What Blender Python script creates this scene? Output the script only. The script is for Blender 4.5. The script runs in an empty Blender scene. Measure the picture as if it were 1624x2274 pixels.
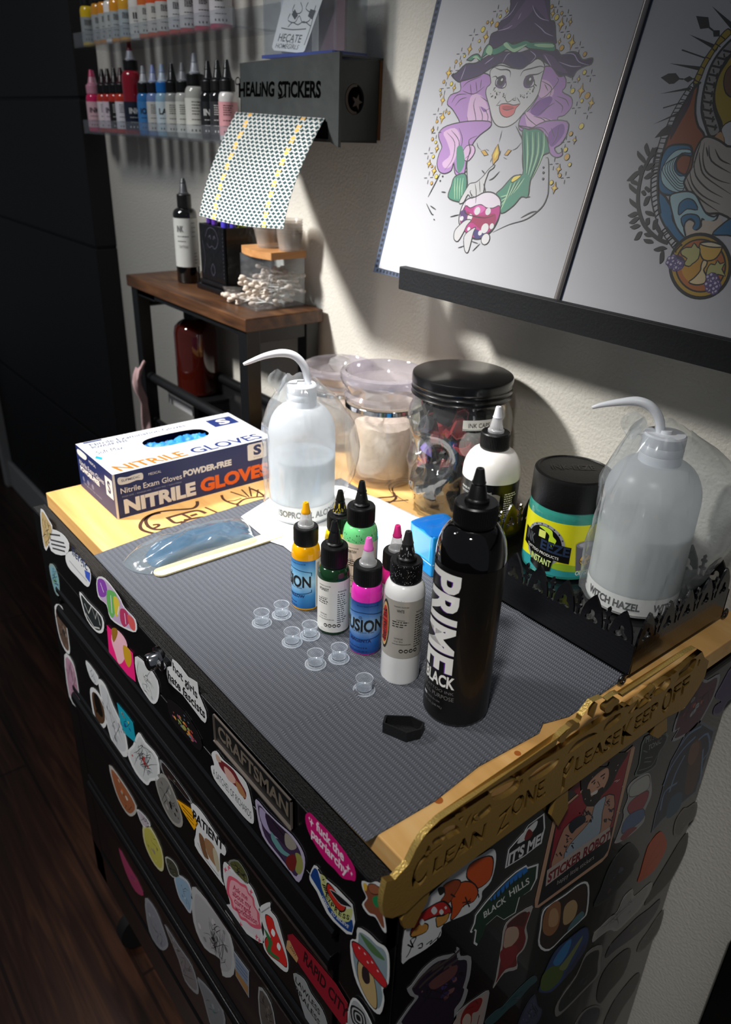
import bpy, bmesh, math, random
from mathutils import Vector, Matrix, noise
from mathutils.geometry import tessellate_polygon
random.seed(7)
S = bpy.context.scene
COL = S.collection
PI = math.pi
R_ = math.radians
# ---------------------------------------------------------------- camera
CAM = Vector((.24589, -.24806, .42733))
FPX = 1713.24
yaw, pit, rol = R_(50.3627), R_(26.49985), R_(-2.11163)
fw = Vector((-math.sin(yaw)*math.cos(pit), math.cos(yaw)*math.cos(pit), -math.sin(pit)))
rt = Vector((math.cos(yaw), math.sin(yaw), 0)); dn = fw.cross(rt)
RT = math.cos(rol)*rt + math.sin(rol)*dn
DN = -math.sin(rol)*rt + math.cos(rol)*dn
cd = bpy.data.cameras.new('camera'); cam = bpy.data.objects.new('camera', cd); COL.objects.link(cam)
m = Matrix((RT, -DN, -fw)).transposed().to_4x4(); m.translation = CAM
cam.matrix_world = m
cd.sensor_fit = 'HORIZONTAL'; cd.sensor_width = 36; cd.lens = 36*FPX/1624; cd.clip_start = .02; cd.clip_end = 30
cd.dof.use_dof = True; cd.dof.focus_distance = .70; cd.dof.aperture_fstop = 11
S.camera = cam
# ---------------------------------------------------------------- world, lamps, exposure
S.view_settings.view_transform = 'Standard'; S.view_settings.look = 'None'
S.view_settings.exposure = 0.0; S.view_settings.gamma = 1
w = bpy.data.worlds.new('world'); S.world = w; w.use_nodes = True
w.node_tree.nodes['Background'].inputs[0].default_value = (.80, .88, 1, 1)
w.node_tree.nodes['Background'].inputs[1].default_value = .085
def lamp(name, kind, loc, aim, power, color=(1, 1, 1), **kw):
    l = bpy.data.lights.new(name, kind); l.energy = power; l.color = color
    for k, v in kw.items(): setattr(l, k, v)
    o = bpy.data.objects.new(name, l); COL.objects.link(o); o.location = loc
    o.rotation_euler = (Vector(aim)-Vector(loc)).to_track_quat('-Z', 'Y').to_euler(); return o
lamp('work_lamp', 'SPOT', (-.54, .06, 1.40), (-.48, .23, .0), 90, (1, .985, .96), spot_size=R_(32), spot_blend=1.0, shadow_soft_size=.05)
lamp('key_lamp', 'SPOT', (-1.10, -.68, 1.10), (-.62, .34, -.03), 175, (1, .98, .95), spot_size=R_(49), spot_blend=1.0, shadow_soft_size=.09)
lamp('right_fill_spot', 'SPOT', (.45, -.75, 1.45), (-.25, .08, -.20), 85, (1, .98, .95), spot_size=R_(37), spot_blend=1.0, shadow_soft_size=.07)  # added fill spot for the bottles and the cabinet's right side
lamp('shelf_fill', 'AREA', (-1.1, -.45, 1.35), (-1.15, .45, .25), 1.5, (.97, .98, 1), shape='RECTANGLE', size=.4, size_y=.25, spread=R_(80))  # added area fill to brighten the wall shelves, not a fixture
# ---------------------------------------------------------------- helpers: photo ray onto a real plane
def ray(x, y): return RT*((x-812)/FPX) + DN*((y-1137)/FPX) + fw
def on(ax, val):
    def f(x, y):
        d = ray(x, y); return CAM + d*((val-CAM[ax])/d[ax])
    return f
def onplane(p, n):
    p = Vector(p); n = Vector(n)
    def f(x, y):
        d = ray(x, y); return CAM + d*((p-CAM).dot(n)/d.dot(n))
    return f
def crop(f, ox, oy, s): return lambda x, y: f(ox+x/s, oy+y/s)
def pp(s): return [tuple(float(v) for v in q.split(',')) for q in s.split()]
def smooth(pts, n=5, closed=True):
    out = []; L = len(pts); rng = range(L if closed else L-1)
    for i in rng:
        g = lambda k: Vector(pts[k % L]) if closed else Vector(pts[max(0, min(L-1, k))])
        a, b, c, d = g(i-1), g(i), g(i+1), g(i+2)
        for k in range(n):
            t = k/n
            out.append(.5*((2*b)+(c-a)*t+(2*a-5*b+4*c-d)*t*t+(3*b-a-3*c+d)*t**3))
    if not closed: out.append(Vector(pts[-1]))
    return [tuple(v) for v in out]
# ---------------------------------------------------------------- materials
MATS = {}
def srgb(h):
    if isinstance(h, str):
        h = h.lstrip('#'); h = [int(h[i:i+2], 16)/255 for i in (0, 2, 4)]
    return tuple(c/12.92 if c <= .04045 else ((c+.055)/1.055)**2.4 for c in h)
def mat(name, col='#888888', rough=.5, metal=0, noise_amt=.06, scale=40, bump=0, bscale=200, spec=.5, coat=0, alpha=1, trans=0, ior=1.45, sub=0):
    if name in MATS: return MATS[name]
    M = bpy.data.materials.new(name); MATS[name] = M; M.use_nodes = True
    nt = M.node_tree; b = nt.nodes['Principled BSDF']; c = srgb(col)
    b.inputs['Roughness'].default_value = rough; b.inputs['Metallic'].default_value = metal
    b.inputs['Specular IOR Level'].default_value = spec; b.inputs['Coat Weight'].default_value = coat
    b.inputs['Transmission Weight'].default_value = trans; b.inputs['IOR'].default_value = ior
    b.inputs['Subsurface Weight'].default_value = sub; b.inputs['Subsurface Scale'].default_value = .01
    tc = nt.nodes.new('ShaderNodeTexCoord'); nz = nt.nodes.new('ShaderNodeTexNoise'); nz.inputs['Scale'].default_value = scale; nz.inputs['Detail'].default_value = 3
    nt.links.new(tc.outputs['Object'], nz.inputs['Vector'])
    mx = nt.nodes.new('ShaderNodeMix'); mx.data_type = 'RGBA'
    mx.inputs[6].default_value = (*[max(0, v*(1-noise_amt)) for v in c], 1); mx.inputs[7].default_value = (*[min(1, v*(1+noise_amt)) for v in c], 1)
    nt.links.new(nz.outputs[0], mx.inputs[0]); nt.links.new(mx.outputs[2], b.inputs['Base Color'])
    if bump:
        n2 = nt.nodes.new('ShaderNodeTexNoise'); n2.inputs['Scale'].default_value = bscale; n2.inputs['Detail'].default_value = 4
        nt.links.new(tc.outputs['Object'], n2.inputs['Vector'])
        bp = nt.nodes.new('ShaderNodeBump'); bp.inputs['Strength'].default_value = bump; bp.inputs['Distance'].default_value = .002
        nt.links.new(n2.outputs[0], bp.inputs['Height']); nt.links.new(bp.outputs[0], b.inputs['Normal'])
    return M
def pc(col, rough=.45):     # a printed colour
    return mat('print_'+col.strip('#')+('_%d' % (rough*100)), col, rough, noise_amt=.03)
def clear(name, tint='#ffffff', t=.9, rough=.05, frost=0, body='#ffffff', ior=1.45):
    """thin clear sheet: see-through mixed with gloss by Fresnel, and a little milk"""
    if name in MATS: return MATS[name]
    M = bpy.data.materials.new(name); MATS[name] = M; M.use_nodes = True; nt = M.node_tree; nt.nodes.clear()
    out = nt.nodes.new('ShaderNodeOutputMaterial'); tr = nt.nodes.new('ShaderNodeBsdfTransparent'); tr.inputs[0].default_value = (*srgb(tint), 1)
    gl = nt.nodes.new('ShaderNodeBsdfGlossy'); gl.inputs['Roughness'].default_value = rough
    l0 = nt.nodes.new('ShaderNodeLayerWeight'); l0.inputs[0].default_value = .5
    l1 = nt.nodes.new('ShaderNodeMath'); l1.operation = 'POWER'; l1.inputs[1].default_value = 4; nt.links.new(l0.outputs['Facing'], l1.inputs[0])
    lw = nt.nodes.new('ShaderNodeMath'); lw.operation = 'MULTIPLY_ADD'; lw.inputs[1].default_value = (ior-1)*1.1; lw.inputs[2].default_value = (ior-1)*.08; nt.links.new(l1.outputs[0], lw.inputs[0])
    df = nt.nodes.new('ShaderNodeBsdfDiffuse'); df.inputs[0].default_value = (*srgb(body), 1)
    tl = nt.nodes.new('ShaderNodeBsdfTranslucent'); tl.inputs[0].default_value = (*srgb(body), 1)
    m0 = nt.nodes.new('ShaderNodeMixShader'); m0.inputs[0].default_value = .5; nt.links.new(df.outputs[0], m0.inputs[1]); nt.links.new(tl.outputs[0], m0.inputs[2])
    m1 = nt.nodes.new('ShaderNodeMixShader'); nt.links.new(tr.outputs[0], m1.inputs[1]); nt.links.new(m0.outputs[0], m1.inputs[2])
    nz = nt.nodes.new('ShaderNodeTexNoise'); nz.inputs['Scale'].default_value = 30; tc = nt.nodes.new('ShaderNodeTexCoord'); nt.links.new(tc.outputs['Object'], nz.inputs['Vector'])
    mr = nt.nodes.new('ShaderNodeMapRange'); mr.inputs[3].default_value = max(0, 1-t-.04); mr.inputs[4].default_value = min(1, 1-t+.04)
    nt.links.new(nz.outputs[0], mr.inputs[0]); nt.links.new(mr.outputs[0], m1.inputs[0])
    m2 = nt.nodes.new('ShaderNodeMixShader'); nt.links.new(lw.outputs[0], m2.inputs[0]); nt.links.new(m1.outputs[0], m2.inputs[1]); nt.links.new(gl.outputs[0], m2.inputs[2])
    nt.links.new(m2.outputs[0], out.inputs[0]); return M
def node_mat(name, build, rough=.5, spec=.5):
    if name in MATS: return MATS[name]
    M = bpy.data.materials.new(name); MATS[name] = M; M.use_nodes = True
    b = M.node_tree.nodes['Principled BSDF']; b.inputs['Roughness'].default_value = rough; b.inputs['Specular IOR Level'].default_value = spec
    build(M.node_tree, b); return M
def N(nt, t, **kw):
    n = nt.nodes.new('ShaderNode'+t)
    for k, v in kw.items():
        if isinstance(k, str) and k.startswith('i'):
            n.inputs[int(k[1:])].default_value = v
        else: setattr(n, k, v)
    return n
def ramp(nt, stops):
    r = nt.nodes.new('ShaderNodeValToRGB'); e = r.color_ramp.elements
    while len(e) < len(stops): e.new(.5)
    for i, (p, c) in enumerate(stops): e[i].position = p; e[i].color = (*srgb(c), 1)
    return r
def wood(name, c1, c2, c3, sc=(3, 60, 60), axis_scale=1, rough=.5, plank=None):
    def f(nt, b):
        tc = N(nt, 'TexCoord'); mp = N(nt, 'Mapping'); mp.inputs['Scale'].default_value = sc; nt.links.new(tc.outputs['Object'], mp.inputs[0])
        nz = N(nt, 'TexNoise'); nz.inputs['Scale'].default_value = 1; nz.inputs['Detail'].default_value = 6; nz.inputs['Distortion'].default_value = .8; nt.links.new(mp.outputs[0], nz.inputs['Vector'])
        r = ramp(nt, [(.25, c1), (.5, c2), (.8, c3)]); nt.links.new(nz.outputs[0], r.inputs[0]); last = r.outputs[0]
        if plank:
            br = N(nt, 'TexBrick'); br.offset = .5; br.inputs['Scale'].default_value = 1; br.inputs['Brick Width'].default_value = plank[0]; br.inputs['Row Height'].default_value = plank[1]; br.inputs['Mortar Size'].default_value = plank[2]
            br.inputs['Color1'].default_value = (1, 1, 1, 1); br.inputs['Color2'].default_value = (.72, .72, .72, 1); br.inputs['Mortar'].default_value = (.3, .3, .3, 1)
            if len(plank) > 3: m3 = N(nt, 'Mapping'); m3.inputs['Rotation'].default_value = (0, 0, plank[3]); nt.links.new(tc.outputs['Object'], m3.inputs[0]); nt.links.new(m3.outputs[0], br.inputs[0])
            else: nt.links.new(tc.outputs['Object'], br.inputs[0])
            mx = N(nt, 'Mix', data_type='RGBA', blend_type='MULTIPLY'); mx.inputs[0].default_value = 1; nt.links.new(last, mx.inputs[6]); nt.links.new(br.outputs[0], mx.inputs[7]); last = mx.outputs[2]
        nt.links.new(last, b.inputs['Base Color'])
        bp = N(nt, 'Bump'); bp.inputs['Strength'].default_value = .15; bp.inputs['Distance'].default_value = .001; nt.links.new(nz.outputs[0], bp.inputs['Height']); nt.links.new(bp.outputs[0], b.inputs['Normal'])
    return node_mat(name, f, rough)
K = lambda: mat('black_plastic', '#0b0b0c', .38, bump=.05, bscale=900)
def towel_mat():
    def f(nt, b):
        tc = N(nt, 'TexCoord'); sx = N(nt, 'SeparateXYZ'); nt.links.new(tc.outputs['Object'], sx.inputs[0])
        nz = N(nt, 'TexNoise'); nz.inputs['Scale'].default_value = 14; nt.links.new(tc.outputs['Object'], nz.inputs['Vector'])
        ad = N(nt, 'Math', operation='MULTIPLY_ADD'); ad.inputs[1].default_value = .004; nt.links.new(nz.outputs[0], ad.inputs[0]); nt.links.new(sx.outputs[1], ad.inputs[2])
        my = N(nt, 'Math', operation='MULTIPLY'); my.inputs[1].default_value = 2*PI/.0056; nt.links.new(ad.outputs[0], my.inputs[0])
        sy = N(nt, 'Math', operation='SINE'); nt.links.new(my.outputs[0], sy.inputs[0])
        mxx = N(nt, 'Math', operation='MULTIPLY'); mxx.inputs[1].default_value = 2*PI/.0021; nt.links.new(sx.outputs[0], mxx.inputs[0])
        ph = N(nt, 'Math', operation='ADD'); nt.links.new(mxx.outputs[0], ph.inputs[0])
        hy = N(nt, 'Math', operation='MULTIPLY'); hy.inputs[1].default_value = .5; nt.links.new(my.outputs[0], hy.inputs[0]); nt.links.new(hy.outputs[0], ph.inputs[1])
        sxn = N(nt, 'Math', operation='SINE'); nt.links.new(ph.outputs[0], sxn.inputs[0])
        g = N(nt, 'Math', operation='GREATER_THAN'); g.inputs[1].default_value = .1; nt.links.new(sy.outputs[0], g.inputs[0])
        pr = N(nt, 'Math', operation='MULTIPLY'); nt.links.new(g.outputs[0], pr.inputs[0]); nt.links.new(sxn.outputs[0], pr.inputs[1])
        h = N(nt, 'Math', operation='MULTIPLY_ADD'); h.inputs[1].default_value = .55; nt.links.new(sy.outputs[0], h.inputs[0]); nt.links.new(pr.outputs[0], h.inputs[2])
        mr = N(nt, 'MapRange'); mr.inputs[1].default_value = -1.5; mr.inputs[2].default_value = 1.5; nt.links.new(h.outputs[0], mr.inputs[0])
        r = ramp(nt, [(0, '#3b3d43'), (.5, '#585b62'), (1, '#767981')]); nt.links.new(mr.outputs[0], r.inputs[0]); nt.links.new(r.outputs[0], b.inputs['Base Color'])
        bp = N(nt, 'Bump'); bp.inputs['Strength'].default_value = .8; bp.inputs['Distance'].default_value = .0006; nt.links.new(h.outputs[0], bp.inputs['Height']); nt.links.new(bp.outputs[0], b.inputs['Normal'])
    return node_mat('embossed_paper_cloth', f, .85, .2)
# ---------------------------------------------------------------- mesh builder
class B:
    def __init__(s): s.v = []; s.f = []; s.m = []; s.mats = []; s.sm = []
    def mi(s, mt):
        if mt not in s.mats: s.mats.append(mt)
        return s.mats.index(mt)
    def add(s, verts, faces, mt, sm=False):
        o = len(s.v); s.v += [Vector(v) for v in verts]; k = s.mi(mt)
        for f in faces: s.f.append([i+o for i in f]); s.m.append(k); s.sm.append(sm)
        return s
    def box(s, lo, hi, mt, ch=0):
        (a, b, c), (d, e, f) = lo, hi
        if not ch:
            V = [(x, y, z) for z in (c, f) for y in (b, e) for x in (a, d)]
            return s.add(V, [(0, 2, 3, 1), (4, 5, 7, 6), (0, 1, 5, 4), (2, 6, 7, 3), (0, 4, 6, 2), (1, 3, 7, 5)], mt)
        bm = bmesh.new(); bmesh.ops.create_cube(bm, size=1)
        for v in bm.verts: v.co = Vector(((a+d)/2+v.co.x*(d-a), (b+e)/2+v.co.y*(e-b), (c+f)/2+v.co.z*(f-c)))
        bmesh.ops.bevel(bm, geom=bm.edges[:], offset=ch, segments=2, affect='EDGES', profile=.5)
        s.add([v.co.copy() for v in bm.verts], [[v.index for v in q.verts] for q in bm.faces], mt); bm.free(); return s
    def lathe(s, prof, c, mt, seg=40, ribs=0, amp=0, rr=None, ell=(1, 1), fn=None, caps=True):
        V = []; F = []; n = len(prof)
        for i, (r, z) in enumerate(prof):
            for k in range(seg):
                a = 2*PI*k/seg; q = r
                if ribs and rr and rr[0] <= i <= rr[1]: q = r*(1+amp*math.cos(ribs*a))
                p = Vector((c[0]+q*ell[0]*math.cos(a), c[1]+q*ell[1]*math.sin(a), c[2]+z))
                if fn: p = fn(p, a, z, q)
                V.append(p)
        for i in range(n-1):
            for k in range(seg): F.append((i*seg+k, i*seg+(k+1) % seg, (i+1)*seg+(k+1) % seg, (i+1)*seg+k))
        if caps:
            if prof[0][0] > 1e-6: F.append(tuple(reversed(range(seg))))
            if prof[-1][0] > 1e-6: F.append(tuple(range((n-1)*seg, n*seg)))
        return s.add(V, F, mt, True)
    def tube(s, pts, rad, mt, seg=10, up=None):
        pts = [Vector(p) for p in pts]; n = len(pts); V = []; F = []
        if not hasattr(rad, '__len__'): rad = [rad]*n
        t0 = (pts[1]-pts[0]).normalized(); u = Vector((0, 0, 1)) if abs(t0.z) < .9 else Vector((1, 0, 0)); u = (u-t0*u.dot(t0)).normalized()
        for i, p in enumerate(pts):
            t = (pts[min(n-1, i+1)]-pts[max(0, i-1)]).normalized(); u = (u-t*u.dot(t)).normalized(); w_ = t.cross(u)
            for k in range(seg):
                a = 2*PI*k/seg; V.append(p+(u*math.cos(a)+w_*math.sin(a))*rad[i])
        for i in range(n-1):
            for k in range(seg): F.append((i*seg+k, i*seg+(k+1) % seg, (i+1)*seg+(k+1) % seg, (i+1)*seg+k))
        F.append(tuple(reversed(range(seg)))); F.append(tuple(range((n-1)*seg, n*seg)))
        return s.add(V, F, mt, True)
    def prism(s, loops, n, th, mt, mt_side=None):
        """loops: outer + holes as 3D points on one plane; extruded by th along -n"""
        n = Vector(n).normalized(); loops = [[Vector(p) for p in L] for L in loops]
        tris = tessellate_polygon(loops); flat = [p for L in loops for p in L]; K_ = len(flat)
        F = []
        for t in tris:
            a, b, c = t
            nn = (flat[b]-flat[a]).cross(flat[c]-flat[a])
            if nn.dot(n) < 0: t = (a, c, b)
            F.append(tuple(t))
        if th == 0: return s.add(flat, F, mt)
        V = flat+[p-n*th for p in flat]
        F2 = F+[(c+K_, b+K_, a+K_) for a, b, c in F]
        s.add(V, F2, mt)
        side = []; o = 0
        for L in loops:
            k = len(L); side += [(o+i, o+(i+1) % k, o+(i+1) % k+K_, o+i+K_) for i in range(k)]; o += k
        return s.add(V, side, mt_side or mt)
    def build(s, name, parent=None, loc=None, auto=None, bevel=0, wn=False):
        me = bpy.data.meshes.new(name); off = Vector(parent.location) if parent and parent.parent is None else (parent['org'] if parent else Vector((0, 0, 0)))
        off = Vector(off)
        if loc is not None: off = Vector(loc)
        me.from_pydata([v-off for v in s.v], [], s.f)
        for mt in s.mats: me.materials.append(mt)
        me.polygons.foreach_set('material_index', s.m); me.polygons.foreach_set('use_smooth', s.sm); me.update()
        o = bpy.data.objects.new(name, me); COL.objects.link(o)
        if parent: o.parent = parent
        else: o.location = off
        o['org'] = [0.0, 0.0, 0.0]
        if parent: o['org'] = list(off)
        if auto or any(s.sm):
            try: me.set_sharp_from_angle(angle=R_(auto or 38))
            except Exception: pass
        if bevel:
            bv = o.modifiers.new('bevel', 'BEVEL'); bv.width = bevel; bv.segments = 2; bv.limit_method = 'ANGLE'; bv.angle_limit = R_(50)
        return o
def tag(o, label, cat=None, group=None, kind=None):
    if label: o['label'] = label
    if cat: o['category'] = cat
    if group: o['group'] = group
    if kind: o['kind'] = kind
    return o
def thing(name, loc, label, cat, group=None):
    o = bpy.data.objects.new(name, None); COL.objects.link(o); o.location = loc; o.empty_display_size = .02
    return tag(o, label, cat, group)
def dup(root, loc, rot=(0, 0, 0), scale=1, label=None, group=None):
    r = root.copy(); COL.objects.link(r); r.location = loc; r.rotation_euler = rot; r.scale = (scale,)*3
    if label: r['label'] = label
    if group: r['group'] = group
    for ch in list(root.children):
        c = ch.copy(); COL.objects.link(c); c.parent = r
        for g in ch.children: d = g.copy(); COL.objects.link(d); d.parent = c
    return r
def struct(b, name, **kw): return tag(b.build(name, **kw), None, kind='structure')
# ---------------------------------------------------------------- lettering
TXT = {}
def text2d(s, off=0.0, cuts=0):
    """letters as a flat mesh scaled to width 1 and capital height 1"""
    key = (s, off, cuts)
    if key in TXT: return TXT[key]
    cu = bpy.data.curves.new('t', 'FONT'); cu.body = s; cu.offset = off; cu.resolution_u = 3
    ob = bpy.data.objects.new('t', cu); COL.objects.link(ob); dg = bpy.context.evaluated_depsgraph_get(); dg.update()
    me = bpy.data.meshes.new_from_object(ob.evaluated_get(dg)); COL.objects.unlink(ob)
    xs = [v.co.x for v in me.vertices] or [0, 1]; x0, x1 = min(xs), max(xs)
    bm = bmesh.new(); bm.from_mesh(me)
    for v in bm.verts: v.co = Vector(((v.co.x-x0)/(x1-x0), v.co.y/.7, 0))
    for i in range(1, cuts):
        bmesh.ops.bisect_plane(bm, geom=bm.verts[:]+bm.edges[:]+bm.faces[:], plane_co=(i/cuts, 0, 0), plane_no=(1, 0, 0))
    bm.verts.index_update(); asp = (x1-x0)/.7
    r = ([tuple(v.co[:2]) for v in bm.verts], [[v.index for v in f.verts] for f in bm.faces], asp)
    bm.free(); bpy.data.objects.remove(ob); bpy.data.curves.remove(cu); bpy.data.meshes.remove(me); TXT[key] = r; return r
def glyph_loops(s, off=0.0):
    V, F, a = text2d(s, off); cnt = {}
    for f in F:
        for i in range(len(f)):
            e = (f[i], f[(i+1) % len(f)]); cnt[tuple(sorted(e))] = cnt.get(tuple(sorted(e)), 0)+1
    nxt = {}
    for f in F:
        for i in range(len(f)):
            e = (f[i], f[(i+1) % len(f)])
            if cnt[tuple(sorted(e))] == 1: nxt[e[0]] = e[1]
    loops = []; seen = set()
    for st in list(nxt):
        if st in seen: continue
        L = []; k = st
        while k not in seen and k in nxt: seen.add(k); L.append(V[k]); k = nxt[k]
        if len(L) > 2: loops.append(L)
    return loops
class Flat:
    """prints and strokes laid on one plane; every next mark sits a hair above the last"""
    def __init__(s, b, f, n, gap=4e-6, base=2e-5): s.b = b; s.f = f; s.n = Vector(n).normalized(); s.g = gap; s.h = base
    def up(s): s.h += s.g; return s.n*s.h
    def fill(s, pts, mt, sm=0, line=None, lw=.0006):
        q = smooth(pts, sm) if sm else pts
        o = s.up(); s.b.prism([[s.f(x, y)+o for x, y in q]], s.n, 0, mt)
        if line: s.stroke(q, line, lw, closed=True)
        return s
    def stroke(s, pts, mt, wd=.0006, sm=0, closed=False, taper=False):
        q = smooth(pts, sm, closed) if sm else pts
        P = [s.f(x, y) for x, y in q]
        if closed: P = P+[P[0]]
        n = len(P); o = s.up(); V = []; F = []
        for i, p in enumerate(P):
            if closed and i in (0, n-1): t = P[1]-P[n-2]
            else: t = P[min(n-1, i+1)]-P[max(0, i-1)]
            d = s.n.cross(t).normalized()*wd/2
            if taper: d = d*(.15+.85*math.sin(PI*(i+.3)/(n-.4)))
            V += [p+d+o, p-d+o]
        for i in range(n-1): F.append((2*i, 2*i+1, 2*i+3, 2*i+2))
        s.b.add(V, F, mt); return s
    def dot(s, x, y, r, mt, k=12):     # r in metres
        c = s.f(x, y); e = s.f(x+5, y)-c; e = (e-s.n*e.dot(s.n)).normalized(); g = s.n.cross(e); o = s.up()
        s.b.add([c+o+(e*math.cos(2*PI*i/k)+g*math.sin(2*PI*i/k))*r for i in range(k)], [tuple(range(k))], mt); return s
    def text(s, t, p0, p1, p2, mt, off=0.0, sh=0):
        V, F, a = text2d(t, off); A, Bb, C_ = s.f(*p0), s.f(*p1), s.f(*p2); o = s.up()
        U = Bb-A; W = C_-A
        s.b.add([A+U*(x+sh*y)+W*y+o for x, y in V], F, mt); return s
def cyltext(b, t, c, r, ang, width, z, h, mt, off=0.0, vert=False, cuts=None, lift=.00025):
    """lettering wrapped round an upright cylinder, centred on angle ang"""
    V, F, a = text2d(t, off, cuts or max(4, min(40, int(width/.0015)))) if not vert else text2d(t, off)
    out = []
    for x, y in V:
        u, v = ((x-.5)*width, y*h) if not vert else ((.5-y)*-h*1.0, -x*width)
        th = ang+u/r; out.append((c[0]+(r+lift)*math.cos(th), c[1]+(r+lift)*math.sin(th), c[2]+z+v))
    b.add(out, F, mt)
def camang(x, y): return math.atan2(CAM.y-y, CAM.x-x)
def band(b, c, r, z0, z1, mt, a0=None, a1=None, seg=48, top=0):
    if a0 is None: a0, a1 = 0, 2*PI
    V = []; F = []
    for i in range(seg+1):
        a = a0+(a1-a0)*i/seg
        for z in (z0, z1): V.append((c[0]+r*math.cos(a), c[1]+r*math.sin(a), c[2]+z))
    for i in range(seg): F.append((2*i, 2*i+2, 2*i+3, 2*i+1))
    b.add(V, F, mt, True)
INK = lambda: pc('#141414', .5)
# ================================================================ ROOM
def wall_mat(name, col):
    return mat(name, col, .75, noise_amt=.04, scale=6, bump=.55, bscale=260, spec=.25)
WALL = wall_mat('painted_textured_wall', '#d8d4ca')
struct(B().box((-1.62, .48, -.865), (2.2, .56, 1.75), WALL), 'wall_back')
struct(B().box((-4.5, -3.2, -.90), (2.2, .56, -.865), wood('dark_plank_floor', '#20110b', '#3a2217', '#5c3a28', sc=(4, 60, 4), rough=.35, plank=(1.2, .18, .003))), 'floor')
dark = mat('matte_black_board', '#0c0c0e', .6, bump=.1, bscale=120)
b = B()
for z0, z1 in ((-.865, -.35), (-.344, .157), (.163, .459), (.465, 1.05), (1.056, 1.75)): b.box((-2.71, .43, z0), (-1.57, .52, z1), dark, .002)
b.box((-2.70, .435, -.86), (-1.575, .52, 1.74), dark)
struct(b, 'wall_left')
TRIM = mat('white_painted_trim', '#b5b3b0', .5)
struct(B().box((-2.71, .415, -.865), (-1.57, .43, -.757), TRIM, .003), 'baseboard_left')
struct(B().box((-1.57, .465, -.865), (2.2, .48, -.76), TRIM, .003), 'baseboard_back')
struct(B().box((-2.75, .40, -.865), (-2.71, .52, 1.75), TRIM, .003), 'trim_1')
struct(B().box((-4.5, .45, -.865), (-2.75, .56, 1.75), dark), 'wall_side')
b = B().box((.076, .462, -.865), (.17, .48, -.40), mat('black_gloss_trim', '#060606', .3), .003)
struct(b, 'trim_2')
# ================================================================ TOOL CABINET
FY = -.015
STEEL = mat('black_powder_coated_steel', '#0a0a0b', .26, bump=.05, bscale=700, coat=.4)
cab = thing('tool_cabinet', (-.345, .22, -.865), 'black steel rolling tool cabinet with drawers, covered all over in stickers', 'cabinet')
b = B(); b.box((-.70, 0, -.69), (0, .455, -.030), STEEL, .003)
b.box((-.70, FY, -.69), (-.655, 0, -.030), STEEL, .003); b.box((-.05, FY, -.69), (0, 0, -.030), STEEL, .003)
b.box((-.70, FY, -.69), (0, 0, -.615), STEEL, .003)
body = b.build('body', cab)
RUB = mat('ribbed_rubber', '#0d0d0d', .5, bump=.9, bscale=900)
b = B(); b.box((-.703, -.0158, -.082), (.000, .0, -.0225), STEEL, .0012)
rail = b.build('top_rail', cab)
b = B(); b.box((-.702, -.0148, -.0226), (-.001, .0, -.0212), RUB)
for i in range(3): b.tube([(-.70, -.0125+i*.004, -.0212), (-.002, -.0125+i*.004, -.0212)], .0009, RUB, 6)
b.build('rubber_lip', cab)
drawers = []
def drawer(z1, z0, pull=True):
    b = B(); prof = [(-.001, z1), (FY-.001, z1)] if not pull else [(-.001, z1), (FY-.004, z1), (FY-.006, z1-.003), (FY-.007, z1-.009), (FY-.006, z1-.016), (FY-.004, z1-.018), (FY-.003, z1-.017), (FY-.001, z1-.021)]
    prof += [(FY-.001, z0+.009), (FY-.003, z0+.006), (FY-.003, z0), (-.001, z0)]
    V = [(x, y, z) for x in (-.652, -.053) for y, z in prof]; n = len(prof)
    F = [(i, (i+1) % n, (i+1) % n+n, i+n) for i in range(n)]+[tuple(reversed(range(n))), tuple(range(n, 2*n))]
    b.add(V, F, STEEL); o = b.build('drawer', cab, bevel=.0006); drawers.append((z1, z0, o)); return o
drawer(-.084, -.122, False); drawer(-.142, -.281); drawer(-.285, -.447); drawer(-.451, -.61)
for x, y in ((-.66, .03), (-.04, .03), (-.66, .42), (-.04, .42)):
    cb = B(); cb.box((x-.018, y-.02, -.76), (x-.013, y+.02, -.69), STEEL); cb.box((x+.013, y-.02, -.76), (x+.018, y+.02, -.69), STEEL)
    fk = cb.build('caster', cab)
    wb = B(); wb.tube([(x-.011, y, -.825), (x+.011, y, -.825)], .04, mat('caster_rubber', '#141414', .6), 28); wb.tube([(x-.012, y, -.825), (x+.012, y, -.825)], .012, mat('grey_metal', '#8a8a8a', .35, 1), 12)
    wb.box((x-.016, y-.006, -.83), (x-.012, y+.006, -.76), STEEL); wb.box((x+.012, y-.006, -.83), (x+.016, y+.006, -.76), STEEL); wb.build('wheel', fk)
CH = mat('chrome', '#c9c9cc', .12, 1)
# lock
lk = on(1, -.0195)(350, 1462); b = B()
V = [(0, 0), (.0125, 0), (.0125, .003), (.0085, .0045), (.0085, .013), (.0075, .0145), (0, .0145)]
bb = B(); bb.lathe(V, (0, 0, 0), CH, 28); b.add([(lk.x+v.x, -.0158-v.z, lk.z+v.y-.001) for v in bb.v], [tuple(reversed(f)) for f in bb.f], CH, True)
lock = b.build('lock', cab)
b = B().box((lk.x-.0008, -.0306, lk.z-.004), (lk.x+.0008, -.0302, lk.z+.003), mat('dark_slot', '#080808', .5)); b.build('keyhole', lock)
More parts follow.
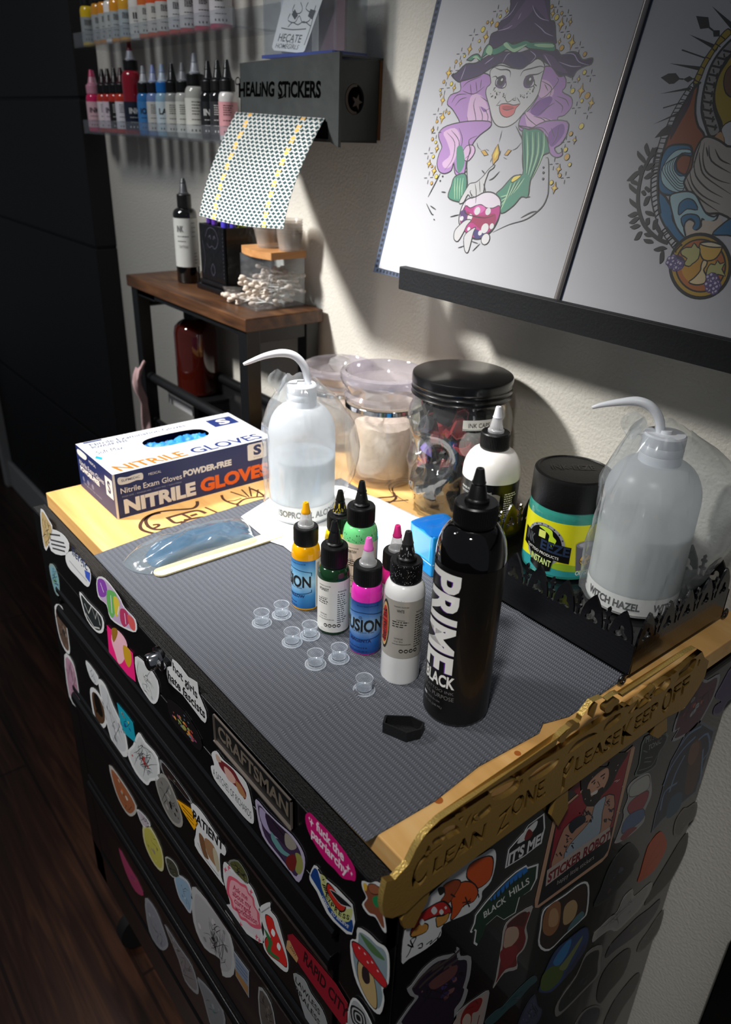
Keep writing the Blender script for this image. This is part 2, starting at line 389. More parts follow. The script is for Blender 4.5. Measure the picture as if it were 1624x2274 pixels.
# maker's badge
ff = on(1, -.018); b = B(); q = [ff(475, 1583), ff(650, 1778), ff(647, 1838), ff(476, 1640)]
x0, x1 = q[0].x, q[1].x; zt, zb = q[0].z, q[3].z; zt = (q[0].z+q[1].z)/2; zb = (q[2].z+q[3].z)/2
b.box((x0, -.018, zb), (x1, -.0156, zt), mat('badge_black', '#070707', .6))
al = mat('brushed_edge', '#8a8078', .45, .7)
for lo, hi in (((x0, -.0205, zb), (x1, -.016, zb+.0012)), ((x0, -.0195, zt-.0010), (x1, -.016, zt)), ((x0, -.0195, zb), (x0+.0010, -.016, zt)), ((x1-.0012, -.0195, zb), (x1, -.016, zt))): b.box(lo, hi, al)
F_ = Flat(b, lambda u, v: Vector((x0+(x1-x0)*u, -.0181, zb+(zt-zb)*v)), (0, -1, 0))
F_.text('CRAFTSMAN', (.05, .28), (.95, .28), (.05, .74), mat('badge_letters', '#6f655a', .55, .2), off=.03)
b.build('badge', cab)
# ================================================================ WORKTOP
PINE = wood('pine_board', '#bf8c4c', '#d8a866', '#e6c086', sc=(3.2, 26, 40), rough=.45)
top = B(); top.box((-.69, 0, -.0205), (0, .463, 0), PINE, .0012)
BURN = mat('burnt_wood_line', '#3c1e0c', .7, noise_amt=.25, scale=120)
zf = on(2, 0.0); Ft = Flat(top, crop(zf, 300, 1060, 4.06), (0, 0, 1), base=4e-5)
for s_, w_ in (("560,215 560,250 520,280 420,290 300,300 190,320 100,360 50,420 60,470 140,500 230,510 300,500 330,460 300,455 230,470 160,465 110,430 100,380 150,340 230,320", .0035),
               ("110,440 160,460 210,440 210,425 160,430", .003), ("280,370 420,330 560,300 640,325", .004), ("420,330 500,370 440,385", .003), ("300,370 360,410 430,400", .0035), ("500,350 560,330", .004),
               ("430,450 430,410 490,380 600,360 700,362 760,375", .0035), ("630,270 700,300 780,335 850,355", .002),
               ("780,160 800,200 860,230 920,240 980,200 1080,180 1180,172", .0026), ("920,240 930,270 890,300 870,330 875,355", .0030), ("860,130 1010,180", .0016), ("960,110 1030,178", .0014), ("1030,85 1050,175", .0014), ("1040,100 1110,130 1165,168", .0026), ("1110,110 1100,172", .0012),
               ("1060,240 1090,275", .0016), ("1140,240 1160,275", .0016), ("1000,265 1040,270", .001), ("840,215 900,210 960,190", .0012)):
    Ft.stroke(pp(s_), BURN, w_*.95+.0009, sm=4)
Ft = Flat(top, crop(zf, 680, 800, 5.8), (0, 0, 1), base=4e-5)
for s_, w_ in (("850,1790 960,1770 1100,1760 1140,1740 1120,1700", .003), ("1000,1860 1080,1830 1150,1790 1160,1740", .0028), ("880,1830 1100,1820 1320,1800", .0016), ("1080,1960 1200,1940 1280,1990 1290,2060", .0028), ("1140,1960 1200,1900", .001), ("920,1860 960,1800", .001), ("1160,1970 1250,2030 1300,2100", .0018)):
    Ft.stroke(pp(s_), BURN, w_*.95+.0009, sm=4)
Fr = Flat(top, lambda x, y: Vector((x, y, 0)), (0, 0, 1), base=4e-5)
for k in range(7):
    a = k*.5; Fr.stroke([(-.42+.03*math.cos(a+t*.5)*(1+.25*t), .40+.03*math.sin(a+t*.5)*(1+.1*t)) for t in range(5)], BURN, .002, sm=3, taper=True)
KN = mat('pine_knot', '#a2581f', .6)
for x, y, r in ((974, 1777, .0035), (1150, 1673, .0028), (905, 1700, .001)): Fr.f = zf; Fr.dot(x, y, r, KN)
tag(top.build('worktop', loc=(-.345, .22, 0)), 'thick pine board worktop with burnt scrollwork lying on the black tool cabinet', 'worktop')
# ================================================================ GOLD SIGN
GOLD = mat('gold_painted_plastic', '#a98543', .38, .55, noise_amt=.08, scale=60, bump=.12, bscale=500)
GOLD2 = mat('gold_cut_edge', '#cfae62', .3, .6, noise_amt=.15, scale=200, bump=.4, bscale=700)
gf = on(0, .0062)
outl = pp("859,1959 853,1985 849.6,2012 854,2036 872,2039 902,2027 940,1990 1400,1652 1482,1592 1519,1575 1549,1532 1566,1502 1575,1468 1566,1462 1560,1447 1546,1439 1530,1447 1383,1548 1381,1543 1376,1539 1365,1543 1348,1556 1340,1549 1317,1559 1293,1591 1290,1601 1258,1622 1243,1636 1235,1655 1180,1694 979,1820 960,1838 942,1858 925,1885 909,1919 877,1954")
gl = [[gf(x, y) for x, y in outl]]
def gtext(t, p0, p1, p2, off=.028):
    A, Bb, C_ = gf(*p0), gf(*p1), gf(*p2); U = Bb-A; W = C_-A
    for L in glyph_loops(t, off): gl.append([A+U*x+W*y for x, y in L])
def gz(x, y): return gf(x, y)
for word, p0, p1, h in (("C", (912, 1984), (948, 1950), 62), ("LEAN", (960, 1943), (1075, 1862), 36), ("Z", (1101, 1858), (1132, 1830), 44), ("ONE.", (1134, 1817), (1212, 1764), 40),
                        ("P", (1246, 1760), (1271, 1722), 52), ("LEASE", (1275, 1718), (1374, 1650), 34), ("K", (1378, 1660), (1405, 1632), 46), ("EEP", (1407, 1625), (1458, 1587), 32), ("O", (1468, 1590), (1490, 1566), 46), ("FF", (1492, 1560), (1528, 1532), 34)):
    gtext(word, p0, p1, (p0[0]+6, p0[1]-h))
gcr = crop(gf, 840, 1780, 6.246)
for s_ in ("890,410 960,350 1050,325 1120,350 1135,430 1060,470 960,530 940,470 900,430", "700,610 730,640 740,690 860,600 880,620 700,740 655,750 660,700", "750,560 800,500 900,460 940,480 900,540 850,560 780,600",
           "1120,240 1190,200 1150,265", "1210,330 1250,230 1310,160 1240,350", "1290,300 1310,220 1350,170 1400,160 1380,200 1420,240 1300,320"):
    gl.append([gcr(x, y) for x, y in smooth(pp(s_), 3)])
gcr = crop(gf, 1180, 1480, 5.413)
for s_ in ("740,600 770,480 800,450 750,610", "560,560 640,480 700,470 640,560 610,590" if 0 else "1120,490 1150,460 1190,475 1150,490", "340,900 370,830 430,790 500,700 580,680 570,740 480,800 420,860 400,900 360,920", "450,1030 520,930 640,840 760,795 790,830 600,950 460,1050",
           "890,500 960,440 1010,395 1060,400 1050,450 1000,480 960,540 900,560", "870,760 930,640 1000,590 1080,560 1060,640 1000,700 910,770", "1170,560 1240,470 1290,390 1270,470 1210,560", "1290,500 1310,420 1380,330 1420,320 1400,380 1450,370 1430,420 1330,500"):
    gl.append([gcr(x, y) for x, y in smooth(pp(s_), 3)])
gcr = crop(gf, 1400, 1400, 7.25)
for s_ in ("130,1250 160,1150 220,1050 330,960 400,890 380,960 300,1080 290,1140 180,1230", "390,1060 400,980 440,900 560,800 650,770 640,850 560,960 520,980", "720,850 780,760 790,680 900,560 1010,460 1070,470 1040,570 1000,650 880,730 780,790", "1080,560 1110,470 1130,480 1100,570"):
    gl.append([gcr(x, y) for x, y in smooth(pp(s_), 3)])
gcr = crop(gf, 800, 1380, 1.971)
for s_ in ("575,755 620,720 690,695 690,730 640,770 590,785", "500,860 540,820 570,800 570,830 520,870", "740,680 800,630 870,600 850,640 800,680 750,700", "700,700 715,690 705,730"):
    gl.append([gcr(x, y) for x, y in smooth(pp(s_), 3)])
sg = thing('sign', tuple(gf(1200, 1750)), 'gold lettered clean zone sign hung along the right edge of the pine worktop', 'sign')
b = B(); b.prism(gl, (1, 0, 0), .0048, GOLD, mat('shaded_gold_wall', '#6e5424', .5, .4, noise_amt=.2, scale=300))  # cut walls coloured a darker gold so the letters look shaded
o_ = Vector((.00005, 0, 0)); L = gl[0]; k = len(L); b.add([p+o_*0 for p in L]+[p-Vector((.0048, 0, 0)) for p in L], [(i, (i+1) % k, (i+1) % k+k, i+k) for i in range(k)], GOLD2)
c_ = sum(L, Vector())/k; b.v[-2*k:] = [p+(p-c_).normalized()*.00012 for p in b.v[-2*k:]]
b.build('plate', sg, auto=30)
for s_ in ("905,2015 960,1960 950,2000 920,2060 898,2062 892,2045", "1235,1775 1262,1752 1262,1795 1240,1835 1225,1812", "1455,1612 1482,1592 1482,1622 1462,1640 1450,1634"):
    tf = on(0, .0050); B().prism([[tf(x, y) for x, y in pp(s_)]], (1, 0, 0), .0035, GOLD).build('bracket', sg)
# ================================================================ CLOTHS ON THE WORKTOP
def sheet(poly, z, mt, name, label, cat, step=.0075, amp=.0006, creases=(), edge=.0, loc=None, thick=.0006, sag=None):
    xs = [p[0] for p in poly]; ys = [p[1] for p in poly]
    bm = bmesh.new(); vs = [bm.verts.new((x, y, 0)) for x, y in poly]; bm.faces.new(vs)
    for a0, a1, no in ((min(xs), max(xs), (1, 0, 0)), (min(ys), max(ys), (0, 1, 0))):
        k = a0+step
        while k < a1:
            co = (k, 0, 0) if no[0] else (0, k, 0)
            bmesh.ops.bisect_plane(bm, geom=bm.verts[:]+bm.edges[:]+bm.faces[:], plane_co=co, plane_no=no); k += step
    for v in bm.verts:
        x, y = v.co.x, v.co.y; h = amp*(1+noise.noise(Vector((x*22, y*22, z*40+3)))+.5*noise.noise(Vector((x*60, y*60, 1))))
        for ax, val, hh, wd in creases:
            d = abs((x if ax == 0 else y)-val); h += hh*max(0, 1-d/wd)**1.5
        if sag: h += sag(x, y)
        v.co.z = z+max(h, .00005)
    bm.verts.index_update(); b = B(); V = [v.co.copy() for v in bm.verts]; F = [[v.index for v in f.verts] for f in bm.faces]
    b.add(V, F, mt, True); bm.free(); o = b.build(name, loc=loc or (sum(xs)/len(xs), sum(ys)/len(ys), z))
    so = o.modifiers.new('thickness', 'SOLIDIFY'); so.thickness = thick; so.offset = 1
    return tag(o, label, cat)
ed = [(-.500, -.0115), (-.40, -.0120), (-.25, -.0115), (-.15, -.0118), (-.028, -.0105), (-.0255, .05), (-.030, .10), (-.026, .165), (-.031, .176), (-.024, .20), (-.026, .28), (-.030, .327), (-.25, .333), (-.40, .331), (-.512, .334), (-.517, .20), (-.512, .08)]
sheet(ed, .0004, towel_mat(), 'lap_cloth', 'dark grey embossed paper cloth with fold creases spread over the pine worktop', 'cloth', creases=((0, -.15, .0022, .006), (1, .172, .0018, .006), (0, -.335, .0010, .006)), amp=.0004,
      sag=lambda x, y: -.007*max(0, -y/.0115)**2 if y < 0 else 0)
PT = mat('white_paper_towel', '#f2f2f0', .9, bump=.5, bscale=300, noise_amt=.02)
q = [zf(*p)[:2] for p in pp("536,1153 556,1172 598,1206 630,1218 652,1236 700,1262 770,1275 830,1262 902,1245 935,1175 960,1168 900,1140 840,1112 760,1085 690,1080 620,1100")]
sheet([tuple(v) for v in q], .0022, PT, 'paper_towel', 'crumpled white paper towel lying on the grey cloth under the isopropyl bottle', 'paper towel', amp=.0008)
# ================================================================ DROPPER INK BOTTLES
def shoulder(r, z0, rn, z1, n=6): return [(rn+(r-rn)*math.cos(t*PI/2/n), z0+(z1-z0)*math.sin(t*PI/2/n)) for t in range(n+1)]
def ink_bottle(x, y, z0, r, zs, zc0, zc1, rc, znf, zt, body_c, nozzle_c, tip_c, label, group=None, cap_c='#0b0b0c', lab=None, seg=44, ribs=44, lo=False, gloss=.12, tip_mid=None, mess=None, capspk=None, nzspk=None, cat='ink bottle', scale_nz=1, name='ink_bottle', ring=None):
    """lab(b, c, r, ang): draws the label"""
    t = thing(name, (x, y, z0), label, cat, group); c = (x, y, z0); rn = rc*.86
    bm_ = body_c if not isinstance(body_c, str) else mat('bottle_'+body_c.strip('#'), body_c, gloss, coat=.6)
    prof = [(0, 0), (r*.86, 0), (r*.97, .0012), (r, .0035), (r, zs)]+shoulder(r, zs, rn, zc0-.0005)[1:]+[(rn, zc0+.002)]
    bo = B(); bo.lathe(prof, c, bm_, seg)
    if mess: mess(bo, c)
    bo = bo.build('body', t)
    if lab:
        lb = B(); lab(lb, c, r+.0002, camang(x, y)); lb.build('label', t)
    cm = mat('cap_'+cap_c.strip('#'), cap_c, .38, noise_amt=.2)
    cp = B(); cp.lathe([(rn, zc0), (rc*.98, zc0), (rc, zc0+.001), (rc, zc0+.0025), (rc, zc1-.002), (rc, zc1-.0012), (rc*.94, zc1), (rc*.3, zc1), (0, zc1)], c, cm, seg if lo else ribs*3, 0 if lo else ribs, .018, (3, 4))
    if capspk: specks(cp, c, lambda z: rc*1.02, zc0+.001, zc1, *capspk)
    cp.build('cap', t)
    k = scale_nz; h = zt-zc1; zm = zc1+h*(tip_mid or .56)
    nm = nozzle_c if not isinstance(nozzle_c, str) else mat('nozzle_'+nozzle_c.strip('#'), nozzle_c, .3)
    nz = B(); nz.lathe([(.0078*k, zc1), (.0078*k, zc1+h*.08), (.0066*k, zc1+h*.11), (.0062*k, zc1+h*.15), (.0044*k, zm-.001), (.0038*k, zm)], c, nm, 48, 24, .02 if not lo else 0, (2, 4))
    if nzspk: specks(nz, c, lambda z: (.0066+(.0044-.0066)*(z-zc1-h*.11)/(zm-zc1-h*.11))*k+.0003, zc1+h*.12, zm-.001, *nzspk)
    nz.build('nozzle', t)
    tm = mat('tip_'+tip_c.strip('#'), tip_c, .3)
    tp = B(); tp.lathe([(.0043*k, zm-.0004), (.0046*k, zm+.0008), (.0040*k, zm+.0022), (.0027*k, zt-.001), (.0023*k, zt), (.0010*k, zt), (.0008*k, zt-.0012), (0, zt-.0012)], c, tm, 24); tp.build('tip', t)
    return t
def specks(b, c, rf, z0, z1, mt, n, sz, streak=1, seed=3):
    rnd = random.Random(seed)
    for i in range(n):
        a = rnd.uniform(0, 2*PI); z = rnd.uniform(z0, z1); w_ = sz*rnd.uniform(.4, 1.2); h_ = w_*streak*rnd.uniform(.6, 1.6); z2 = max(z-h_, z0); V = []
        for zz in (z, z2):
            for da in (-w_/2, w_/2): r = rf(zz); V.append((c[0]+r*math.cos(a+da/r), c[1]+r*math.sin(a+da/r), c[2]+zz))
        b.add(V, [(0, 1, 3, 2)], mt)
def fusion_mat():
    def f(nt, b):
        tc = N(nt, 'TexCoord'); sx = N(nt, 'SeparateXYZ'); nt.links.new(tc.outputs['Object'], sx.inputs[0])
        mr = N(nt, 'MapRange'); mr.inputs[1].default_value = 0; mr.inputs[2].default_value = .06; nt.links.new(sx.outputs[2], mr.inputs[0])
        r = ramp(nt, [(.05, '#1d5f9f'), (.3, '#3f8ac4'), (.55, '#a9d4ea'), (.72, '#74b4dc'), (.95, '#1f6fb4')]); nt.links.new(mr.outputs[0], r.inputs[0]); nt.links.new(r.outputs[0], b.inputs['Base Color'])
    return node_mat('blue_gradient_label', f, .22)
def fusion_mat2():
    def f(nt, b):
        tc = N(nt, 'TexCoord'); sx = N(nt, 'SeparateXYZ'); nt.links.new(tc.outputs['Object'], sx.inputs[0])
        mr = N(nt, 'MapRange'); mr.inputs[1].default_value = 0; mr.inputs[2].default_value = .06; nt.links.new(sx.outputs[2], mr.inputs[0])
        r = ramp(nt, [(.05, '#173f7e'), (.3, '#2a63ad'), (.55, '#8fb0cc'), (.72, '#4b7cba'), (.95, '#173c86')]); nt.links.new(mr.outputs[0], r.inputs[0]); nt.links.new(r.outputs[0], b.inputs['Base Color'])
    return node_mat('deep_blue_gradient_label', f, .18)
def tinylines(b, c, r, a, z1, z0, wd, mt, n, h=.0007, seed=1, off=0):
    rnd = random.Random(seed)
    for i in range(n):
        z = z1+(z0-z1)*i/max(1, n-1); ww = wd*rnd.uniform(.6, 1); st = a+off/r-wd/2/r
        k = st
        while k < st+ww/r:
            l = rnd.uniform(.0012, .004)/r; l = min(l, st+ww/r-k+.001)
            band(b, c, r+.0002, z, z+h, mt, k, k+l, 3); k += l+.0008/r
def lab_fusion(name, ctr, m, zlo, zhi, big):
    def f(b, c, r, a):
        band(b, c, r, zlo, zhi, m); k = INK(); a2 = a+R_(ctr)
        for s_ in (.0002,): cyltext(b, 'FUSION', c, r+s_, a2, big, zlo+.0245, .0120, k, off=.025)
        cyltext(b, 'TATTOO INK', c, r, a2+.05, big*.55, zlo+.0225, .0011, k)
        cyltext(b, name, c, r, a2+(.25 if name.startswith('L') else -.1), big*.52, zlo+.0125, .0032, pc('#16255c'), off=.03)
        tinylines(b, c, r, a2, zlo+.006, zlo+.002, big*.7, pc('#16255c'), 2, .0008, 3)
        cyltext(b, 'DO NOT SHAKE WITH WATER', c, r, a2+.35, big*.5, zhi-.004, .0012, pc('#16255c'))
        navy = pc('#14305e')
        for dz, sg_ in ((.040, 1), (.0185, -1)):      # the two swooping lines round the name
            V = []; n = 30
            for i in range(n+1):
                u = -1+2*i/n; th = a2+u*big*.52/r; z = zlo+dz+sg_*.0035*(1-abs(u)**1.5)
                for d in (0, .0006): V.append((c[0]+(r+.0003)*math.cos(th), c[1]+(r+.0003)*math.sin(th), c[2]+z+d))
            b.add(V, [(2*i, 2*i+2, 2*i+3, 2*i+1) for i in range(n)], navy)
            band(b, c, r+.0003, zlo+dz-(.003 if sg_ > 0 else 0), zlo+dz+(.0006 if sg_ > 0 else .003), navy, a2+big*.52/r-.05, a2+big*.52/r, 2)
        for t in range(3):    # small atom mark
            V = []; n = 16
            for i in range(n+1):
                q = 2*PI*i/n; ex, ez = .0018*math.cos(q), .0007*math.sin(q); ca, sa = math.cos(t*PI/3), math.sin(t*PI/3)
                for k2 in (1, .82): V.append((c[0]+(r+.0003)*math.cos(a2-.1+(ex*ca-ez*sa)*k2/r), c[1]+(r+.0003)*math.sin(a2-.1+(ex*ca-ez*sa)*k2/r), c[2]+zlo+.0385+(ex*sa+ez*ca)*k2))
            b.add(V, [(2*i, 2*i+1, 2*i+3, 2*i+2) for i in range(n)], navy)
        wl = pc('#e8e6e2'); band(b, c, r+.0001, zlo, zhi, wl, a2+big*.62/r, a2+big*.62/r+1.7, 12)
        for i in range(4): band(b, c, r+.0003, zlo+.003, zhi-.003, k, a2+big*.66/r+i*.07, a2+big*.66/r+i*.07+.02, 2)
    return f
def lab_eternal(title, sub, m, zlo, zhi, ctr, seed=1, web=True):
    def f(b, c, r, a):
        band(b, c, r, zlo, zhi, m); k = INK(); H = zhi-zlo; a2 = a+R_(ctr)
        cyltext(b, 'STANDARD COLOR INKS', c, r, a2, .0125, zhi-H*.10, .0011, k)
        cyltext(b, title, c, r, a2-.0005/r, .0062 if len(title) < 6 else .010, zhi-H*.185, .0028, k, off=.01)
        cyltext(b, 'INGREDIENTS:', c, r, a2, .007, zhi-H*.33, .0010, k)
        tinylines(b, c, r, a2, zhi-H*.36, zhi-H*.44, .014, k, 3, .0008, seed)
        cyltext(b, 'TATTOO INK', c, r, a2-.06, .0075, zhi-H*.66, .0015, k)
        cyltext(b, sub, c, r, a2-.06, .0075, zhi-H*.705, .0013, k)
        cyltext(b, 'www.eternaltattooink.com', c, r, a2+.10, .016, zhi-H*.75, .0013, k)
        for i in range(4):
            th = a2+.1+i*.0042/r; V = []; n = 14
            for j in range(n):
                q = 2*PI*j/n; V.append((c[0]+(r+.0003)*math.cos(th+.0018*math.cos(q)/r), c[1]+(r+.0003)*math.sin(th+.0018*math.cos(q)/r), c[2]+zhi-H*.86+.0018*math.sin(q)))
            b.add(V, [tuple(range(n))], k)
            band(b, c, r+.0005, zhi-H*.86-.0007, zhi-H*.86+.0007, m, th-.0010/r, th+.0010/r, 2)
        tinylines(b, c, r, a2, zhi-H*.25, zhi-H*.8, .010, k, 14, .0007, seed+3, off=.0175)
        cyltext(b, 'PROFESSIONAL', c, r, a2+.0175/r, .009, zhi-H*.2, .0014, k)
    return f
LW = mat('white_paper_label', '#d8d6cf', .35); LG = mat('silver_grey_label', '#b9b4aa', .25, .3, noise_amt=.15, scale=60)
CLN = clear('frosted_nozzle', '#e8e8e8', .45, .25, body='#f4f4f6')
GR1 = 'ink bottles standing in the middle of the grey cloth'
ink_bottle(-.2874, .1212, .0008, .0142, .0578, .0706, .0880, .0118, .0859, .1122, '#eda600', CLN, '#f3a712', 'yellow ink bottle with blue label and yellow tip, leftmost of the front bottles', GR1, lab=lab_fusion('L YELLOW', -62, fusion_mat(), .0034, .0565, .041))
ink_bottle(-.2392, .1190, .0008, .0149, .0593, .0704, .0905, .0122, .0897, .1137, '#12331b', K(), '#131517', 'dark green ink bottle with white label and black cap, in front of the mint one', GR1, lab=lab_eternal('FOREST', '1 fl. oz. / 30 ml.', LW, .0042, .0590, -34, 4))
ink_bottle(-.1972, .1240, .0008, .0143, .0578, .0715, .0885, .0125, .0863, .1138, '#e02fb0', CLN, '#e86fc4', 'hot pink ink bottle with deep blue label beside the tall white one', GR1, lab=lab_fusion('MAGENTA', -14, fusion_mat2(), .0026, .0565, .041))
RED = pc('#b5231b', .3)
def lab_white(b, c, r, a):
    lab_eternal('WHITE', '2 fl. oz. / 60 ml.', LG, .029, .0853, -6, 2)(b, c, r, a)
    th = a+R_(-56)
    for sc_, mm in ((1.12, INK()), (1.0, pc('#caa36a')), (.84, RED)):
        V = []; n = 24
        for j in range(n):
            q = 2*PI*j/n; V.append((c[0]+(r+.0004+(1.12-sc_)*.001)*math.cos(th+.0046*sc_*math.cos(q)/r), c[1]+(r+.0004+(1.12-sc_)*.001)*math.sin(th+.0046*sc_*math.cos(q)/r), c[2]+.059+.0215*sc_*math.sin(q)))
        b.add(V, [tuple(range(n))], mm)
    V, F, a_ = text2d('Eternal Ink', .01, 12)
    b.add([(c[0]+(r+.001)*math.cos(th-(y-.45)*.0050/r), c[1]+(r+.001)*math.sin(th-(y-.45)*.0050/r), c[2]+.0435+x*.031) for x, y in V], F, INK())
ink_bottle(-.1487, .1240, .0008, .0170, .0860, .0980, .1160, .0130, .1153, .1412, '#e4e4e3', K(), '#2a2a2b', 'tall white ink bottle with silver label and speckled black cap beside the big black bottle', GR1, lab=lab_white, scale_nz=1.05, capspk=(pc('#cfcfcf'), 260, .00035), nzspk=(pc('#cfcfcf'), 60, .0003, 5), mess=lambda b, c: specks(b, c, lambda z: .01705, .080, .0862, pc('#55585c'), 60, .0003))
ink_bottle(-.2497, .1572, .0030, .0168, .0800, .0950, .1125, .0130, .1110, .1365, '#6fcf83', K(), '#141517', 'mint green ink bottle with paint-flecked shoulder standing behind the dark green one', GR1, mess=lambda b, c: specks(b, c, lambda z: .0169 if z < .08 else .0131+.0038*math.sqrt(max(0, 1-((z-.08)/.0145)**2)), .078, .089, pc('#1f5a34'), 110, .0006, 1.6), nzspk=(pc('#7d8a80'), 30, .0003), lab=lab_eternal('HONEYDEW', '2 fl. oz. / 60 ml.', mat('cream_label', '#ead9c0', .35), .026, .0800, -25, 8))
ink_bottle(-.2790, .1550, .0030, .0150, .0630, .0760, .0925, .0122, .0925, .1165, '#d8bb10', K(), '#15140f', 'yellow ink bottle with yellow drips down its black cap, behind the leftmost one', GR1, nzspk=(mat('dried_yellow_ink', '#e8c916', .3), 46, .0005, 7), lab=lab_eternal('GOLD', '1 fl. oz. / 30 ml.', LW, .0042, .0570, -25, 5))
ink_bottle(-.2220, .1790, .0030, .0150, .0420, .0535, .0705, .0125, .0685, .0965, '#d01a7c', CLN, '#d62d7e', 'deep pink ink bottle with deep pink tip, half hidden behind the tall white bottle', GR1, lab=lab_eternal('PINK', '1 fl. oz. / 30 ml.', LW, .0042, .0390, 0, 9))
# yellow drips on the back bottle's nozzle, speckles on caps
# big black bottle
PURP = pc('#5d2391', .4)
def lab_prime(b, c, r, a):
    band(b, c, r, .004, .1436, mat('black_satin_label', '#0d0b0a', .42, coat=.15)); Wt = pc('#e9e7e2')
    for d, mm, lf in ((.0011, PURP, .0002), (0, Wt, .0005)):
        V, F, asp = text2d('PRIME', .035)
        th0 = a+R_(-40)
        bm = bmesh.new(); vs = [bm.verts.new((x, y, 0)) for x, y in V]
        for f in F:
            try: bm.faces.new([vs[i] for i in f])
            except ValueError: pass
        for i in range(1, 12): bmesh.ops.bisect_plane(bm, geom=bm.verts[:]+bm.edges[:]+bm.faces[:], plane_co=(0, i/12, 0), plane_no=(0, 1, 0))
        bm.verts.index_update()
        P = [(c[0]+(r+lf)*math.cos(th0+((v.co.y-.5)*.0265-d)/r), c[1]+(r+lf)*math.sin(th0+((v.co.y-.5)*.0265-d)/r), c[2]+.1395-v.co.x*.088-d*.8) for v in bm.verts]
        b.add(P, [[v.index for v in f.verts] for f in bm.faces], mm); bm.free()
    cyltext(b, 'BLACK', c, r, a+R_(-36), .030, .0385, .0105, Wt, off=.03)
    g = pc('#6d6a68'); cyltext(b, 'TATTOO INK', c, r, a+R_(-34), .028, .0325, .0026, g); cyltext(b, 'ALL PURPOSE', c, r, a+R_(-34), .029, .0265, .0038, g)
    cyltext(b, 'MADE IN USA', c, r, a+R_(-42), .014, .0215, .0018, g); cyltext(b, '8 FL OZ (240 ML)', c, r, a+R_(-44), .020, .0165, .0020, g)
    band(b, c, r+.0003, .0212, .0236, pc('#b9b9bd'), a+R_(-69), a+R_(-59), 3)
    band(b, c, r+.0002, .137, .1436, pc('#8d3aa8'), a+R_(78), a+R_(96), 4)
ink_bottle(-.0890, .1330, .0008, .0265, .1436, .1722, .1890, .0160, .189, .2145, mat('dark_brown_glossy_plastic', '#070506', .05, coat=1), K(), '#19191a', 'large glossy black ink bottle with white vertical lettering, the tallest bottle at the front', None, lab=lab_prime, seg=64, ribs=60, scale_nz=1.15, tip_mid=.55)
# milky bottle behind, with black botanical label
def lab_sten(b, c, r, a):
    band(b, c, r, .006, .082, mat('black_green_label', '#0e1010', .3)); g = pc('#8a8580'); Wt = pc('#d9d9d6'); gr = pc('#2aa08a')
    cyltext(b, 'PRIMER FOR LONG LASTING', c, r, a+R_(-30), .040, .071, .0024, Wt); cyltext(b, 'TATTOO STENCIL TRANSFERS', c, r, a+R_(-30), .040, .0665, .0024, Wt)
    cyltext(b, 'S', c, r, a+R_(10), .016, .050, .020, g, off=.06)
    tinylines(b, c, r, a+R_(48), .070, .012, .018, Wt, 22, .0012, 5)
    band(b, c, r+.0002, .006, .050, gr, a+R_(-95), a+R_(-58), 6)
    rnd = random.Random(3)
    for i in range(9):
        th = a+rnd.uniform(-.35, .4); z = rnd.uniform(.012, .055); L = rnd.uniform(.008, .016); an = rnd.uniform(0, PI); V = []
        for j in range(12):
            q = 2*PI*j/12; ex, ez = L*math.cos(q), .28*L*math.sin(q)*(1-.3*math.cos(q)); u, v = ex*math.cos(an)-ez*math.sin(an), ex*math.sin(an)+ez*math.cos(an)
            V.append((c[0]+(r+.0003+i*2e-5)*math.cos(th+u/r), c[1]+(r+.0003+i*2e-5)*math.sin(th+u/r), c[2]+z+v))
        b.add(V, [tuple(range(12))], g)
ink_bottle(-.2800, .3690, .0008, .0322, .0860, .1150, .1330, .0160, .133, .1615, mat('milky_plastic', '#dedbd6', .3, sub=.2), CLN, '#dcdce2', 'round-shouldered white bottle with black botanical label in front of the skull jar', None, lab=lab_sten, seg=56, ribs=60, scale_nz=1.15, cat='bottle', name='squeeze_bottle')
# ================================================================ SMALL CUPS AND COFFIN CUP
CUPM = clear('clear_cup_plastic', '#f4f7fa', .74, .12, body='#e9f0f8', ior=2.0)
cup0 = None
for i, (x, y) in enumerate(pp("582,1386.9 626,1369 649,1430 688.6,1414.5 701,1478.7 753,1465.7 808.5,1535.5")):
    p = zf(x, y); p.z = .0012; lb = ['clear ink cup beside the yellow bottle, farthest left on the grey cloth', 'clear ink cup nearest the foot of the yellow bottle', 'clear ink cup in the middle pair, the one farther from the bottles', 'clear ink cup in the middle pair, touching distance from the dark green bottle', 'clear ink cup left of the one standing before the pink bottle', 'clear ink cup in front of the hot pink bottle', 'clear ink cup standing alone, nearest the camera'][i]
    if cup0 is None:
        cup0 = thing('ink_cup', p, lb, 'ink cup', 'empty clear ink cups on the grey cloth'); c = tuple(p)
        B().lathe([(.0001, .0024), (.0058, .0024), (.0066, .0032), (.0072, .0130)], c, CUPM, 40, caps=False).build('cup_wall', cup0)
        RM = clear('cup_edge_plastic', '#ffffff', .35, .2, body='#eef4fb', ior=1.6)
        b = B(); b.lathe([(.0070, .0126), (.0072, .0132), (.0075, .0132), (.0074, .0126)], c, RM, 40, caps=False); b.lathe([(.0088, .0002), (.0095, .0004), (.0095, .0012), (.0090, .0012)], c, RM, 40, caps=False); b.lathe([(.0064, .0014), (.0066, .0020), (.0069, .0014)], c, RM, 40, caps=False)
        b.lathe([(.0060, .0006), (.0090, .0006), (.0090, .0009), (.0068, .0010)], c, CUPM, 40, caps=False); b.build('rim_foot', cup0)
    else: dup(cup0, p, label=lb)
cp_ = thing('coffin_cup', zf(893, 1640), 'small black coffin-shaped cup lying open beside the big black bottle', 'ink cup')
BP = mat('matte_black_print', '#101112', .55, bump=.3, bscale=900)
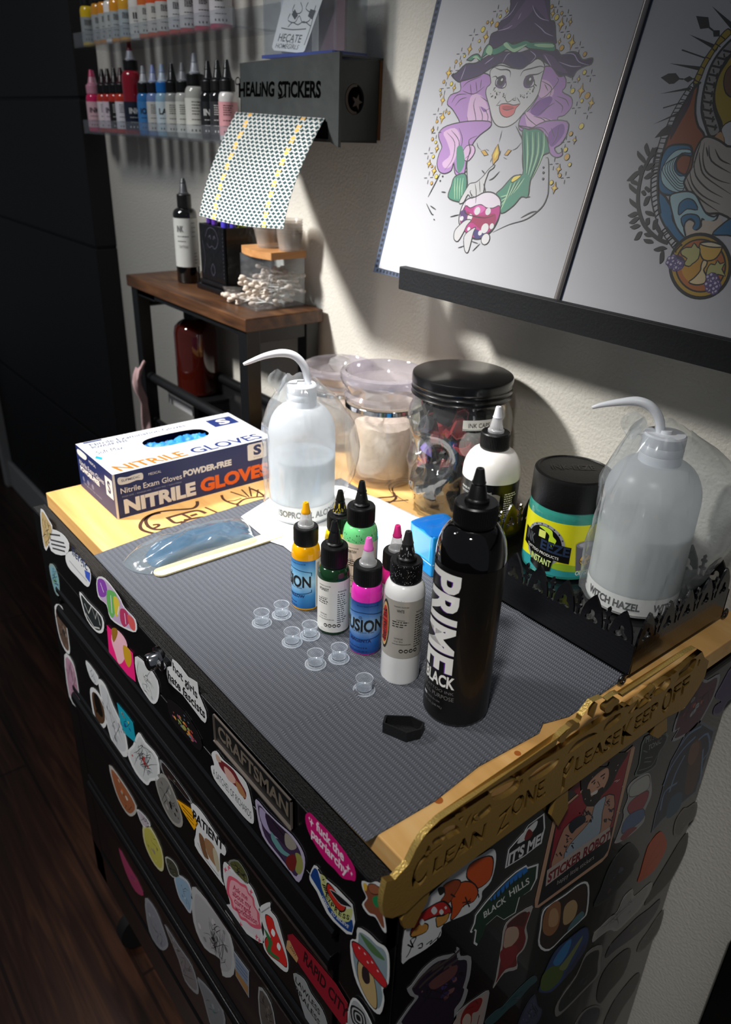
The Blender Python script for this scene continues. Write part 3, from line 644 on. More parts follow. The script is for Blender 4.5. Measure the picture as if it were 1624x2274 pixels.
hp = on(2, .0110); rim = [hp(*p) for p in pp("855,1588.5 914,1590.7 943.6,1605.7 936,1620 904,1628.5 850,1605.7")]
cx_ = sum(rim, Vector())/6
def ins(L, k, z): return [Vector((cx_.x+(p.x-cx_.x)*k, cx_.y+(p.y-cx_.y)*k, z)) for p in L]
b = B(); o_, i_, bo_, bi_ = ins(rim, 1, .0115), ins(rim, .90, .0115), ins(rim, .99, .0006), ins(rim, .88, .0022)
V = o_+i_+bo_+bi_; F = []
for k in range(6):
    j = (k+1) % 6; F += [(k, j, 6+j, 6+k), (12+k, 12+j, j, k), (6+k, 6+j, 18+j, 18+k)]
F += [tuple(range(18, 24)), tuple(reversed(range(12, 18)))]
b.add(V, F, BP); b.build('wall', cp_)
# ================================================================ WASH BOTTLES WITH BAGS
LDPE = clear('milky_polyethylene', '#f4f6f8', .30, .3, body='#f6f7f9', ior=1.3)
LIQ = mat('cloudy_liquid', '#c3ccd0', .3, noise_amt=.05, scale=15)
CAPW = mat('white_translucent_cap', '#e8ebf0', .35, sub=.1)
BAG = clear('clear_bag_film', '#f6f9fb', .84, .16, body='#f2f5f8', ior=1.9)
def wash_bottle(x, y, z0, r, H, zcap, rc, tube_px, word, label, liquid, bag_seed, flare, tint, bag_lab, lo_=0):
    c = (x, y, z0); a = camang(x, y)
    t = thing('wash_bottle', c, label, 'wash bottle'); hs = zcap[0]-z0
    prof = [(0, 0), (r*.9, 0), (r*.98, .002), (r, .006), (r, H)]+shoulder(r, H, rc*.95, hs+.001, 8)[1:]
    B().lathe(prof, c, LDPE, 56).build('body', t)
    lm = mat('liquid_'+tint.strip('#'), tint, .3, noise_amt=.04)
    B().lathe([(0, .001), (r*.93, .001), (r*.965, .006), (r*.965, liquid), (0, liquid)], c, lm, 48).build('liquid', t)
    hh = zcap[1]-zcap[0]
    B().lathe([(rc*.9, -.002), (rc, 0), (rc, hh*.3), (rc*.985, hh*.32), (rc, hh*.36), (rc, hh*.6), (rc*.985, hh*.62), (rc, hh*.66), (rc, hh-.0015), (rc*.93, hh), (.006, hh), (.0055, hh+.003), (0, hh+.003)], (x, y, zcap[0]), CAPW, 72, 36, .006, (2, 7)).build('cap', t)
    n = Vector((math.cos(a), math.sin(a), 0)); f = onplane(c, n); P = [f(*p) for p in tube_px]
    P = [Vector(v) for v in smooth([tuple(p) for p in P], 5, closed=False)]; n_ = len(P)
    rad = [.0044*(1 if i > n_*.42 else .36+.64*i/(n_*.42)) for i in range(n_)]
    B().tube(P, rad, CAPW, 14).build('spout', t)
    lb = B(); band(lb, c, r+.0003, .005, .0235, pc('#eceae4'))
    W = len(word)*.0052
    nc = int(2*PI*r/(W+.010))
    for k in range(nc): cyltext(lb, word, c, r+.0004, a+R_(lo_)+k*2*PI/nc, W, .0105, .0076, INK(), off=.035)
    lb.build('label', t)
    # bag: open film draped over the shoulders, open at the foot
    rnd = random.Random(bag_seed); bb = B(); prof = []; nz = 30; zt = zcap[1]-z0+.004; seg = 72
    for i in range(nz+1):
        s_ = i/nz; z = zt*(1-s_)+.010*s_
        rr = rc*1.15+(r*1.07-rc*1.15)*min(1, s_*3.0)**.7+.004*s_
        prof.append((rr, z))
    def fn(p, ang, z, q):
        wv = .0045*noise.noise(Vector((math.cos(ang)*2.2, math.sin(ang)*2.2, z*18+bag_seed)))+.0026*noise.noise(Vector((math.cos(ang)*7, math.sin(ang)*7, z*40+bag_seed)))
        s_ = z/zt; k = 1+wv/.04*1.1
        fl = max(0, math.cos(ang-flare[0]))**flare[2]*flare[1]*(math.sin(PI*min(1, max(0, (s_-.12)/.86)))**.8)
        rr = max(q*k+fl, (r+.0015) if z < H+.004 else rc+.001)
        return Vector((c[0]+rr*math.cos(ang), c[1]+rr*math.sin(ang), p.z+(.012*noise.noise(Vector((ang*1.3, bag_seed, 0))) if s_ > .93 else 0)))
    bb.lathe(prof, c, BAG, seg, fn=fn, caps=False)
    # loose ear of film beside the cap
    e = Vector((math.cos(a-PI/2+.2), math.sin(a-PI/2+.2), 0)); base = Vector(c)+e*(rc+.010)+Vector((0, 0, zt-.01)); V = []; F = []
    for i in range(9):
        for j in range(7):
            u, v = i/8-.5, j/6; wd = .020*math.sin(PI*(.25+.75*(1-v)))+.003
            V.append(base+e*(u*wd)+Vector((0, 0, v*.024-abs(u)*.008))+n*(.003*math.sin(u*7+v*4)))
    for i in range(8):
        for j in range(6): F.append((i*7+j, (i+1)*7+j, (i+1)*7+j+1, i*7+j+1))
    bb.add(V, F, BAG, True)
    tag(bb.build('plastic_bag', loc=(x, y, z0)), bag_lab, 'plastic bag')
    return t
wash_bottle(-.454, .231, .0035, .0392, .1020, (.1400, .1655), .0172, pp("541,809 556,803 590,790 625,784 652,789 671,806 681,830 684,858"), 'ISOPROPYL ALCOHOL', 'milky wash bottle marked isopropyl alcohol, in the bright light beside the glove box', .076, 3, (.9, .022, 3), '#e9edef', 'clear crinkled plastic bag pulled over the isopropyl alcohol bottle', 20)
wash_bottle(-.093, .383, .0125, .0440, .1120, (.1600, .1880), .0192, pp("1316,905 1338,899 1378,893 1415,891 1445,902 1463,927 1466,960 1460,1000"), 'WITCH HAZEL', 'milky wash bottle marked witch hazel, standing in the black gothic tray', .083, 8, (1.0, .045, 3), '#cfd2c8', 'clear plastic bag hanging loose over the witch hazel bottle', -22)
# ================================================================ GLOVE BOX
gb = thing('glove_box', (-.626, .153, .0), 'blue and white cardboard box of nitrile gloves with an open oval slot', 'glove box')
X0, X1, Y0, Y1, H = -.6845, -.568, .0436, .262, .0578
NV = mat('navy_card', '#1d2a5c', .45); WC = mat('white_card', '#c3c4c8', .55, spec=.3); OR = pc('#e8641b'); NVp = pc('#1c2b60'); CR = pc('#e7e2da')
bx = B(); bx.box((X0, Y0, 0.0006), (X1, Y1, H-.0006), NV)
def ovl(cx, cy, a_, b_, n=32):      # stadium
    out = []
    for k in range(n):
        t = 2*PI*k/n; ex = abs(math.cos(t))**.6*math.copysign(1, math.cos(t)); out.append((cx+a_*ex, cy+b_*abs(math.sin(t))**.8*math.copysign(1, math.sin(t))))
    return out
TF = lambda u, v: Vector((X1+(X0-X1)*v, Y0+(Y1-Y0)*u, H))      # u along the length, v towards the back
bx = B(); bx.add([(X0, Y0, 0), (X1, Y0, 0), (X1, Y1, 0), (X0, Y1, 0), (X0, Y0, H), (X1, Y0, H), (X1, Y1, H), (X0, Y1, H)], [(0, 3, 2, 1), (0, 1, 5, 4), (1, 2, 6, 5), (2, 3, 7, 6), (3, 0, 4, 7)], NV)
hl = [TF(u, v) for u, v in ovl(.52, .57, .205, .17)]
bx.prism([[TF(0, 0), TF(1, 0), TF(1, 1), TF(0, 1)], hl], (0, 0, 1), 0, WC)
bx.prism([[p-Vector((0, 0, .028)) for p in [TF(.02, .02), TF(.98, .02), TF(.98, .98), TF(.02, .98)]]], (0, 0, 1), 0, NV)
# prints on top
T = Flat(bx, TF, (0, 0, 1)); D = pc('#2b3550')
T.text('NITRILE', (.055, .045), (.46, .045), (.035, .20), OR, off=.03); T.text('GLOVES', (.50, .045), (.955, .045), (.49, .20), NVp, off=.02)
T.text('Nitrile Examination Gloves', (.06, .845), (.66, .845), (.06, .925), D, off=.01); T.text('POWDER-FREE', (.055, .765), (.27, .765), (.055, .83), D, off=.02)
T.text('Soft Max', (.045, .585), (.20, .585), (.05, .68), D); T.text('FOOD SAFE   POWDER-FREE   LATEX FREE', (.08, .30), (.50, .30), (.08, .325), pc('#8f96a8'))
T.fill([(.04, .955), (.15, .955), (.15, .99), (.04, .99)], NVp); T.fill([(.80, .63), (.97, .63), (.97, .88), (.80, .88)], NVp); T.text('S', (.850, .68), (.925, .68), (.850, .84), CR, off=.02)
T.fill([(.012, .50), (.035, .42), (.05, .48), (.03, .56)], pc('#1f8fd6'))
# long face (towards the camera's right)
Fm = lambda u, v: Vector((X1, Y0+(Y1-Y0)*u, H*v)); T = Flat(bx, Fm, (1, 0, 0))
T.text('NITRILE', (.045, .10), (.475, .10), (.045, .385), CR, off=.055); T.text('GLOVES', (.505, .12), (.965, .12), (.505, .405), OR, off=.055)
T.text('Nitrile Exam Gloves', (.035, .545), (.395, .545), (.035, .665), CR, off=.01); T.text('POWDER-FREE', (.405, .575), (.715, .575), (.405, .705), CR, off=.05)
T.text('FOOD SAFE  /  POWDER-FREE  /  LATEX FREE  /  NON-STERILE', (.04, .455), (.39, .455), (.04, .485), pc('#9aa0b4'))
T.fill([(.03, .76), (.08, .735), (.13, .76), (.165, .75), (.165, .89), (.12, .90), (.08, .88), (.03, .905)], CR, sm=4); T.text('SUPMEDIC', (.045, .80), (.15, .80), (.045, .85), NVp, off=.01); T.text('MEDICAL', (.20, .80), (.275, .80), (.20, .855), CR)
T.fill([(.835, .56), (.945, .56), (.955, .58), (.955, .93), (.945, .95), (.835, .95), (.825, .93), (.825, .58)], CR); T.text('S', (.865, .68), (.92, .68), (.865, .90), NVp, off=.05); T.text('SMALL', (.865, .60), (.92, .60), (.865, .64), pc('#9a9a9a'))
# end face
Fe = lambda u, v: Vector((X0+(X1-X0)*u, Y0, H*v)); T = Flat(bx, Fe, (0, -1, 0))
T.fill([(.04, .80), (.25, .80), (.30, .93), (.06, .93)], CR, sm=3); T.text('MEDICAL', (.36, .82), (.55, .82), (.36, .88), CR)
T.text('Nitrile Exam Gloves', (.06, .58), (.74, .58), (.06, .70), CR); T.text('POWDER-FREE', (.06, .44), (.60, .44), (.06, .55), CR, off=.05)
T.fill([(.78, .40), (.96, .40), (.97, .84), (.78, .84)], CR); T.text('S', (.83, .50), (.91, .50), (.83, .76), NVp, off=.04)
for i in range(3): T.dot(.12+.13*i, .26, .0035, pc('#6d7390'))
T.text('100 gloves by weight', (.10, .14), (.62, .14), (.10, .18), pc('#8c91a8'))
bx.add([(X1+.0006, Y0-.0006, 0), (X1+.0006, Y0+.0022, 0), (X1+.0006, Y0+.0022, H), (X1+.0006, Y0-.0006, H)], [(0, 1, 2, 3)], CR)
bx.build('carton', gb)
GLV = mat('blue_nitrile', '#2e83cc', .4, bump=.5, bscale=120, sub=.1)
g = B(); V = []; F = []; nx, ny = 34, 20
for i in range(nx+1):
    for j in range(ny+1):
        u, v = i/nx, j/ny; p = TF(.31+.42*u, .38+.38*v); h = .010*noise.noise(Vector((u*5, v*3, 2)))+.006*noise.noise(Vector((u*14+v*6, v*9, 5)))
        V.append((p.x, p.y, H-.006+h*.8-.006*(2*abs(v-.5))**2))
for i in range(nx):
    for j in range(ny): F.append((i*(ny+1)+j, (i+1)*(ny+1)+j, (i+1)*(ny+1)+j+1, i*(ny+1)+j+1))
g.add(V, F, GLV, True); tag(g.build('nitrile_gloves', loc=(-.626, .153, .04)), 'blue nitrile gloves showing through the oval slot of the glove box', 'gloves')
# ================================================================ STICK, WRAPPED PACKET, BLUE WRAPPED BOX
st = B(); A0, A1 = zf(360, 1276), zf(614, 1193); d = (A1-A0).normalized(); nn = Vector((-d.y, d.x, 0)); L = []
for k in range(13): t = -PI/2+PI*k/12; L.append(A1+d*(.0082*math.cos(t))+nn*(.0085*math.sin(t)))
for k in range(13): t = PI/2+PI*k/12; L.append(A0+d*(.0082*math.cos(t))+nn*(.0085*math.sin(t)))
st.prism([[Vector((p.x, p.y, .0042)) for p in L]], (0, 0, 1), .0018, wood('birch_stick', '#d9c592', '#e6d6a8', '#efe3bd', sc=(60, 6, 60)))
tag(st.build('wooden_stick', loc=(-.42, .10, .003)), 'pale wooden spatula stick lying on the grey cloth beside the wrapped packet', 'stick')
pk = thing('wrapped_packet', (-.45, .08, .002), 'clear cellophane packet with a folded blue item inside, lying between stick and glove box', 'packet')
fpk = on(2, .008); ol = [fpk(*p) for p in pp("272,1238 300,1210 350,1190 430,1163 520,1146 548,1150 566,1180 572,1196 520,1212 430,1236 350,1262 322,1264 290,1256")]
def pillow(outline, zb, h, mt, name, parent, seed, nr=9, rough=.002):
    b = B(); c = sum(outline, Vector())/len(outline); O = [Vector(v) for v in smooth([tuple(p) for p in outline], 5)]; n = len(O); V = []; F = []
    for i in range(nr+1):
        k = i/nr
        for p in O:
            q = c+(p-c)*k; z = zb+.0008+h*(1-k*k)**.6+rough*noise.noise(Vector((q.x*90, q.y*45, seed)))*(1-k**3)
            V.append((q.x, q.y, max(z, zb+.0004)))
    for i in range(nr):
        for k in range(n): F.append((i*n+k, i*n+(k+1) % n, (i+1)*n+(k+1) % n, (i+1)*n+k))
    F.append(tuple(nr*n+k for k in reversed(range(n))))
    b.add(V, F, mt, True); return b.build(name, parent)
pillow(ol, .0014, .016, clear('crinkled_cellophane', '#f4f8fa', .80, .10, body='#c5ced4', ior=1.9), 'wrapper', pk, 4, 16, .009)
il = [fpk(*p) for p in pp("322,1226 350,1196 430,1168 515,1150 552,1162 560,1186 505,1198 430,1216 378,1240 340,1248")]
pillow(il, .0016, .011, mat('teal_blue_sleeve', '#184f6e', .5, bump=.4, bscale=60), 'blue_insert', pk, 2, 10, .005)
bl = thing('wrapped_blue_box', (-.268, .285, .001), 'bright blue plastic box in shiny wrap standing between skull jar and big black bottle', 'box')
BLU = mat('bright_blue_plastic', '#1f97dd', .25, coat=.5); BL2 = mat('pale_blue_window', '#5fb1dc', .25, coat=.5)
q0 = [(-.2940, .262), (-.250, .256), (-.242, .296), (-.286, .303)]
b = B(); V = [(x, y, z) for z, k in ((.0010, 1), (.050, 1.0)) for x, y in q0]
b.add(V, [(0, 3, 2, 1), (4, 5, 6, 7), (0, 1, 5, 4), (1, 2, 6, 5), (2, 3, 7, 6), (3, 0, 4, 7)], BLU)
def qface(i, j, u, v, o=0):
    A, Bq = Vector((*q0[i], 0)), Vector((*q0[j], 0)); p = A+(Bq-A)*u; return Vector((p.x, p.y, .001+.049*v))
nf = Vector((Vector(q0[1])-Vector(q0[0])).to_3d()).cross(Vector((0, 0, 1))).normalized()
T = Flat(b, lambda u, v: qface(0, 1, u, v), nf, base=2e-4)
rr_ = [(.12, .42), (.16, .36), (.84, .36), (.90, .42), (.90, .88), (.84, .94), (.16, .94), (.12, .88)]
T.fill(rr_, pc('#53c1f2', .2), sm=2); T.fill([(x*.86+.07, y*.84+.10) for x, y in rr_], BL2, sm=2); T.stroke([(.02, .31), (.98, .31)], pc('#bfe6f8', .2), .0012); T.stroke([(.3, .2), (.7, .2)], pc('#0f66a8', .2), .003)
nf2 = Vector((Vector(q0[2])-Vector(q0[1])).to_3d()).cross(Vector((0, 0, 1))).normalized()
T = Flat(b, lambda u, v: qface(1, 2, u, v), nf2, base=2e-4); T.fill(rr_, pc('#53c1f2', .2), sm=2); T.fill([(x*.86+.07, y*.84+.10) for x, y in rr_], BL2, sm=2); T.stroke([(.02, .31), (.98, .31)], pc('#bfe6f8', .2), .0012)
b.build('case', bl, bevel=.002)
pillow([Vector((x*1.0, y*1.0, 0)) for x, y in [(-.2915, .2625), (-.270, .2590), (-.2510, .2570), (-.2435, .2950), (-.264, .2990), (-.2850, .3020)]], .0495, .0025, clear('blue_film', '#9fd4f0', .5, .1, body='#2f9be0', ior=1.6), 'film', bl, 5, 8, .003)
# ================================================================ SKULL JAR AND ITS CUPS
GLS = clear('jar_glass', '#eef3f1', .95, .02, body='#ffffff', ior=2.7)
jx, jy = -.369, .403; ja = math.atan2(CAM.y-jy, CAM.x-jx)-.85      # the face looks to the left of the camera
jar = thing('skull_jar', (jx, jy, .0), 'clear skull-shaped glass jar with black screw lid, full of black, red and purple cups', 'jar')
def gauss(dx, dy, s1, s2): return math.exp(-(dx/s1)**2-(dy/s2)**2)
def skullfn(k=0):
    def fn(p, a, z, q):
        d = (a-ja+PI) % (2*PI)-PI; e = abs(d); r = q+k
        r -= .023*gauss(e-.46, z-.080, .25, .017)                      # eye sockets
        r += .008*gauss(e-.46, z-.080, .38, .030)*(1-gauss(e-.46, z-.082, .26, .018))
        r -= .009*gauss(d, z-.060, .12, .010)                          # nose
        r += .010*gauss(d, z-.036, .55, .016)+.006*gauss(e-.75, z-.060, .2, .014)   # jaw, cheek bones
        r -= .010*gauss(e-1.15, z-.040, .35, .022)
        r += .0016*math.cos(d*26)*gauss(d, z-.036, .5, .010)           # teeth
        r += .008*gauss(e-1.55, z-.085, .16, .020)                     # ears
        r += .007*gauss(e-PI, z-.10, .8, .04)
        return Vector((jx+r*math.cos(a), jy+r*math.sin(a), p.z))
    return fn
prof = [(0, .0005), (.040, .0005), (.047, .003), (.050, .010), (.050, .020), (.051, .030), (.052, .040), (.0535, .050), (.055, .060), (.056, .070), (.0575, .080), (.059, .090), (.0605, .100), (.0615, .110), (.0615, .120), (.0600, .130), (.0565, .138), (.0535, .1435), (.0525, .150)]
q = []
for i in range(len(prof)-1):
    for k in range(3): t = k/3; q.append((prof[i][0]*(1-t)+prof[i+1][0]*t, prof[i][1]*(1-t)+prof[i+1][1]*t))
q.append(prof[-1])
B().lathe(q, (jx, jy, 0), GLS, 120, fn=skullfn(), caps=False).build('glass', jar)
LID = mat('black_satin_lid', '#0c0c0d', .28, coat=.4)
b = B(); b.lathe([(.0525, .1475), (.0590, .1475), (.0602, .1490), (.0590, .1510), (.0588, .1535), (.0602, .1555), (.0590, .1575), (.0588, .160), (.0600, .162), (.0596, .1645), (.0600, .1690), (.0592, .1715), (.0575, .1725), (0, .1725)], (jx, jy, 0), LID, 80); b.build('lid', jar)
tf = on(2, 0)
b = B(); a_ = camang(jx, jy)+.10; band(b, (jx, jy, 0), .0610, .122, .1345, pc('#e6e3da'), a_-.02, a_+.62, 14); cyltext(b, 'INK CAPS', (jx, jy, 0), .0612, a_+.30, .026, .1255, .0055, INK()); b.build('label', jar)
cap_cols = [('black', '#0a0a0b'), ('dark red', '#8c2a30'), ('black', '#101013'), ('purple', '#6a4fc0'), ('grey', '#47484c'), ('red', '#a83a3e'), ('lilac', '#8b6fc8')]
protos = []
for nm, cc in cap_cols:
    t = thing('coffin_cup', (jx, jy, .05), nm+' coffin-shaped ink cup among the many filling the skull jar', 'ink cup', 'small %s cups inside the skull jar' % nm)
    P = [(-.0125, 0), (-.0075, .0085), (.010, .0068), (.0145, 0), (.010, -.0068), (-.0075, -.0085)]
    o_ = [Vector((jx+x, jy+y, .055)) for x, y in P]; c0 = Vector((jx, jy, .055)); i_ = [c0+(p-c0)*.86 for p in o_]
    dz = Vector((0, 0, -.010)); V = o_+i_+[c0+(p-c0)*.92+dz for p in o_]+[c0+(p-c0)*.8+dz*.85 for p in o_]; F = []
    for k in range(6): j = (k+1) % 6; F += [(k, j, 6+j, 6+k), (12+k, 12+j, j, k), (6+k, 6+j, 18+j, 18+k)]
    F += [tuple(range(18, 24)), tuple(reversed(range(12, 18)))]
    B().add(V, F, mat('cup_'+cc.strip('#'), cc, .35)).build('cup_wall', t); protos.append(t)
rnd = random.Random(11); placed = []; used = [False]*len(protos)
tries = 0
while len(placed) < 210 and tries < 16000:
    tries += 1
    z = rnd.uniform(.013, .131); zz = z
    ri = .038 if z < .05 else (.042 if z < .09 else (.046 if z < .12 else .040)); a = rnd.uniform(0, 2*PI); rr = ri*math.sqrt(rnd.random())
    d = abs((a-ja+PI) % (2*PI)-PI)
    if d < .9 and .055 < z < .11: rr = min(rr, .030)
    p = Vector((jx+rr*math.cos(a), jy+rr*math.sin(a), z))
    if any((p-q_).length < (.0100 if z < .075 else .0122) for q_ in placed): continue
    placed.append(p)
    if z > .085: k = rnd.choice([0, 1, 4, 5, 1, 2, 5])
    elif z > .05: k = rnd.choice([0, 2, 3, 4, 0, 2, 6, 1, 0, 2])
    else: k = rnd.choice([0, 2])
    rot = (rnd.uniform(0, 6.28), rnd.uniform(0, 6.28), rnd.uniform(0, 6.28))
    if not used[k]: used[k] = True; protos[k].location = p; protos[k].rotation_euler = rot
    else: dup(protos[k], p, rot)
# ================================================================ CLEAR JARS
PLX = clear('clear_jar_plastic', '#f3f4f2', .86, .04, body='#f3e6da', ior=1.75)
RIM = clear('thick_clear_rim', '#eceaf0', .70, .05, body='#e9e4ea', ior=2.1)
def glass_jar(x, y, r, h, label, knob, fill):
    c = (x, y, 0); t = thing('clear_jar', c, label, 'jar')
    b = B(); b.lathe([(0, .0005), (r*.80, .0005), (r*.86, .004), (r*.92, .016), (r, .050), (r, h*.66), (r*.98, h*.70), (r*.94, h*.74), (r*.96, h*.80)], c, PLX, 72, caps=False)
    b.lathe([(r*.74, .008), (r*.80, .012), (r*.90, .052), (r*.91, h*.62)], c, PLX, 56, caps=False); b.build('jar_body', t)
    B().lathe([(r*1.0, h*.685), (r*1.015, h*.69), (r*1.015, h*.725), (r*1.0, h*.73)], c, mat('polished_band', '#b9bbbd', .12, 1), 72, caps=False).build('band', t)
    b = B(); b.lathe([(r*.94, h*.74), (r*1.02, h*.76), (r*1.04, h*.79), (r*.98, h*.82), (r*1.0, h*.85), (r*1.09, h*.89), (r*1.15, h*.94), (r*1.13, h*.985), (r*1.02, h), (r*.96, h*.97), (r*.94, h*.90), (r*.6, h*.87), (0, h*.865)], c, RIM, 72, caps=False)
    lid = b.build('lid', t)
    if knob:
        B().lathe([(0, h*.865), (.008, h*.87), (.007, h*.90), (.013, h*.94), (.017, h*1.0), (.014, h*1.06), (.006, h*1.09), (0, h*1.095)], c, clear('knob_glass', '#ffffff', .8, .02, ior=2.6), 10, caps=False).build('knob', lid)
    b = B(); rn = random.Random(5)
    def cf(p, a, z, q): k = 1+.10*noise.noise(Vector((math.cos(a)*2.5, math.sin(a)*2.5, z*40))); return Vector((x+q*k*math.cos(a), y+q*k*math.sin(a), p.z+.004*noise.noise(Vector((a*2, 3, 1)))))
    b.lathe([(0, .010), (r*.66, .010), (r*.78, .03), (r*.82, fill*.7), (r*.74, fill*.95), (r*.4, fill), (0, fill*.97)], c, mat('cotton_filling', '#e4d3c4', .95, bump=.9, bscale=130, noise_amt=.12, scale=60), 48, fn=cf)
    tag(b.build('cotton_wads', loc=c), 'soft pale cotton filling seen inside '+('the jar with the glass knob' if knob else 'the wide-rimmed clear jar'), 'cotton', kind='stuff')
glass_jar(-.487, .384, .0510, .1500, 'wide-rimmed clear jar with a shiny band, between wash bottle and skull jar', False, .082)
glass_jar(-.622, .412, .0480, .1220, 'clear jar with a faceted glass knob on its lid, behind the wash bottle', True, .07)
# ================================================================ GOTHIC TRAY
TRM = mat('black_enamel_metal', '#08080a', .22, coat=.5, bump=.1, bscale=500)
tray = thing('tray', (-.15, .36, 0), 'black gothic metal tray with pointed arches, trefoil cut-outs and curled feet', 'tray')
tx0, tx1, ty0, ty1 = -.236, -.0215, .277, .436; zb, zt_ = .0085, .036
def gothic(L, n):
    """outer loop and holes of one side in (u, z)"""
    out = [(0, zb), (L, zb)]; holes = []; w_ = L/n; pts = []
    for i in range(n):
        x = L-w_*(i+.5)
        pts += [(x+w_*.5, .038), (x+w_*.38, .0385), (x+w_*.36, .045), (x+w_*.28, .054), (x+w_*.15, .061), (x+w_*.05, .0655), (x, .067), (x-w_*.05, .0655), (x-w_*.15, .061), (x-w_*.28, .054), (x-w_*.36, .045), (x-w_*.38, .0385)]
        if i < n-1:
            f = x-w_*.5; q_ = .0011
            fin = [(f+q_, .040), (f+q_, .046), (f+3*q_, .047), (f+3*q_, .049), (f+q_, .050), (f+q_, .054), (f+2.6*q_, .055), (f+2.6*q_, .057), (f+q_, .058), (f+q_*1.4, .061), (f, .063)]
            pts = pts+fin+[(2*f-a_, z_) for a_, z_ in reversed(fin[:-1])]
        tre = []
        for k in range(36):
            a = PI/2+2*PI*k/36; rr = .0052*(1+.42*math.cos(3*(a-PI/2))); tre.append((x+rr*math.cos(a), .0445+rr*math.sin(a)))
        holes.append(tre)
    return out+pts, [h for h in holes if h]
def side(A, Bp, n, nrm, name='side_panel'):
    A = Vector(A); Bp = Vector(Bp); L = (Bp-A).length; u = (Bp-A)/L; o, hs = gothic(L, n)
    P = lambda q_: A+u*q_[0]+Vector((0, 0, q_[1]))
    B().prism([[P(p) for p in o]]+[[P(p) for p in h] for h in hs], nrm, .0022, TRM).build(name, tray, bevel=.0003)
side((tx0, ty0, 0), (tx1, ty0, 0), 7, (0, -1, 0)); side((tx1, ty0, 0), (tx1, ty1, 0), 5, (1, 0, 0))
side((tx0, ty1, 0), (tx1, ty1, 0), 7, (0, 1, 0)); side((tx0, ty0, 0), (tx0, ty1, 0), 5, (-1, 0, 0))
B().box((tx0+.001, ty0+.001, .0088), (tx1-.001, ty1-.001, .0115), TRM).build('base', tray)
for x, y, dx, dy in ((tx0, ty0, 0, -1), (tx1, ty0, 0, -1), (tx0, ty1, 0, 1), (tx1, ty1, 0, 1)):
    P = []
    for k in range(26):
        t = k/25; a = -PI*.35+t*2*PI*1.25; rr = .0062*(1-.62*t); P.append((x-.001, y+dy*(.002+.0045+rr*math.cos(a)*1.0), .0070-rr*math.sin(a)*.9+.0005))
    P = [(x-.001, y, .0105)]+P; zmin = min(p[2] for p in P)
    B().tube([(p[0], p[1], p[2]-zmin+.0013) for p in P], .0012, TRM, 8).build('foot', tray)
# jar of green gel standing in the tray
gx, gy = -.180, .380; gj = thing('gel_jar', (gx, gy, .0117), 'squat jar of green gel with black lid and yellow label, standing in the gothic tray', 'jar'); c = (gx, gy, .0117); r = .0405; ga = camang(gx, gy)
B().lathe([(0, 0), (r*.92, 0), (r, .003), (r, .070), (r*.97, .076), (r*.9, .080)], c, mat('green_gel_jar', '#2f8577', .12, coat=.8), 72).build('jar_body', gj)
b = B(); b.lathe([(r*.9, .078), (r*.985, .078), (r*.99, .080), (r*.99, .107), (r*.975, .1095), (r*.90, .1105), (r*.88, .1095), (0, .1095)], c, mat('black_plastic_lid', '#0c0b0b', .4, bump=.1, bscale=500), 120, 60, .004, (2, 3))
V, F, asp = text2d('INK-EEZE', .01)
b.add([(gx+(x-.5)*.045*math.cos(.9)-(y*.012)*math.sin(.9), gy+(x-.5)*.045*math.sin(.9)+(y*.012)*math.cos(.9), .0117+.1099) for x, y in V], F, mat('raised_lid_letters', '#191817', .3))
b.build('lid', gj)
YL = pc('#d8d41e', .3); b = B(); band(b, c, r+.0002, .006, .066, YL); rl = r+.0003
class Cyl:      # print on a cylinder: u in metres along the arc, v height
    def __init__(s, b, c, r, a): s.b, s.c, s.r, s.a, s.h = b, c, r, a, 0
    def P(s, u, v): th = s.a+u/s.r; rr = s.r+s.h; return (s.c[0]+rr*math.cos(th), s.c[1]+rr*math.sin(th), s.c[2]+v)
    def fill(s, pts, mt, sm=0):
        q = smooth(pts, sm) if sm else pts; s.h += 2e-5
        tr = tessellate_polygon([[Vector((x, y, 0)) for x, y in q]]); bm = bmesh.new(); vs = [bm.verts.new((x, y, 0)) for x, y in q]
        for t in tr:
            try: bm.faces.new([vs[i] for i in t])
            except ValueError: pass
        x0 = min(x for x, y in q); x1 = max(x for x, y in q); k = math.floor(x0/.003)*.003
        while k < x1: bmesh.ops.bisect_plane(bm, geom=bm.verts[:]+bm.edges[:]+bm.faces[:], plane_co=(k, 0, 0), plane_no=(1, 0, 0)); k += .003
        bm.verts.index_update(); s.b.add([s.P(v.co.x, v.co.y) for v in bm.verts], [[v.index for v in f.verts] for f in bm.faces], mt); bm.free()
    def circ(s, u, v, rr, mt, k=28, e=1): s.fill([(u+rr*math.cos(2*PI*i/k), v+rr*e*math.sin(2*PI*i/k)) for i in range(k)], mt)
    def text(s, t, u0, u1, v, h, mt, off=0, slope=0):
        V, F, a = text2d(t, off, 14); s.h += 2e-5; s.b.add([s.P(u0+(u1-u0)*x, v+y*h+slope*x) for x, y in V], F, mt)
C = Cyl(b, c, r+.0004, ga); bk = pc('#0d0d0d', .3)
C.fill([(-.06, .006), (.06, .006), (.06, .012), (.03, .017), (.0, .014), (-.03, .019), (-.06, .013)], pc('#2f8f92', .3), 2)
C.fill([(-.012, .016), (.0, .021), (.022, .019), (.030, .023), (.045, .017), (.030, .012), (.0, .013)], pc('#8fae2a', .3), 3)
C.circ(-.020, .038, .0235, pc('#8d9096', .3)); C.circ(-.020, .038, .0205, bk)
for k in range(10): a_ = .1+k*.33; C.circ(-.020+.022*math.cos(a_), .038+.022*math.sin(a_), .0009, pc('#303236', .3), 8)
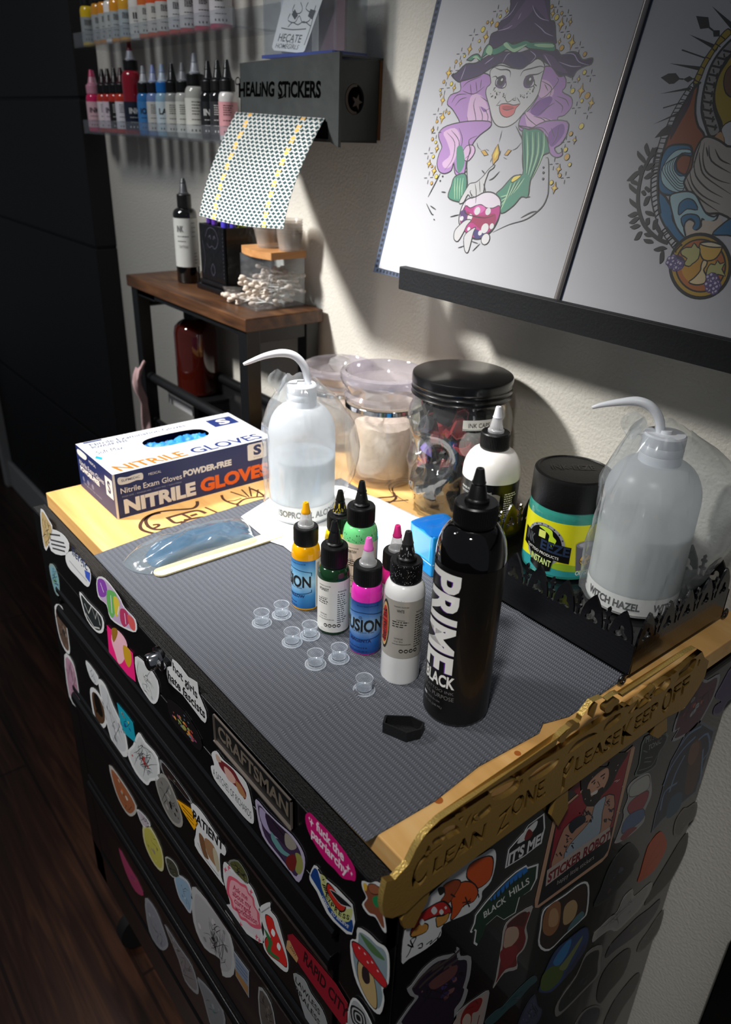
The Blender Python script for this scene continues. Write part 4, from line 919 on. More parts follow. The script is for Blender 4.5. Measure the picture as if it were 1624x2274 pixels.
C.fill([(-.026, .053), (-.018, .053), (-.018, .045), (-.026, .045)], pc('#cdd66a', .3)); C.fill([(-.027, .056), (-.020, .058), (-.012, .056), (-.010, .050), (-.006, .046), (-.008, .040), (-.009, .034), (-.011, .040), (-.014, .044), (-.014, .050), (-.020, .054)], pc('#b7d334', .3), 3)
C.fill([(-.048, .048), (.010, .0405), (.010, .0215), (-.048, .0290)], bk); C.text('INK', -.044, -.030, .0360, .0105, pc('#4b4d50', .3), .03, -.0015); C.text('EEZE', -.022, .009, .0330, .0105, pc('#26344d', .3), .03, -.0035)
C.text('TATTOO PRODUCTS', -.040, -.001, .0290, .0030, pc('#d6d6cf', .3), .01, -.0045); C.fill([(-.034, .029), (-.006, .024), (-.008, .010), (-.020, .006), (-.032, .012)], bk); C.text('INSTANT', -.032, -.008, .0175, .0070, pc('#c8dc8a', .3), .02, -.003)
C.fill([(.014, .044), (.038, .044), (.036, .014), (.018, .014)], pc('#5b5a66', .3)); C.circ(.026, .044, .012, pc('#7f7d89', .3), e=.36); C.circ(.026, .044, .009, pc('#a9a7b2', .3), e=.3)
C.circ(.027, .026, .0068, bk); C.circ(.027, .026, .0062, pc('#d8a62a', .3))
for k in range(3): a_ = PI/2+k*2*PI/3; C.fill([(.027+.0012*math.cos(a_), .026+.0012*math.sin(a_)), (.027+.0060*math.cos(a_-.5), .026+.0060*math.sin(a_-.5)), (.027+.0060*math.cos(a_+.5), .026+.0060*math.sin(a_+.5))], bk)
C.text('ORIGINAL', .018, .042, .0085, .005, pc('#e4e2d8', .3), .02)
b.build('label', gj)
# ================================================================ WALL SHELVES WITH INKS
ACR = clear('clear_acrylic', '#f6f8fa', .95, .04, body='#e9edf2', ior=1.7)
def shelf(z, x1, label):
    t = thing('acrylic_shelf', (-1.2, .445, z), label, 'shelf', None)
    B().box((-1.478, .400, z-.003), (x1, .478, z), ACR).build('ledge', t)
    B().box((-1.478, .400, z), (x1, .4025, z+.022), ACR).build('front_lip', t)
    B().box((-1.478, .4765, z), (x1, .4795, z+.035), ACR).build('back_plate', t)
    return t
shelf(.400, -.86, 'lower clear acrylic wall shelf holding a row of red, blue, white and black inks')
shelf(.549, -.865, 'upper clear acrylic wall shelf holding yellow, white and red inks, cut by the photo top')
def shelf_lab(col, marks, zlo, zhi, txt=None):
    def f(b, c, r, a):
        band(b, c, r, zlo, zhi, mat('shelflabel_'+col.strip('#'), col, .4)); k = INK() if marks == 0 else pc('#c9c9c6')
        if txt: cyltext(b, txt, c, r, a, .020, zlo+(zhi-zlo)*.58, .009, k, off=.03)
        else: tinylines(b, c, r, a, zhi-.006, zlo+.028, .016, k, 5, .0012, 2)
        tinylines(b, c, r, a, zlo+.020, zlo+.012, .018, k, 2, .001, 5)
        for i in range(4): th = a-.5+i*.33; band(b, c, r+.0003, zlo+.003, zlo+.006, k, th-.06, th+.06, 3)
    return f
rows = [ # px centre, size, body, cap, nozzle, tip, label colour, mark, text, description
 (206, 1, '#8d1f3c', '#0b0b0c', '#caa0b4', '#c84a7e', '#2a4a86', 1, None, 'dark pink ink bottle with blue label at the far left end'),
 (215, 1, '#d3215f', '#c88a9d', '#c88a9d', '#c93a68', '#dcb5bd', 0, 'INK', 'pink ink bottle with pale pink label and long frosted pink nozzle'),
 (239, 1, '#b5321f', '#0b0b0c', '#2a1418', '#14100f', '#d9cdd0', 0, None, 'orange-red ink with white label, first of the four small red ones'),
 (251, 1, '#b02a20', '#0b0b0c', '#251216', '#14100f', '#d4c4cd', 0, 'INK', 'red ink with pale lettered label, second of the four small red ones'),
 (265, 1, '#b42c1e', '#0b0b0c', '#211416', '#161212', '#201c1c', 1, None, 'red ink with black label among the small red ones'),
 (279, 1, '#b8321e', '#0b0b0c', '#3a1015', '#2a0d10', '#d6d4da', 0, None, 'red ink with white label standing against the tall crimson bottle'),
 (303, 2, '#8a1226', '#0b0b0c', '#b9b6bd', '#7a1c2c', '#1a2030', 1, 'INK', 'tall crimson ink bottle with dark label, tallest on the lower shelf'),
 (328, 1, '#2d70ae', '#0b0b0c', '#a7abb0', '#8b8f94', '#3f7cb6', 0, 'ION', 'blue ink bottle with blue label beside the tall crimson one'),
 (349, 1, '#6f86b4', '#12141c', '#9aa4c2', '#7d8cc0', '#c8c6c0', 0, None, 'pale periwinkle ink bottle with cream label'),
 (369, 1, '#8fb2c8', '#1668b4', '#aebccb', '#8ba2bd', '#c7d6dc', 0, 'LAS', 'light blue ink bottle with a bright blue collar'),
 (390, 1, '#8e918e', '#0b0b0c', '#15171a', '#15171a', '#cdccc4', 0, None, 'grey ink bottle, white label, tall black nozzle'),
 (413, 1, '#b4b5ae', '#0b0b0c', '#8a8c90', '#6f7276', '#d0d1c8', 0, None, 'narrow white-labelled ink with grey nozzle'),
 (440, 3, '#a9aaa3', '#0b0b0c', '#a9adb4', '#8f949c', '#d2d1c8', 0, None, 'wider white-labelled ink bottle with clear grey nozzle'),
 (468, 1, '#101113', '#0b0b0c', '#15171a', '#15171a', '#17181b', 1, 'INK', 'black ink bottle with black label and white print'),
 (489, 1, '#17181a', '#0b0b0c', '#15171a', '#15171a', '#2a2b2e', 1, None, 'black ink bottle with grey-striped label close to the sticker box'),
 (509, 1, '#c9c6c4', '#0b0b0c', '#15171a', '#15171a', '#c88f94', 0, None, 'white ink bottle with pink-patterned label half behind the sticker box')]
sp = on(1, .432)
for i, (cx, sz, bc, cc, nc, tc_, lc, mk, tx, ds) in enumerate(rows):
    p = sp(cx, 290)
    if sz == 1: a = (.0145, .057, .069, .085, .0120, .0862, .112)
    elif sz == 2: a = (.0185, .092, .106, .122, .0130, .1235, .150)
    else: a = (.0185, .062, .078, .095, .0140, .0963, .124)
    zl = a[1]-.002 if sz != 2 else .055
    ink_bottle(p.x, .432+(.012 if i == 0 else 0), .4002, *a, bc, nc, tc_, ds+', lower wall shelf', 'ink bottles on the lower wall shelf', cap_c=cc, lab=shelf_lab(lc, mk, .0085, zl, tx), seg=24, lo=True, scale_nz=1.15)
rows = [(198, '#d8b414', '#8f9494', 'yellow ink bottle at the left end'), (223, '#c98a22', '#9a9e9e', 'amber-topped ink bottle second from the left end'), (238, '#d2861c', '#a3a6a4', 'orange-topped ink bottle with grey label'), (251, '#e6e2dc', '#a9aca9', 'white ink bottle with small dark print'), (264, '#d68f20', '#a0a6a6', 'gold-topped ink bottle with pale grey label'), (284, '#d29a2a', '#9ea8ac', 'ochre-topped ink bottle with bluish white label'), (310, '#d9d6cf', '#c4c4bf', 'white ink bottle with bold lettered label'), (330, '#c7662a', '#b9bab4', 'copper ink bottle with white label'), (350, '#cf5326', '#c2bfb8', 'orange ink bottle with white label above the tall crimson one'), (371, '#c8482a', '#bdbbb5', 'burnt orange ink bottle with white label'), (398, '#c8452c', '#c4c5c4', 'red-orange ink with large white label'), (424, '#c13a3a', '#c9c7c6', 'coral red ink bottle with white label and dark patch'), (456, '#c02c4c', '#c8c3c6', 'raspberry ink bottle with white label'), (492, '#b81c4e', '#d0cccd', 'magenta ink bottle at the right end')]
for i, (cx, bc, lc, ds) in enumerate(rows):
    p = sp(cx, 60)
    ink_bottle(p.x, .432, .5492, .0145 if i < 6 else .0165, .057, .069, .085, .0120, .0862, .112, bc, '#b8bab8', bc, ds+', upper wall shelf', 'ink bottles on the upper wall shelf', lab=shelf_lab(lc, 0, .0085, .050, 'IIC' if i == 6 else None), seg=24, lo=True)
# ================================================================ STICKER BOX ON THE WALL
BX = mat('charred_black_wood', '#2b2f2f', .5, noise_amt=.5, scale=25, bump=.3, bscale=60)
EDG = mat('burnt_orange_edge', '#6d4420', .5)
sb = thing('sticker_dispenser', (-.73, .43, .41), 'black wooden wall box lettered healing stickers, with a crescent and star hole in its side', 'dispenser')
b = B(); b.prism([[Vector((x, .396, z)) for x, z in ((-.846, .502), (-.612, .5075), (-.612, .4035), (-.628, .4085), (-.636, .432), (-.848, .434), (-.856, .411), (-.846, .411))]], (0, -1, 0), .004, BX)
fp_ = on(1, .396); T = Flat(b, crop(fp_, 480, 100, 4.06), (0, -1, 0), base=3e-4); KK = mat('deep_black_letters', '#010101', .9, spec=.02)
for t_, p0, p1, p2, o_ in (("H", (205, 470), (262, 462), (205, 345), .03), ("EALiNG", (270, 458), (525, 460), (272, 335), .035), ("STiCKERS", (560, 465), (945, 470), (560, 330), .035)): T.text(t_, p0, p1, p2, KK, off=o_)
T.stroke(pp("205,355 180,350 185,300 215,310 218,480"), KK, .0016, sm=3); T.stroke(pp("560,480 600,470 620,440"), KK, .0016, sm=3)
b.build('front_plate', sb)
cr = [(.436+.0155*math.cos(t*2*PI/40), .4585+.0175*math.sin(t*2*PI/40)) for t in range(40)]
b = B(); b.prism([[Vector((-.632, y, z)) for y, z in ((.398, .500), (.479, .504), (.479, .412), (.398, .410))], [Vector((-.632, y, z)) for y, z in cr]], (1, 0, 0), .004, BX)
b.box((-.6345, .398, .5040), (-.630, .4795, .5065), BX); b.box((-.6325, .4755, .412), (-.6305, .4793, .504), EDG)
b.build('side_panel', sb)
# crescent and star inside the hole
mo = [(.436-.0150*math.cos(t), .4585+.0170*math.sin(t)) for t in [(-.5+i/20)*PI*1.15 for i in range(21)]]
inn = [(.4372-.0125*math.cos(t), .4585+.0140*math.sin(t)) for t in [(.5-i/20)*PI*1.1 for i in range(21)]]
b = B(); b.prism([[Vector((-.6315, y, z)) for y, z in mo+inn]], (1, 0, 0), .003, mat('worn_bronze', '#3a2b22', .5))
stp = [(.4395+(.0085 if k % 2 == 0 else .0036)*math.sin(2*PI*k/10+.3), .4555+(.0095 if k % 2 == 0 else .0040)*math.cos(2*PI*k/10+.3)) for k in range(10)]
b.prism([[Vector((-.6310, y, z)) for y, z in stp]], (1, 0, 0), .003, mat('worn_bronze', '#3a2b22', .5)); b.build('crescent_and_star', sb)
b = B(); b.box((-.850, .400, .4085), (-.637, .479, .412), BX); b.box((-.850, .400, .4985), (-.637, .479, .5025), BX); b.box((-.850, .400, .412), (-.846, .479, .4985), BX); b.box((-.846, .476, .412), (-.637, .4795, .4985), BX); b.build('box_shell', sb)
# hanging roll of patterned sheet
def sheetcurve():
    A, Bq = fp_(525, 249), fp_(722, 263); P = []
    n = 22; y1 = .255
    f2 = on(1, y1); A1, B1 = f2(443, 479), f2(630, 509)
    c1 = Vector((0, -.030, -.028))
    for i in range(n+1):
        t = i/n; w0 = (1-t)**2; w1 = 2*t*(1-t); w2 = t*t
        a = A*w0+(A*.62+A1*.38+c1)*w1+A1*w2; b_ = Bq*w0+(Bq*.62+B1*.38+c1)*w1+B1*w2; P.append((a, b_))
    return P
def star_mat():
    def f(nt, b):
        uv = N(nt, 'UVMap'); sx = N(nt, 'SeparateXYZ'); nt.links.new(uv.outputs[0], sx.inputs[0])
        def m(op, a, b_=None, c=None):
            n = N(nt, 'Math', operation=op)
            for i, v in enumerate((a, b_, c)):
                if v is None: continue
                if isinstance(v, (int, float)): n.inputs[i].default_value = v
                else: nt.links.new(v, n.inputs[i])
            return n.outputs[0]
        U = m('MULTIPLY', sx.outputs[0], 19); V = m('MULTIPLY', sx.outputs[1], 31)
        row = m('FLOOR', V); odd = m('MULTIPLY', m('MODULO', row, 2), .5); U2 = m('ADD', U, odd)
        fu = m('ABSOLUTE', m('SUBTRACT', m('FRACT', U2), .5)); fv = m('ABSOLUTE', m('SUBTRACT', m('FRACT', V), .5))
        star = m('LESS_THAN', m('ADD', m('POWER', fu, .62), m('POWER', m('MULTIPLY', fv, .8), .62)), .74)
        gcol = m('MINIMUM', m('ABSOLUTE', m('SUBTRACT', sx.outputs[0], .19)), m('ABSOLUTE', m('SUBTRACT', sx.outputs[0], .79)))
        gold = m('LESS_THAN', gcol, .022)
        r1 = m('LESS_THAN', m('ADD', m('POWER', fu, .8), m('POWER', fv, .8)), .72)
        og = m('MULTIPLY', gold, m('MULTIPLY', r1, m('GREATER_THAN', m('MODULO', m('ADD', row, 1), 3), .9)))
        a = N(nt, 'Mix', data_type='RGBA'); a.inputs[6].default_value = (*srgb('#b2b3b1'), 1); a.inputs[7].default_value = (*srgb('#1f3b3d'), 1); nt.links.new(star, a.inputs[0])
        g = N(nt, 'Mix', data_type='RGBA'); nt.links.new(a.outputs[2], g.inputs[6]); g.inputs[7].default_value = (*srgb('#d9a548'), 1); nt.links.new(og, g.inputs[0]); nt.links.new(g.outputs[2], b.inputs['Base Color'])
    return node_mat('star_patterned_film', f, .4)
P = sheetcurve(); V = []; n = len(P); k = 16
for i, (a, b_) in enumerate(P):
    for j in range(k+1): V.append(a+(b_-a)*(j/k)+Vector((0, 0, -.004*math.sin(PI*j/k)*(i/n))))
F = [(i*(k+1)+j, i*(k+1)+j+1, (i+1)*(k+1)+j+1, (i+1)*(k+1)+j) for i in range(n-1) for j in range(k)]
b = B(); b.add(V, F, star_mat(), True); o = b.build('sticker_roll', loc=(-.70, .37, .40))
uvl = o.data.uv_layers.new(name='UVMap')
for lp in o.data.loops: vi = lp.vertex_index; uvl.data[lp.index].uv = ((vi % (k+1))/k, 1-(vi//(k+1))/(n-1))
so = o.modifiers.new('thickness', 'SOLIDIFY'); so.thickness = .0004
tag(o, 'white star-patterned film sheet hanging in a curve from the black wall box', 'sticker sheet')
# brochure holder on top
hb = thing('leaflet_holder', (-.72, .42, .5065), 'clear acrylic leaflet holder with bluish edges standing on the black wall box', 'leaflet holder')
BLE = clear('blue_tinted_edge', '#8f9fd8', .55, .05, body='#6f80c8', ior=1.7)
b = B(); b.box((-.800, .408, .5080), (-.638, .4105, .72), ACR); b.box((-.800, .455, .5080), (-.638, .4575, .78), ACR); b.box((-.800, .408, .5080), (-.7975, .4575, .72), ACR); b.box((-.6405, .408, .5080), (-.638, .4575, .72), ACR); b.build('pocket', hb)
B().box((-.800, .404, .5066), (-.638, .459, .5105), BLE).build('foot', hb)
cdv = thing('leaflet', (-.72, .415, .52), 'white leaflet with black drawing and lettering tilted in the acrylic holder', 'leaflet'); PW = mat('white_leaflet', '#cfd0d0', .6)
fc = on(1, .4125); b = B(); L = [fc(*p) for p in pp("604,105 609,112 671,118 677,112 716,0 725,-60 660,-70 630,0")]; b.prism([L], (0, -1, 0), .0006, PW)
T = Flat(b, fc, (0, -1, 0)); dk = pc('#33393c')
T.text('HECATE', (617, 91), (667, 95), (622, 74), dk, off=.01); T.text('& THE', (636, 96), (652, 97), (637, 92), dk); T.text('HOMEGIRLS', (611, 106), (661, 110), (615, 96), dk, off=.005)
for s_ in ("640,60 650,50 662,55 675,48 690,58", "645,30 640,45 655,50 665,35 672,50 688,45 690,25", "655,10 650,25 665,30 672,20 668,5", "685,5 680,20 695,28 702,12", "625,62 650,66 680,64", "700,20 690,60 676,100"): T.stroke(pp(s_), dk, .0012, sm=3)
T.fill(pp("648,32 655,20 662,34 655,44"), dk); T.fill(pp("690,20 702,24 694,44 684,36"), dk)
b.build('sheet', cdv)
b = B(); b.box((-.700, .428, .512), (-.645, .432, .59), mat('plum_card', '#4b2a3a', .6)); tag(b.build('card', loc=(-.67, .43, .512)), 'plum coloured card standing behind the white leaflet in the holder', 'card')
b = B(); b.box((-.772, .418, .512), (-.705, .421, .64), mat('pale_card', '#b9bcc2', .6)); T = Flat(b, fc, (0, -1, 0)); tag(b.build('card', loc=(-.74, .42, .512)), 'pale grey card standing at the left inside the acrylic holder', 'card')
# ================================================================ SIDE TABLE
RW = wood('rustic_brown_board', '#2a190e', '#51341f', '#74502f', sc=(8, 45, 45), rough=.4)
BS = mat('black_tube_steel', '#0d0e10', .4)
tb = thing('side_table', (-.955, .405, -.865), 'narrow black metal table with rustic brown wooden top standing against the wall', 'table')
B().box((-1.172, .331, .150), (-.745, .472, .170), RW, .002).build('tabletop', tb)
for x in (-1.165, -.777):
    for y in (.336, .444): B().box((x, y, -.865), (x+.025, y+.024, .150), BS, .0015).build('leg', tb)
b = B()
for y in (.338, .446): b.box((-1.15, y, .128), (-.77, y+.02, .1495), BS, .001) if y > .4 else b.box((-1.15, y, .1365), (-1.07, y+.02, .1495), BS, .001)
for x in (-1.163, -.775): b.box((x, .35, .128), (x+.02, .455, .1495), BS, .001)
b.box((-1.14, .338, .140), (-.775, .352, .1495), BS); b.build('apron', tb)
for y in (.348, .456): B().tube([(-1.15, y, -.018), (-.77, y, -.018)], .009, BS, 12).build('rail', tb)
B().tube([(-1.185, .35, .115), (-1.185, .46, .115)], .010, BS, 12).build('end_rail', tb)
MS = node_mat('fine_black_mesh', lambda nt, b: None, .5)
def mesh_panel():
    if 'black_wire_mesh' in MATS: return MATS['black_wire_mesh']
    M = bpy.data.materials.new('black_wire_mesh'); MATS['black_wire_mesh'] = M; M.use_nodes = True; nt = M.node_tree; bs = nt.nodes['Principled BSDF']; bs.inputs['Base Color'].default_value = (.01, .01, .012, 1)
    tc = N(nt, 'TexCoord'); outs = []
    mp = N(nt, 'Mapping'); mp.inputs['Rotation'].default_value = (R_(45), R_(45), R_(45)); nt.links.new(tc.outputs['Object'], mp.inputs[0]); sx = N(nt, 'SeparateXYZ'); nt.links.new(mp.outputs[0], sx.inputs[0])
    for i in (0, 1):
        a = N(nt, 'Math', operation='MULTIPLY'); a.inputs[1].default_value = 1/.0032; nt.links.new(sx.outputs[i], a.inputs[0]); f = N(nt, 'Math', operation='FRACT'); nt.links.new(a.outputs[0], f.inputs[0]); l = N(nt, 'Math', operation='LESS_THAN'); l.inputs[1].default_value = .30; nt.links.new(f.outputs[0], l.inputs[0]); outs.append(l.outputs[0])
    mx = N(nt, 'Math', operation='MAXIMUM'); nt.links.new(outs[0], mx.inputs[0]); nt.links.new(outs[1], mx.inputs[1]); nt.links.new(mx.outputs[0], bs.inputs['Alpha']); return M
b = B(); b.box((-1.145, .455, -.155), (-.77, .4565, -.020), mesh_panel()); b.box((-1.145, .350, -.157), (-.77, .455, -.155), mesh_panel()); b.box((-1.145, .348, -.155), (-.77, .3495, -.105), mesh_panel()); b.build('mesh_basket', tb)
b = B().tube([(-1.145, .349, -.105), (-.77, .349, -.105)], .004, BS, 8); b.build('basket_rim', tb)
cl = B(); V = []; F = []
for i in range(15):
    for j in range(6):
        t = i/14; u = j/5-.5; V.append((-1.130+.004*math.sin(t*9+u*3)+.002, .335-.010-(.012*math.sin(min(1, t*3)*PI) if t < .33 else 0)+u*.018*(1-.3*t), .012-.20*t+.008*math.sin(u*5)*(1-t)))
for i in range(14):
    for j in range(5): F.append((i*6+j, (i+1)*6+j, (i+1)*6+j+1, i*6+j+1))
cl.add(V, F, mat('pink_white_cloth', '#c3a2a2', .9, noise_amt=.25, scale=70), True); o = cl.build('cloth', loc=(-1.176, .32, -.05)); so = o.modifiers.new('thickness', 'SOLIDIFY'); so.thickness = .003
tag(o, 'small pink and white cloth hung over the left front leg of the narrow table', 'cloth')
# amber bottle behind the front leg, on a black bracket shelf
bt = thing('bracket_shelf', (-1.08, .42, -.052), 'small black ledge fixed at the left end under the tabletop, with a white tag', 'shelf')
B().box((-1.155, .385, -.060), (-1.03, .465, -.050), BS, .002).build('ledge', bt)
B().box((-1.145, .383, -.078), (-1.045, .3855, -.060), mat('grey_tag', '#b9b9bb', .5)).build('tag_plate', bt)
am = thing('amber_bottle', (-1.095, .425, -.050), 'dark amber glass bottle with black cap standing under the narrow table', 'bottle'); c = (-1.095, .425, -.0498)
AMB = mat('amber_glass', '#3d0f08', .06, coat=1, noise_amt=.3, scale=20)
B().lathe([(0, 0), (.036, 0), (.040, .004), (.040, .118), (.0375, .130), (.028, .139), (.017, .144), (.016, .150)], c, AMB, 48).build('glass', am)
B().lathe([(.0175, .144), (.0195, .145), (.0195, .166), (.0150, .169), (.0150, .185), (.006, .187), (.006, .197), (0, .197)], c, K(), 36).build('cap', am)
# dark lotion bottle on the table
def lab_l(b, c, r, a):
    band(b, c, r, .028, .108, mat('off_white_label', '#b9bab6', .45)); k = pc('#4a4b4c')
    cyltext(b, 'INK', c, r, a-.5, .012, .086, .010, k, off=.03); tinylines(b, c, r, a-.3, .078, .070, .02, k, 2, .0015, 2); cyltext(b, 'TATTOO', c, r, a-.3, .016, .060, .004, k); tinylines(b, c, r, a+.7, .100, .078, .01, k, 4, .0012, 3); tinylines(b, c, r, a+.8, .050, .034, .008, k, 4, .0015, 4)
ink_bottle(-1.050, .398, .1702, .0205, .112, .124, .145, .0120, .146, .170, mat('black_glossy_bottle', '#0b0b0c', .08, coat=1), '#4a4c50', '#3a3c40', 'black squeeze bottle with white label and grey nozzle, at the left on the narrow table', None, lab=lab_l, seg=40, lo=True, scale_nz=1.15, cat='bottle', name='squeeze_bottle', tip_mid=.7)
# gothic black pen holder with purple things
ph = thing('pen_holder', (-.95, .425, .170), 'tall black ornate holder with stepped base, in the middle of the narrow table', 'holder')
ORN = mat('black_carved_resin', '#0a0a0d', .3, bump=.6, bscale=90, coat=.2)
b = B(); x0, x1, y0, y1 = -.990, -.905, .392, .462
b.box((x0-.006, y0-.008, .1702), (x1+.006, y1+.004, .179), ORN, .002); b.box((x0-.003, y0-.004, .179), (x1+.003, y1+.002, .187), ORN, .003); b.build('base', ph)
b = B(); zt2 = .276
for lo, hi in (((x0, y0, .187), (x1, y0+.004, zt2)), ((x0, y1-.004, .187), (x1, y1, zt2)), ((x0, y0, .187), (x0+.004, y1, zt2)), ((x1-.004, y0, .187), (x1, y1, zt2))): b.box(lo, hi, ORN, .001)
T = Flat(b, lambda u, v: Vector((x0+(x1-x0)*u, y0, .187+(zt2-.187)*v)), (0, -1, 0), base=4e-4); gy2 = mat('grey_ornament', '#3b3a46', .4)
for s_, w_ in (("0.25,.78 .35,.92 .5,.96 .65,.92 .75,.78 .7,.66 .6,.6 .5,.64 .4,.6 .3,.66", .0012), ("0.38,.78 .44,.82 .46,.76", .002), ("0.56,.76 .60,.82 .64,.78", .002), ("0.1,.1 .2,.4 .12,.7", .001), (".5,.1 .42,.2 .5,.32 .58,.2 .5,.1", .0015)): T.stroke(pp(s_), gy2, w_, sm=4)  # ornament lines in a lighter grey than the holder
for k in range(12): T.f = lambda u, v: Vector((x0+(x1-x0)*u, y0, .187+(zt2-.187)*v)); T.dot(.93, .12+.07*k, .0010, gy2)
b.build('box_shell', ph)
for i, (x, y, z1, cc, wd, lb) in enumerate(((-.979, .404, .322, '#4a2a86', .005, 'purple-handled tool at the left in the ornate holder'), (-.962, .408, .320, '#5b35a0', .005, 'second purple-handled tool leaning in the ornate holder'), (-.930, .405, .286, '#4b3fc0', .006, 'violet pen low in the ornate holder under the patterned sheet'), (-.914, .412, .290, '#4336a8', .005, 'blue-violet pen in the ornate holder beside the lime one'), (-.918, .430, .300, '#a9c21e', .007, 'lime green marker at the right in the ornate holder'))):
    b = B(); dx = (.006, -.004, .004, .002, .006)[i]; b.tube([(x, y, .190), (x+dx*.6, y, .25), (x+dx, y, z1-.012)], wd*.7, K(), 10); b.tube([(x+dx*.7, y, z1-.045), (x+dx, y, z1-.003), (x+dx, y, z1)], [wd, wd, wd*.5], mat('tool_'+cc.strip('#'), cc, .4), 12)
    tag(b.build('pen', loc=(x, y, .19)), lb, 'pen')
# swab dispenser
sd = thing('swab_dispenser', (-.83, .42, .170), 'clear cotton swab box with bamboo lid and open front tray on narrow table', 'dispenser')
X0, X1, Y0, Y1 = -.872, -.782, .400, .462
b = B(); b.box((X0, Y0, .172), (X0+.002, Y1, .243), ACR); b.box((X1-.002, Y0, .172), (X1, Y1, .243), ACR); b.box((X0, Y1-.002, .172), (X1, Y1, .243), ACR); b.box((X0, Y0, .195), (X1, Y0+.002, .243), ACR); b.build('clear_box', sd)
b = B(); b.box((X0, Y0-.028, .1705), (X1, Y1, .1725), ACR); b.prism([[Vector((X0, y, z)) for y, z in ((Y0-.034, .194), (Y0-.026, .172), (Y0, .172), (Y0, .190))]], (-1, 0, 0), .002, ACR); b.prism([[Vector((X1, y, z)) for y, z in ((Y0-.034, .194), (Y0-.026, .172), (Y0, .172), (Y0, .190))]], (1, 0, 0), .002, ACR)
b.add([(X0, Y0-.034, .194), (X1, Y0-.034, .194), (X1, Y0-.026, .172), (X0, Y0-.026, .172)], [(0, 1, 2, 3)], ACR); b.build('tray', sd)
BAM = wood('bamboo_lid', '#a8713f', '#c08a55', '#cf9c68', sc=(30, 6, 60))
L = [(X0-.002, Y0+.004), (X0+.02, Y0-.004), (-.827, Y0-.008), (X1-.02, Y0-.006), (X1+.002, Y0), (X1+.002, Y1+.002), (X0-.002, Y1+.002)]
B().prism([[Vector((x, y, .254)) for x, y in L]], (0, 0, 1), .0105, BAM).build('lid', sd, bevel=.001)
CT = mat('cotton', '#ded0c2', .95, bump=.6, bscale=300); sw0 = None; rnd = random.Random(4)
for i in range(96):
    fr = i < 22; x = rnd.uniform(X0+.012, X1-.012); y = rnd.uniform(Y0-.020, Y0+.004) if fr else rnd.uniform(Y0+.008, Y1-.012); hh = .004+(.010 if fr else .030*rnd.random()+.002*(i % 5)); z = .1745+hh*(.5 if fr else 1)*(.4+.6*(y-Y0+.03)/.06)
    rot = (rnd.uniform(-.35, .35), rnd.uniform(-.35, .35), rnd.uniform(-.5, .5)+ (1.2 if fr else 1.4))
    if sw0 is None:
        sw0 = thing('cotton_swab', (0, 0, 0), 'cotton swab among the heap in the clear box on the narrow table', 'cotton swab', 'cotton swabs in the clear box'); 
        B().tube([(-.0155, 0, 0), (.0155, 0, 0)], .0011, pc('#e8e4dc'), 8).build('stick', sw0)
        for sg_ in (-1, 1): B().tube([(sg_*.0125, 0, 0), (sg_*.0145, 0, 0), (sg_*.018, 0, 0), (sg_*.0215, 0, 0), (sg_*.023, 0, 0)], [.0014, .0030, .0033, .0028, .0012], CT, 10).build('cotton_tip', sw0)
        sw0.location = (x, y, z); sw0.rotation_euler = rot
    else: dup(sw0, (x, y, z), rot)
# nested clear cups on the lid
MC = clear('milky_cup', '#f8f6f4', .80, .2, body='#efeae4'); c0 = None
for i in range(6):
    z = .2545+.004*i; lb = 'clear medicine cup in the upturned stack on the bamboo lid'
    if c0 is None:
        c0 = thing('plastic_cup', (-.835, .432, z), lb, 'cup', 'nested clear cups on the bamboo lid'); B().lathe([(.0185, 0), (.0235, .026), (.0245, .027), (.0232, .0265), (.0180, .0005), (0, .0005)], (-.835, .432, z), MC, 36, caps=False).build('cup_wall', c0)
        cc2 = thing('plastic_cup', (-.790, .440, z), 'clear medicine cup in the right-hand stack on the bamboo lid', 'cup', 'second stack of clear cups on the bamboo lid'); B().lathe([(.0165, 0), (.0200, .024), (.0208, .025), (.0196, .0245), (.0160, .0005), (0, .0005)], (-.790, .440, z), MC, 36, caps=False).build('cup_wall', cc2)
    else: dup(c0, (-.835, .432, z)); dup(cc2, (-.790, .440, z))
# ================================================================ PICTURE LEDGE AND DRAWING PORTFOLIO
LB = mat('black_wood_ledge', '#15171a', .6, noise_amt=.2, scale=90, bump=.2, bscale=300)
ld = thing('picture_ledge', (.2, .43, .27), 'black wooden picture ledge fixed along the wall under the drawings', 'ledge')
B().box((-.455, .370, .2575), (1.0, .380, .2835), LB, .001).build('front_lip', ld)
B().box((-.455, .380, .2575), (1.0, .479, .2665), LB, .001).build('shelf_board', ld)
KL = .27; pn = Vector((0, -1, KL)).normalized()
def onp(x, y):
    d = ray(x, y); t = (.3835-CAM.y+KL*(CAM.z-.262))/(d.y-KL*d.z); return CAM+d*t
pf = thing('portfolio', (-.2, .39, .27), 'open clear-sleeved portfolio of drawings leaning on the black picture ledge', 'portfolio')
PG = mat('drawing_paper', '#bcbcc0', .5, noise_amt=.015, spec=.3); pz = lambda x, z: Vector((x, .3835+KL*(z-.262), z))
ZB, ZT = .2665, .61
SLV = mat('slate_blue_sleeve_edge', '#4a5468', .35)
b = B(); b.prism([[pz(-.5205, ZB), pz(-.236, ZB), pz(-.236, ZT), pz(-.5205, ZT)]], pn, .004, SLV)
for k in range(56): z = ZB+.006+k*.006; b.prism([[pz(-.5185, z)+pn*.0002, pz(-.5145, z)+pn*.0002, pz(-.5145, z+.003)+pn*.0002, pz(-.5185, z+.003)+pn*.0002]], pn, 0, mat('dark_stitch', '#20242c', .5))
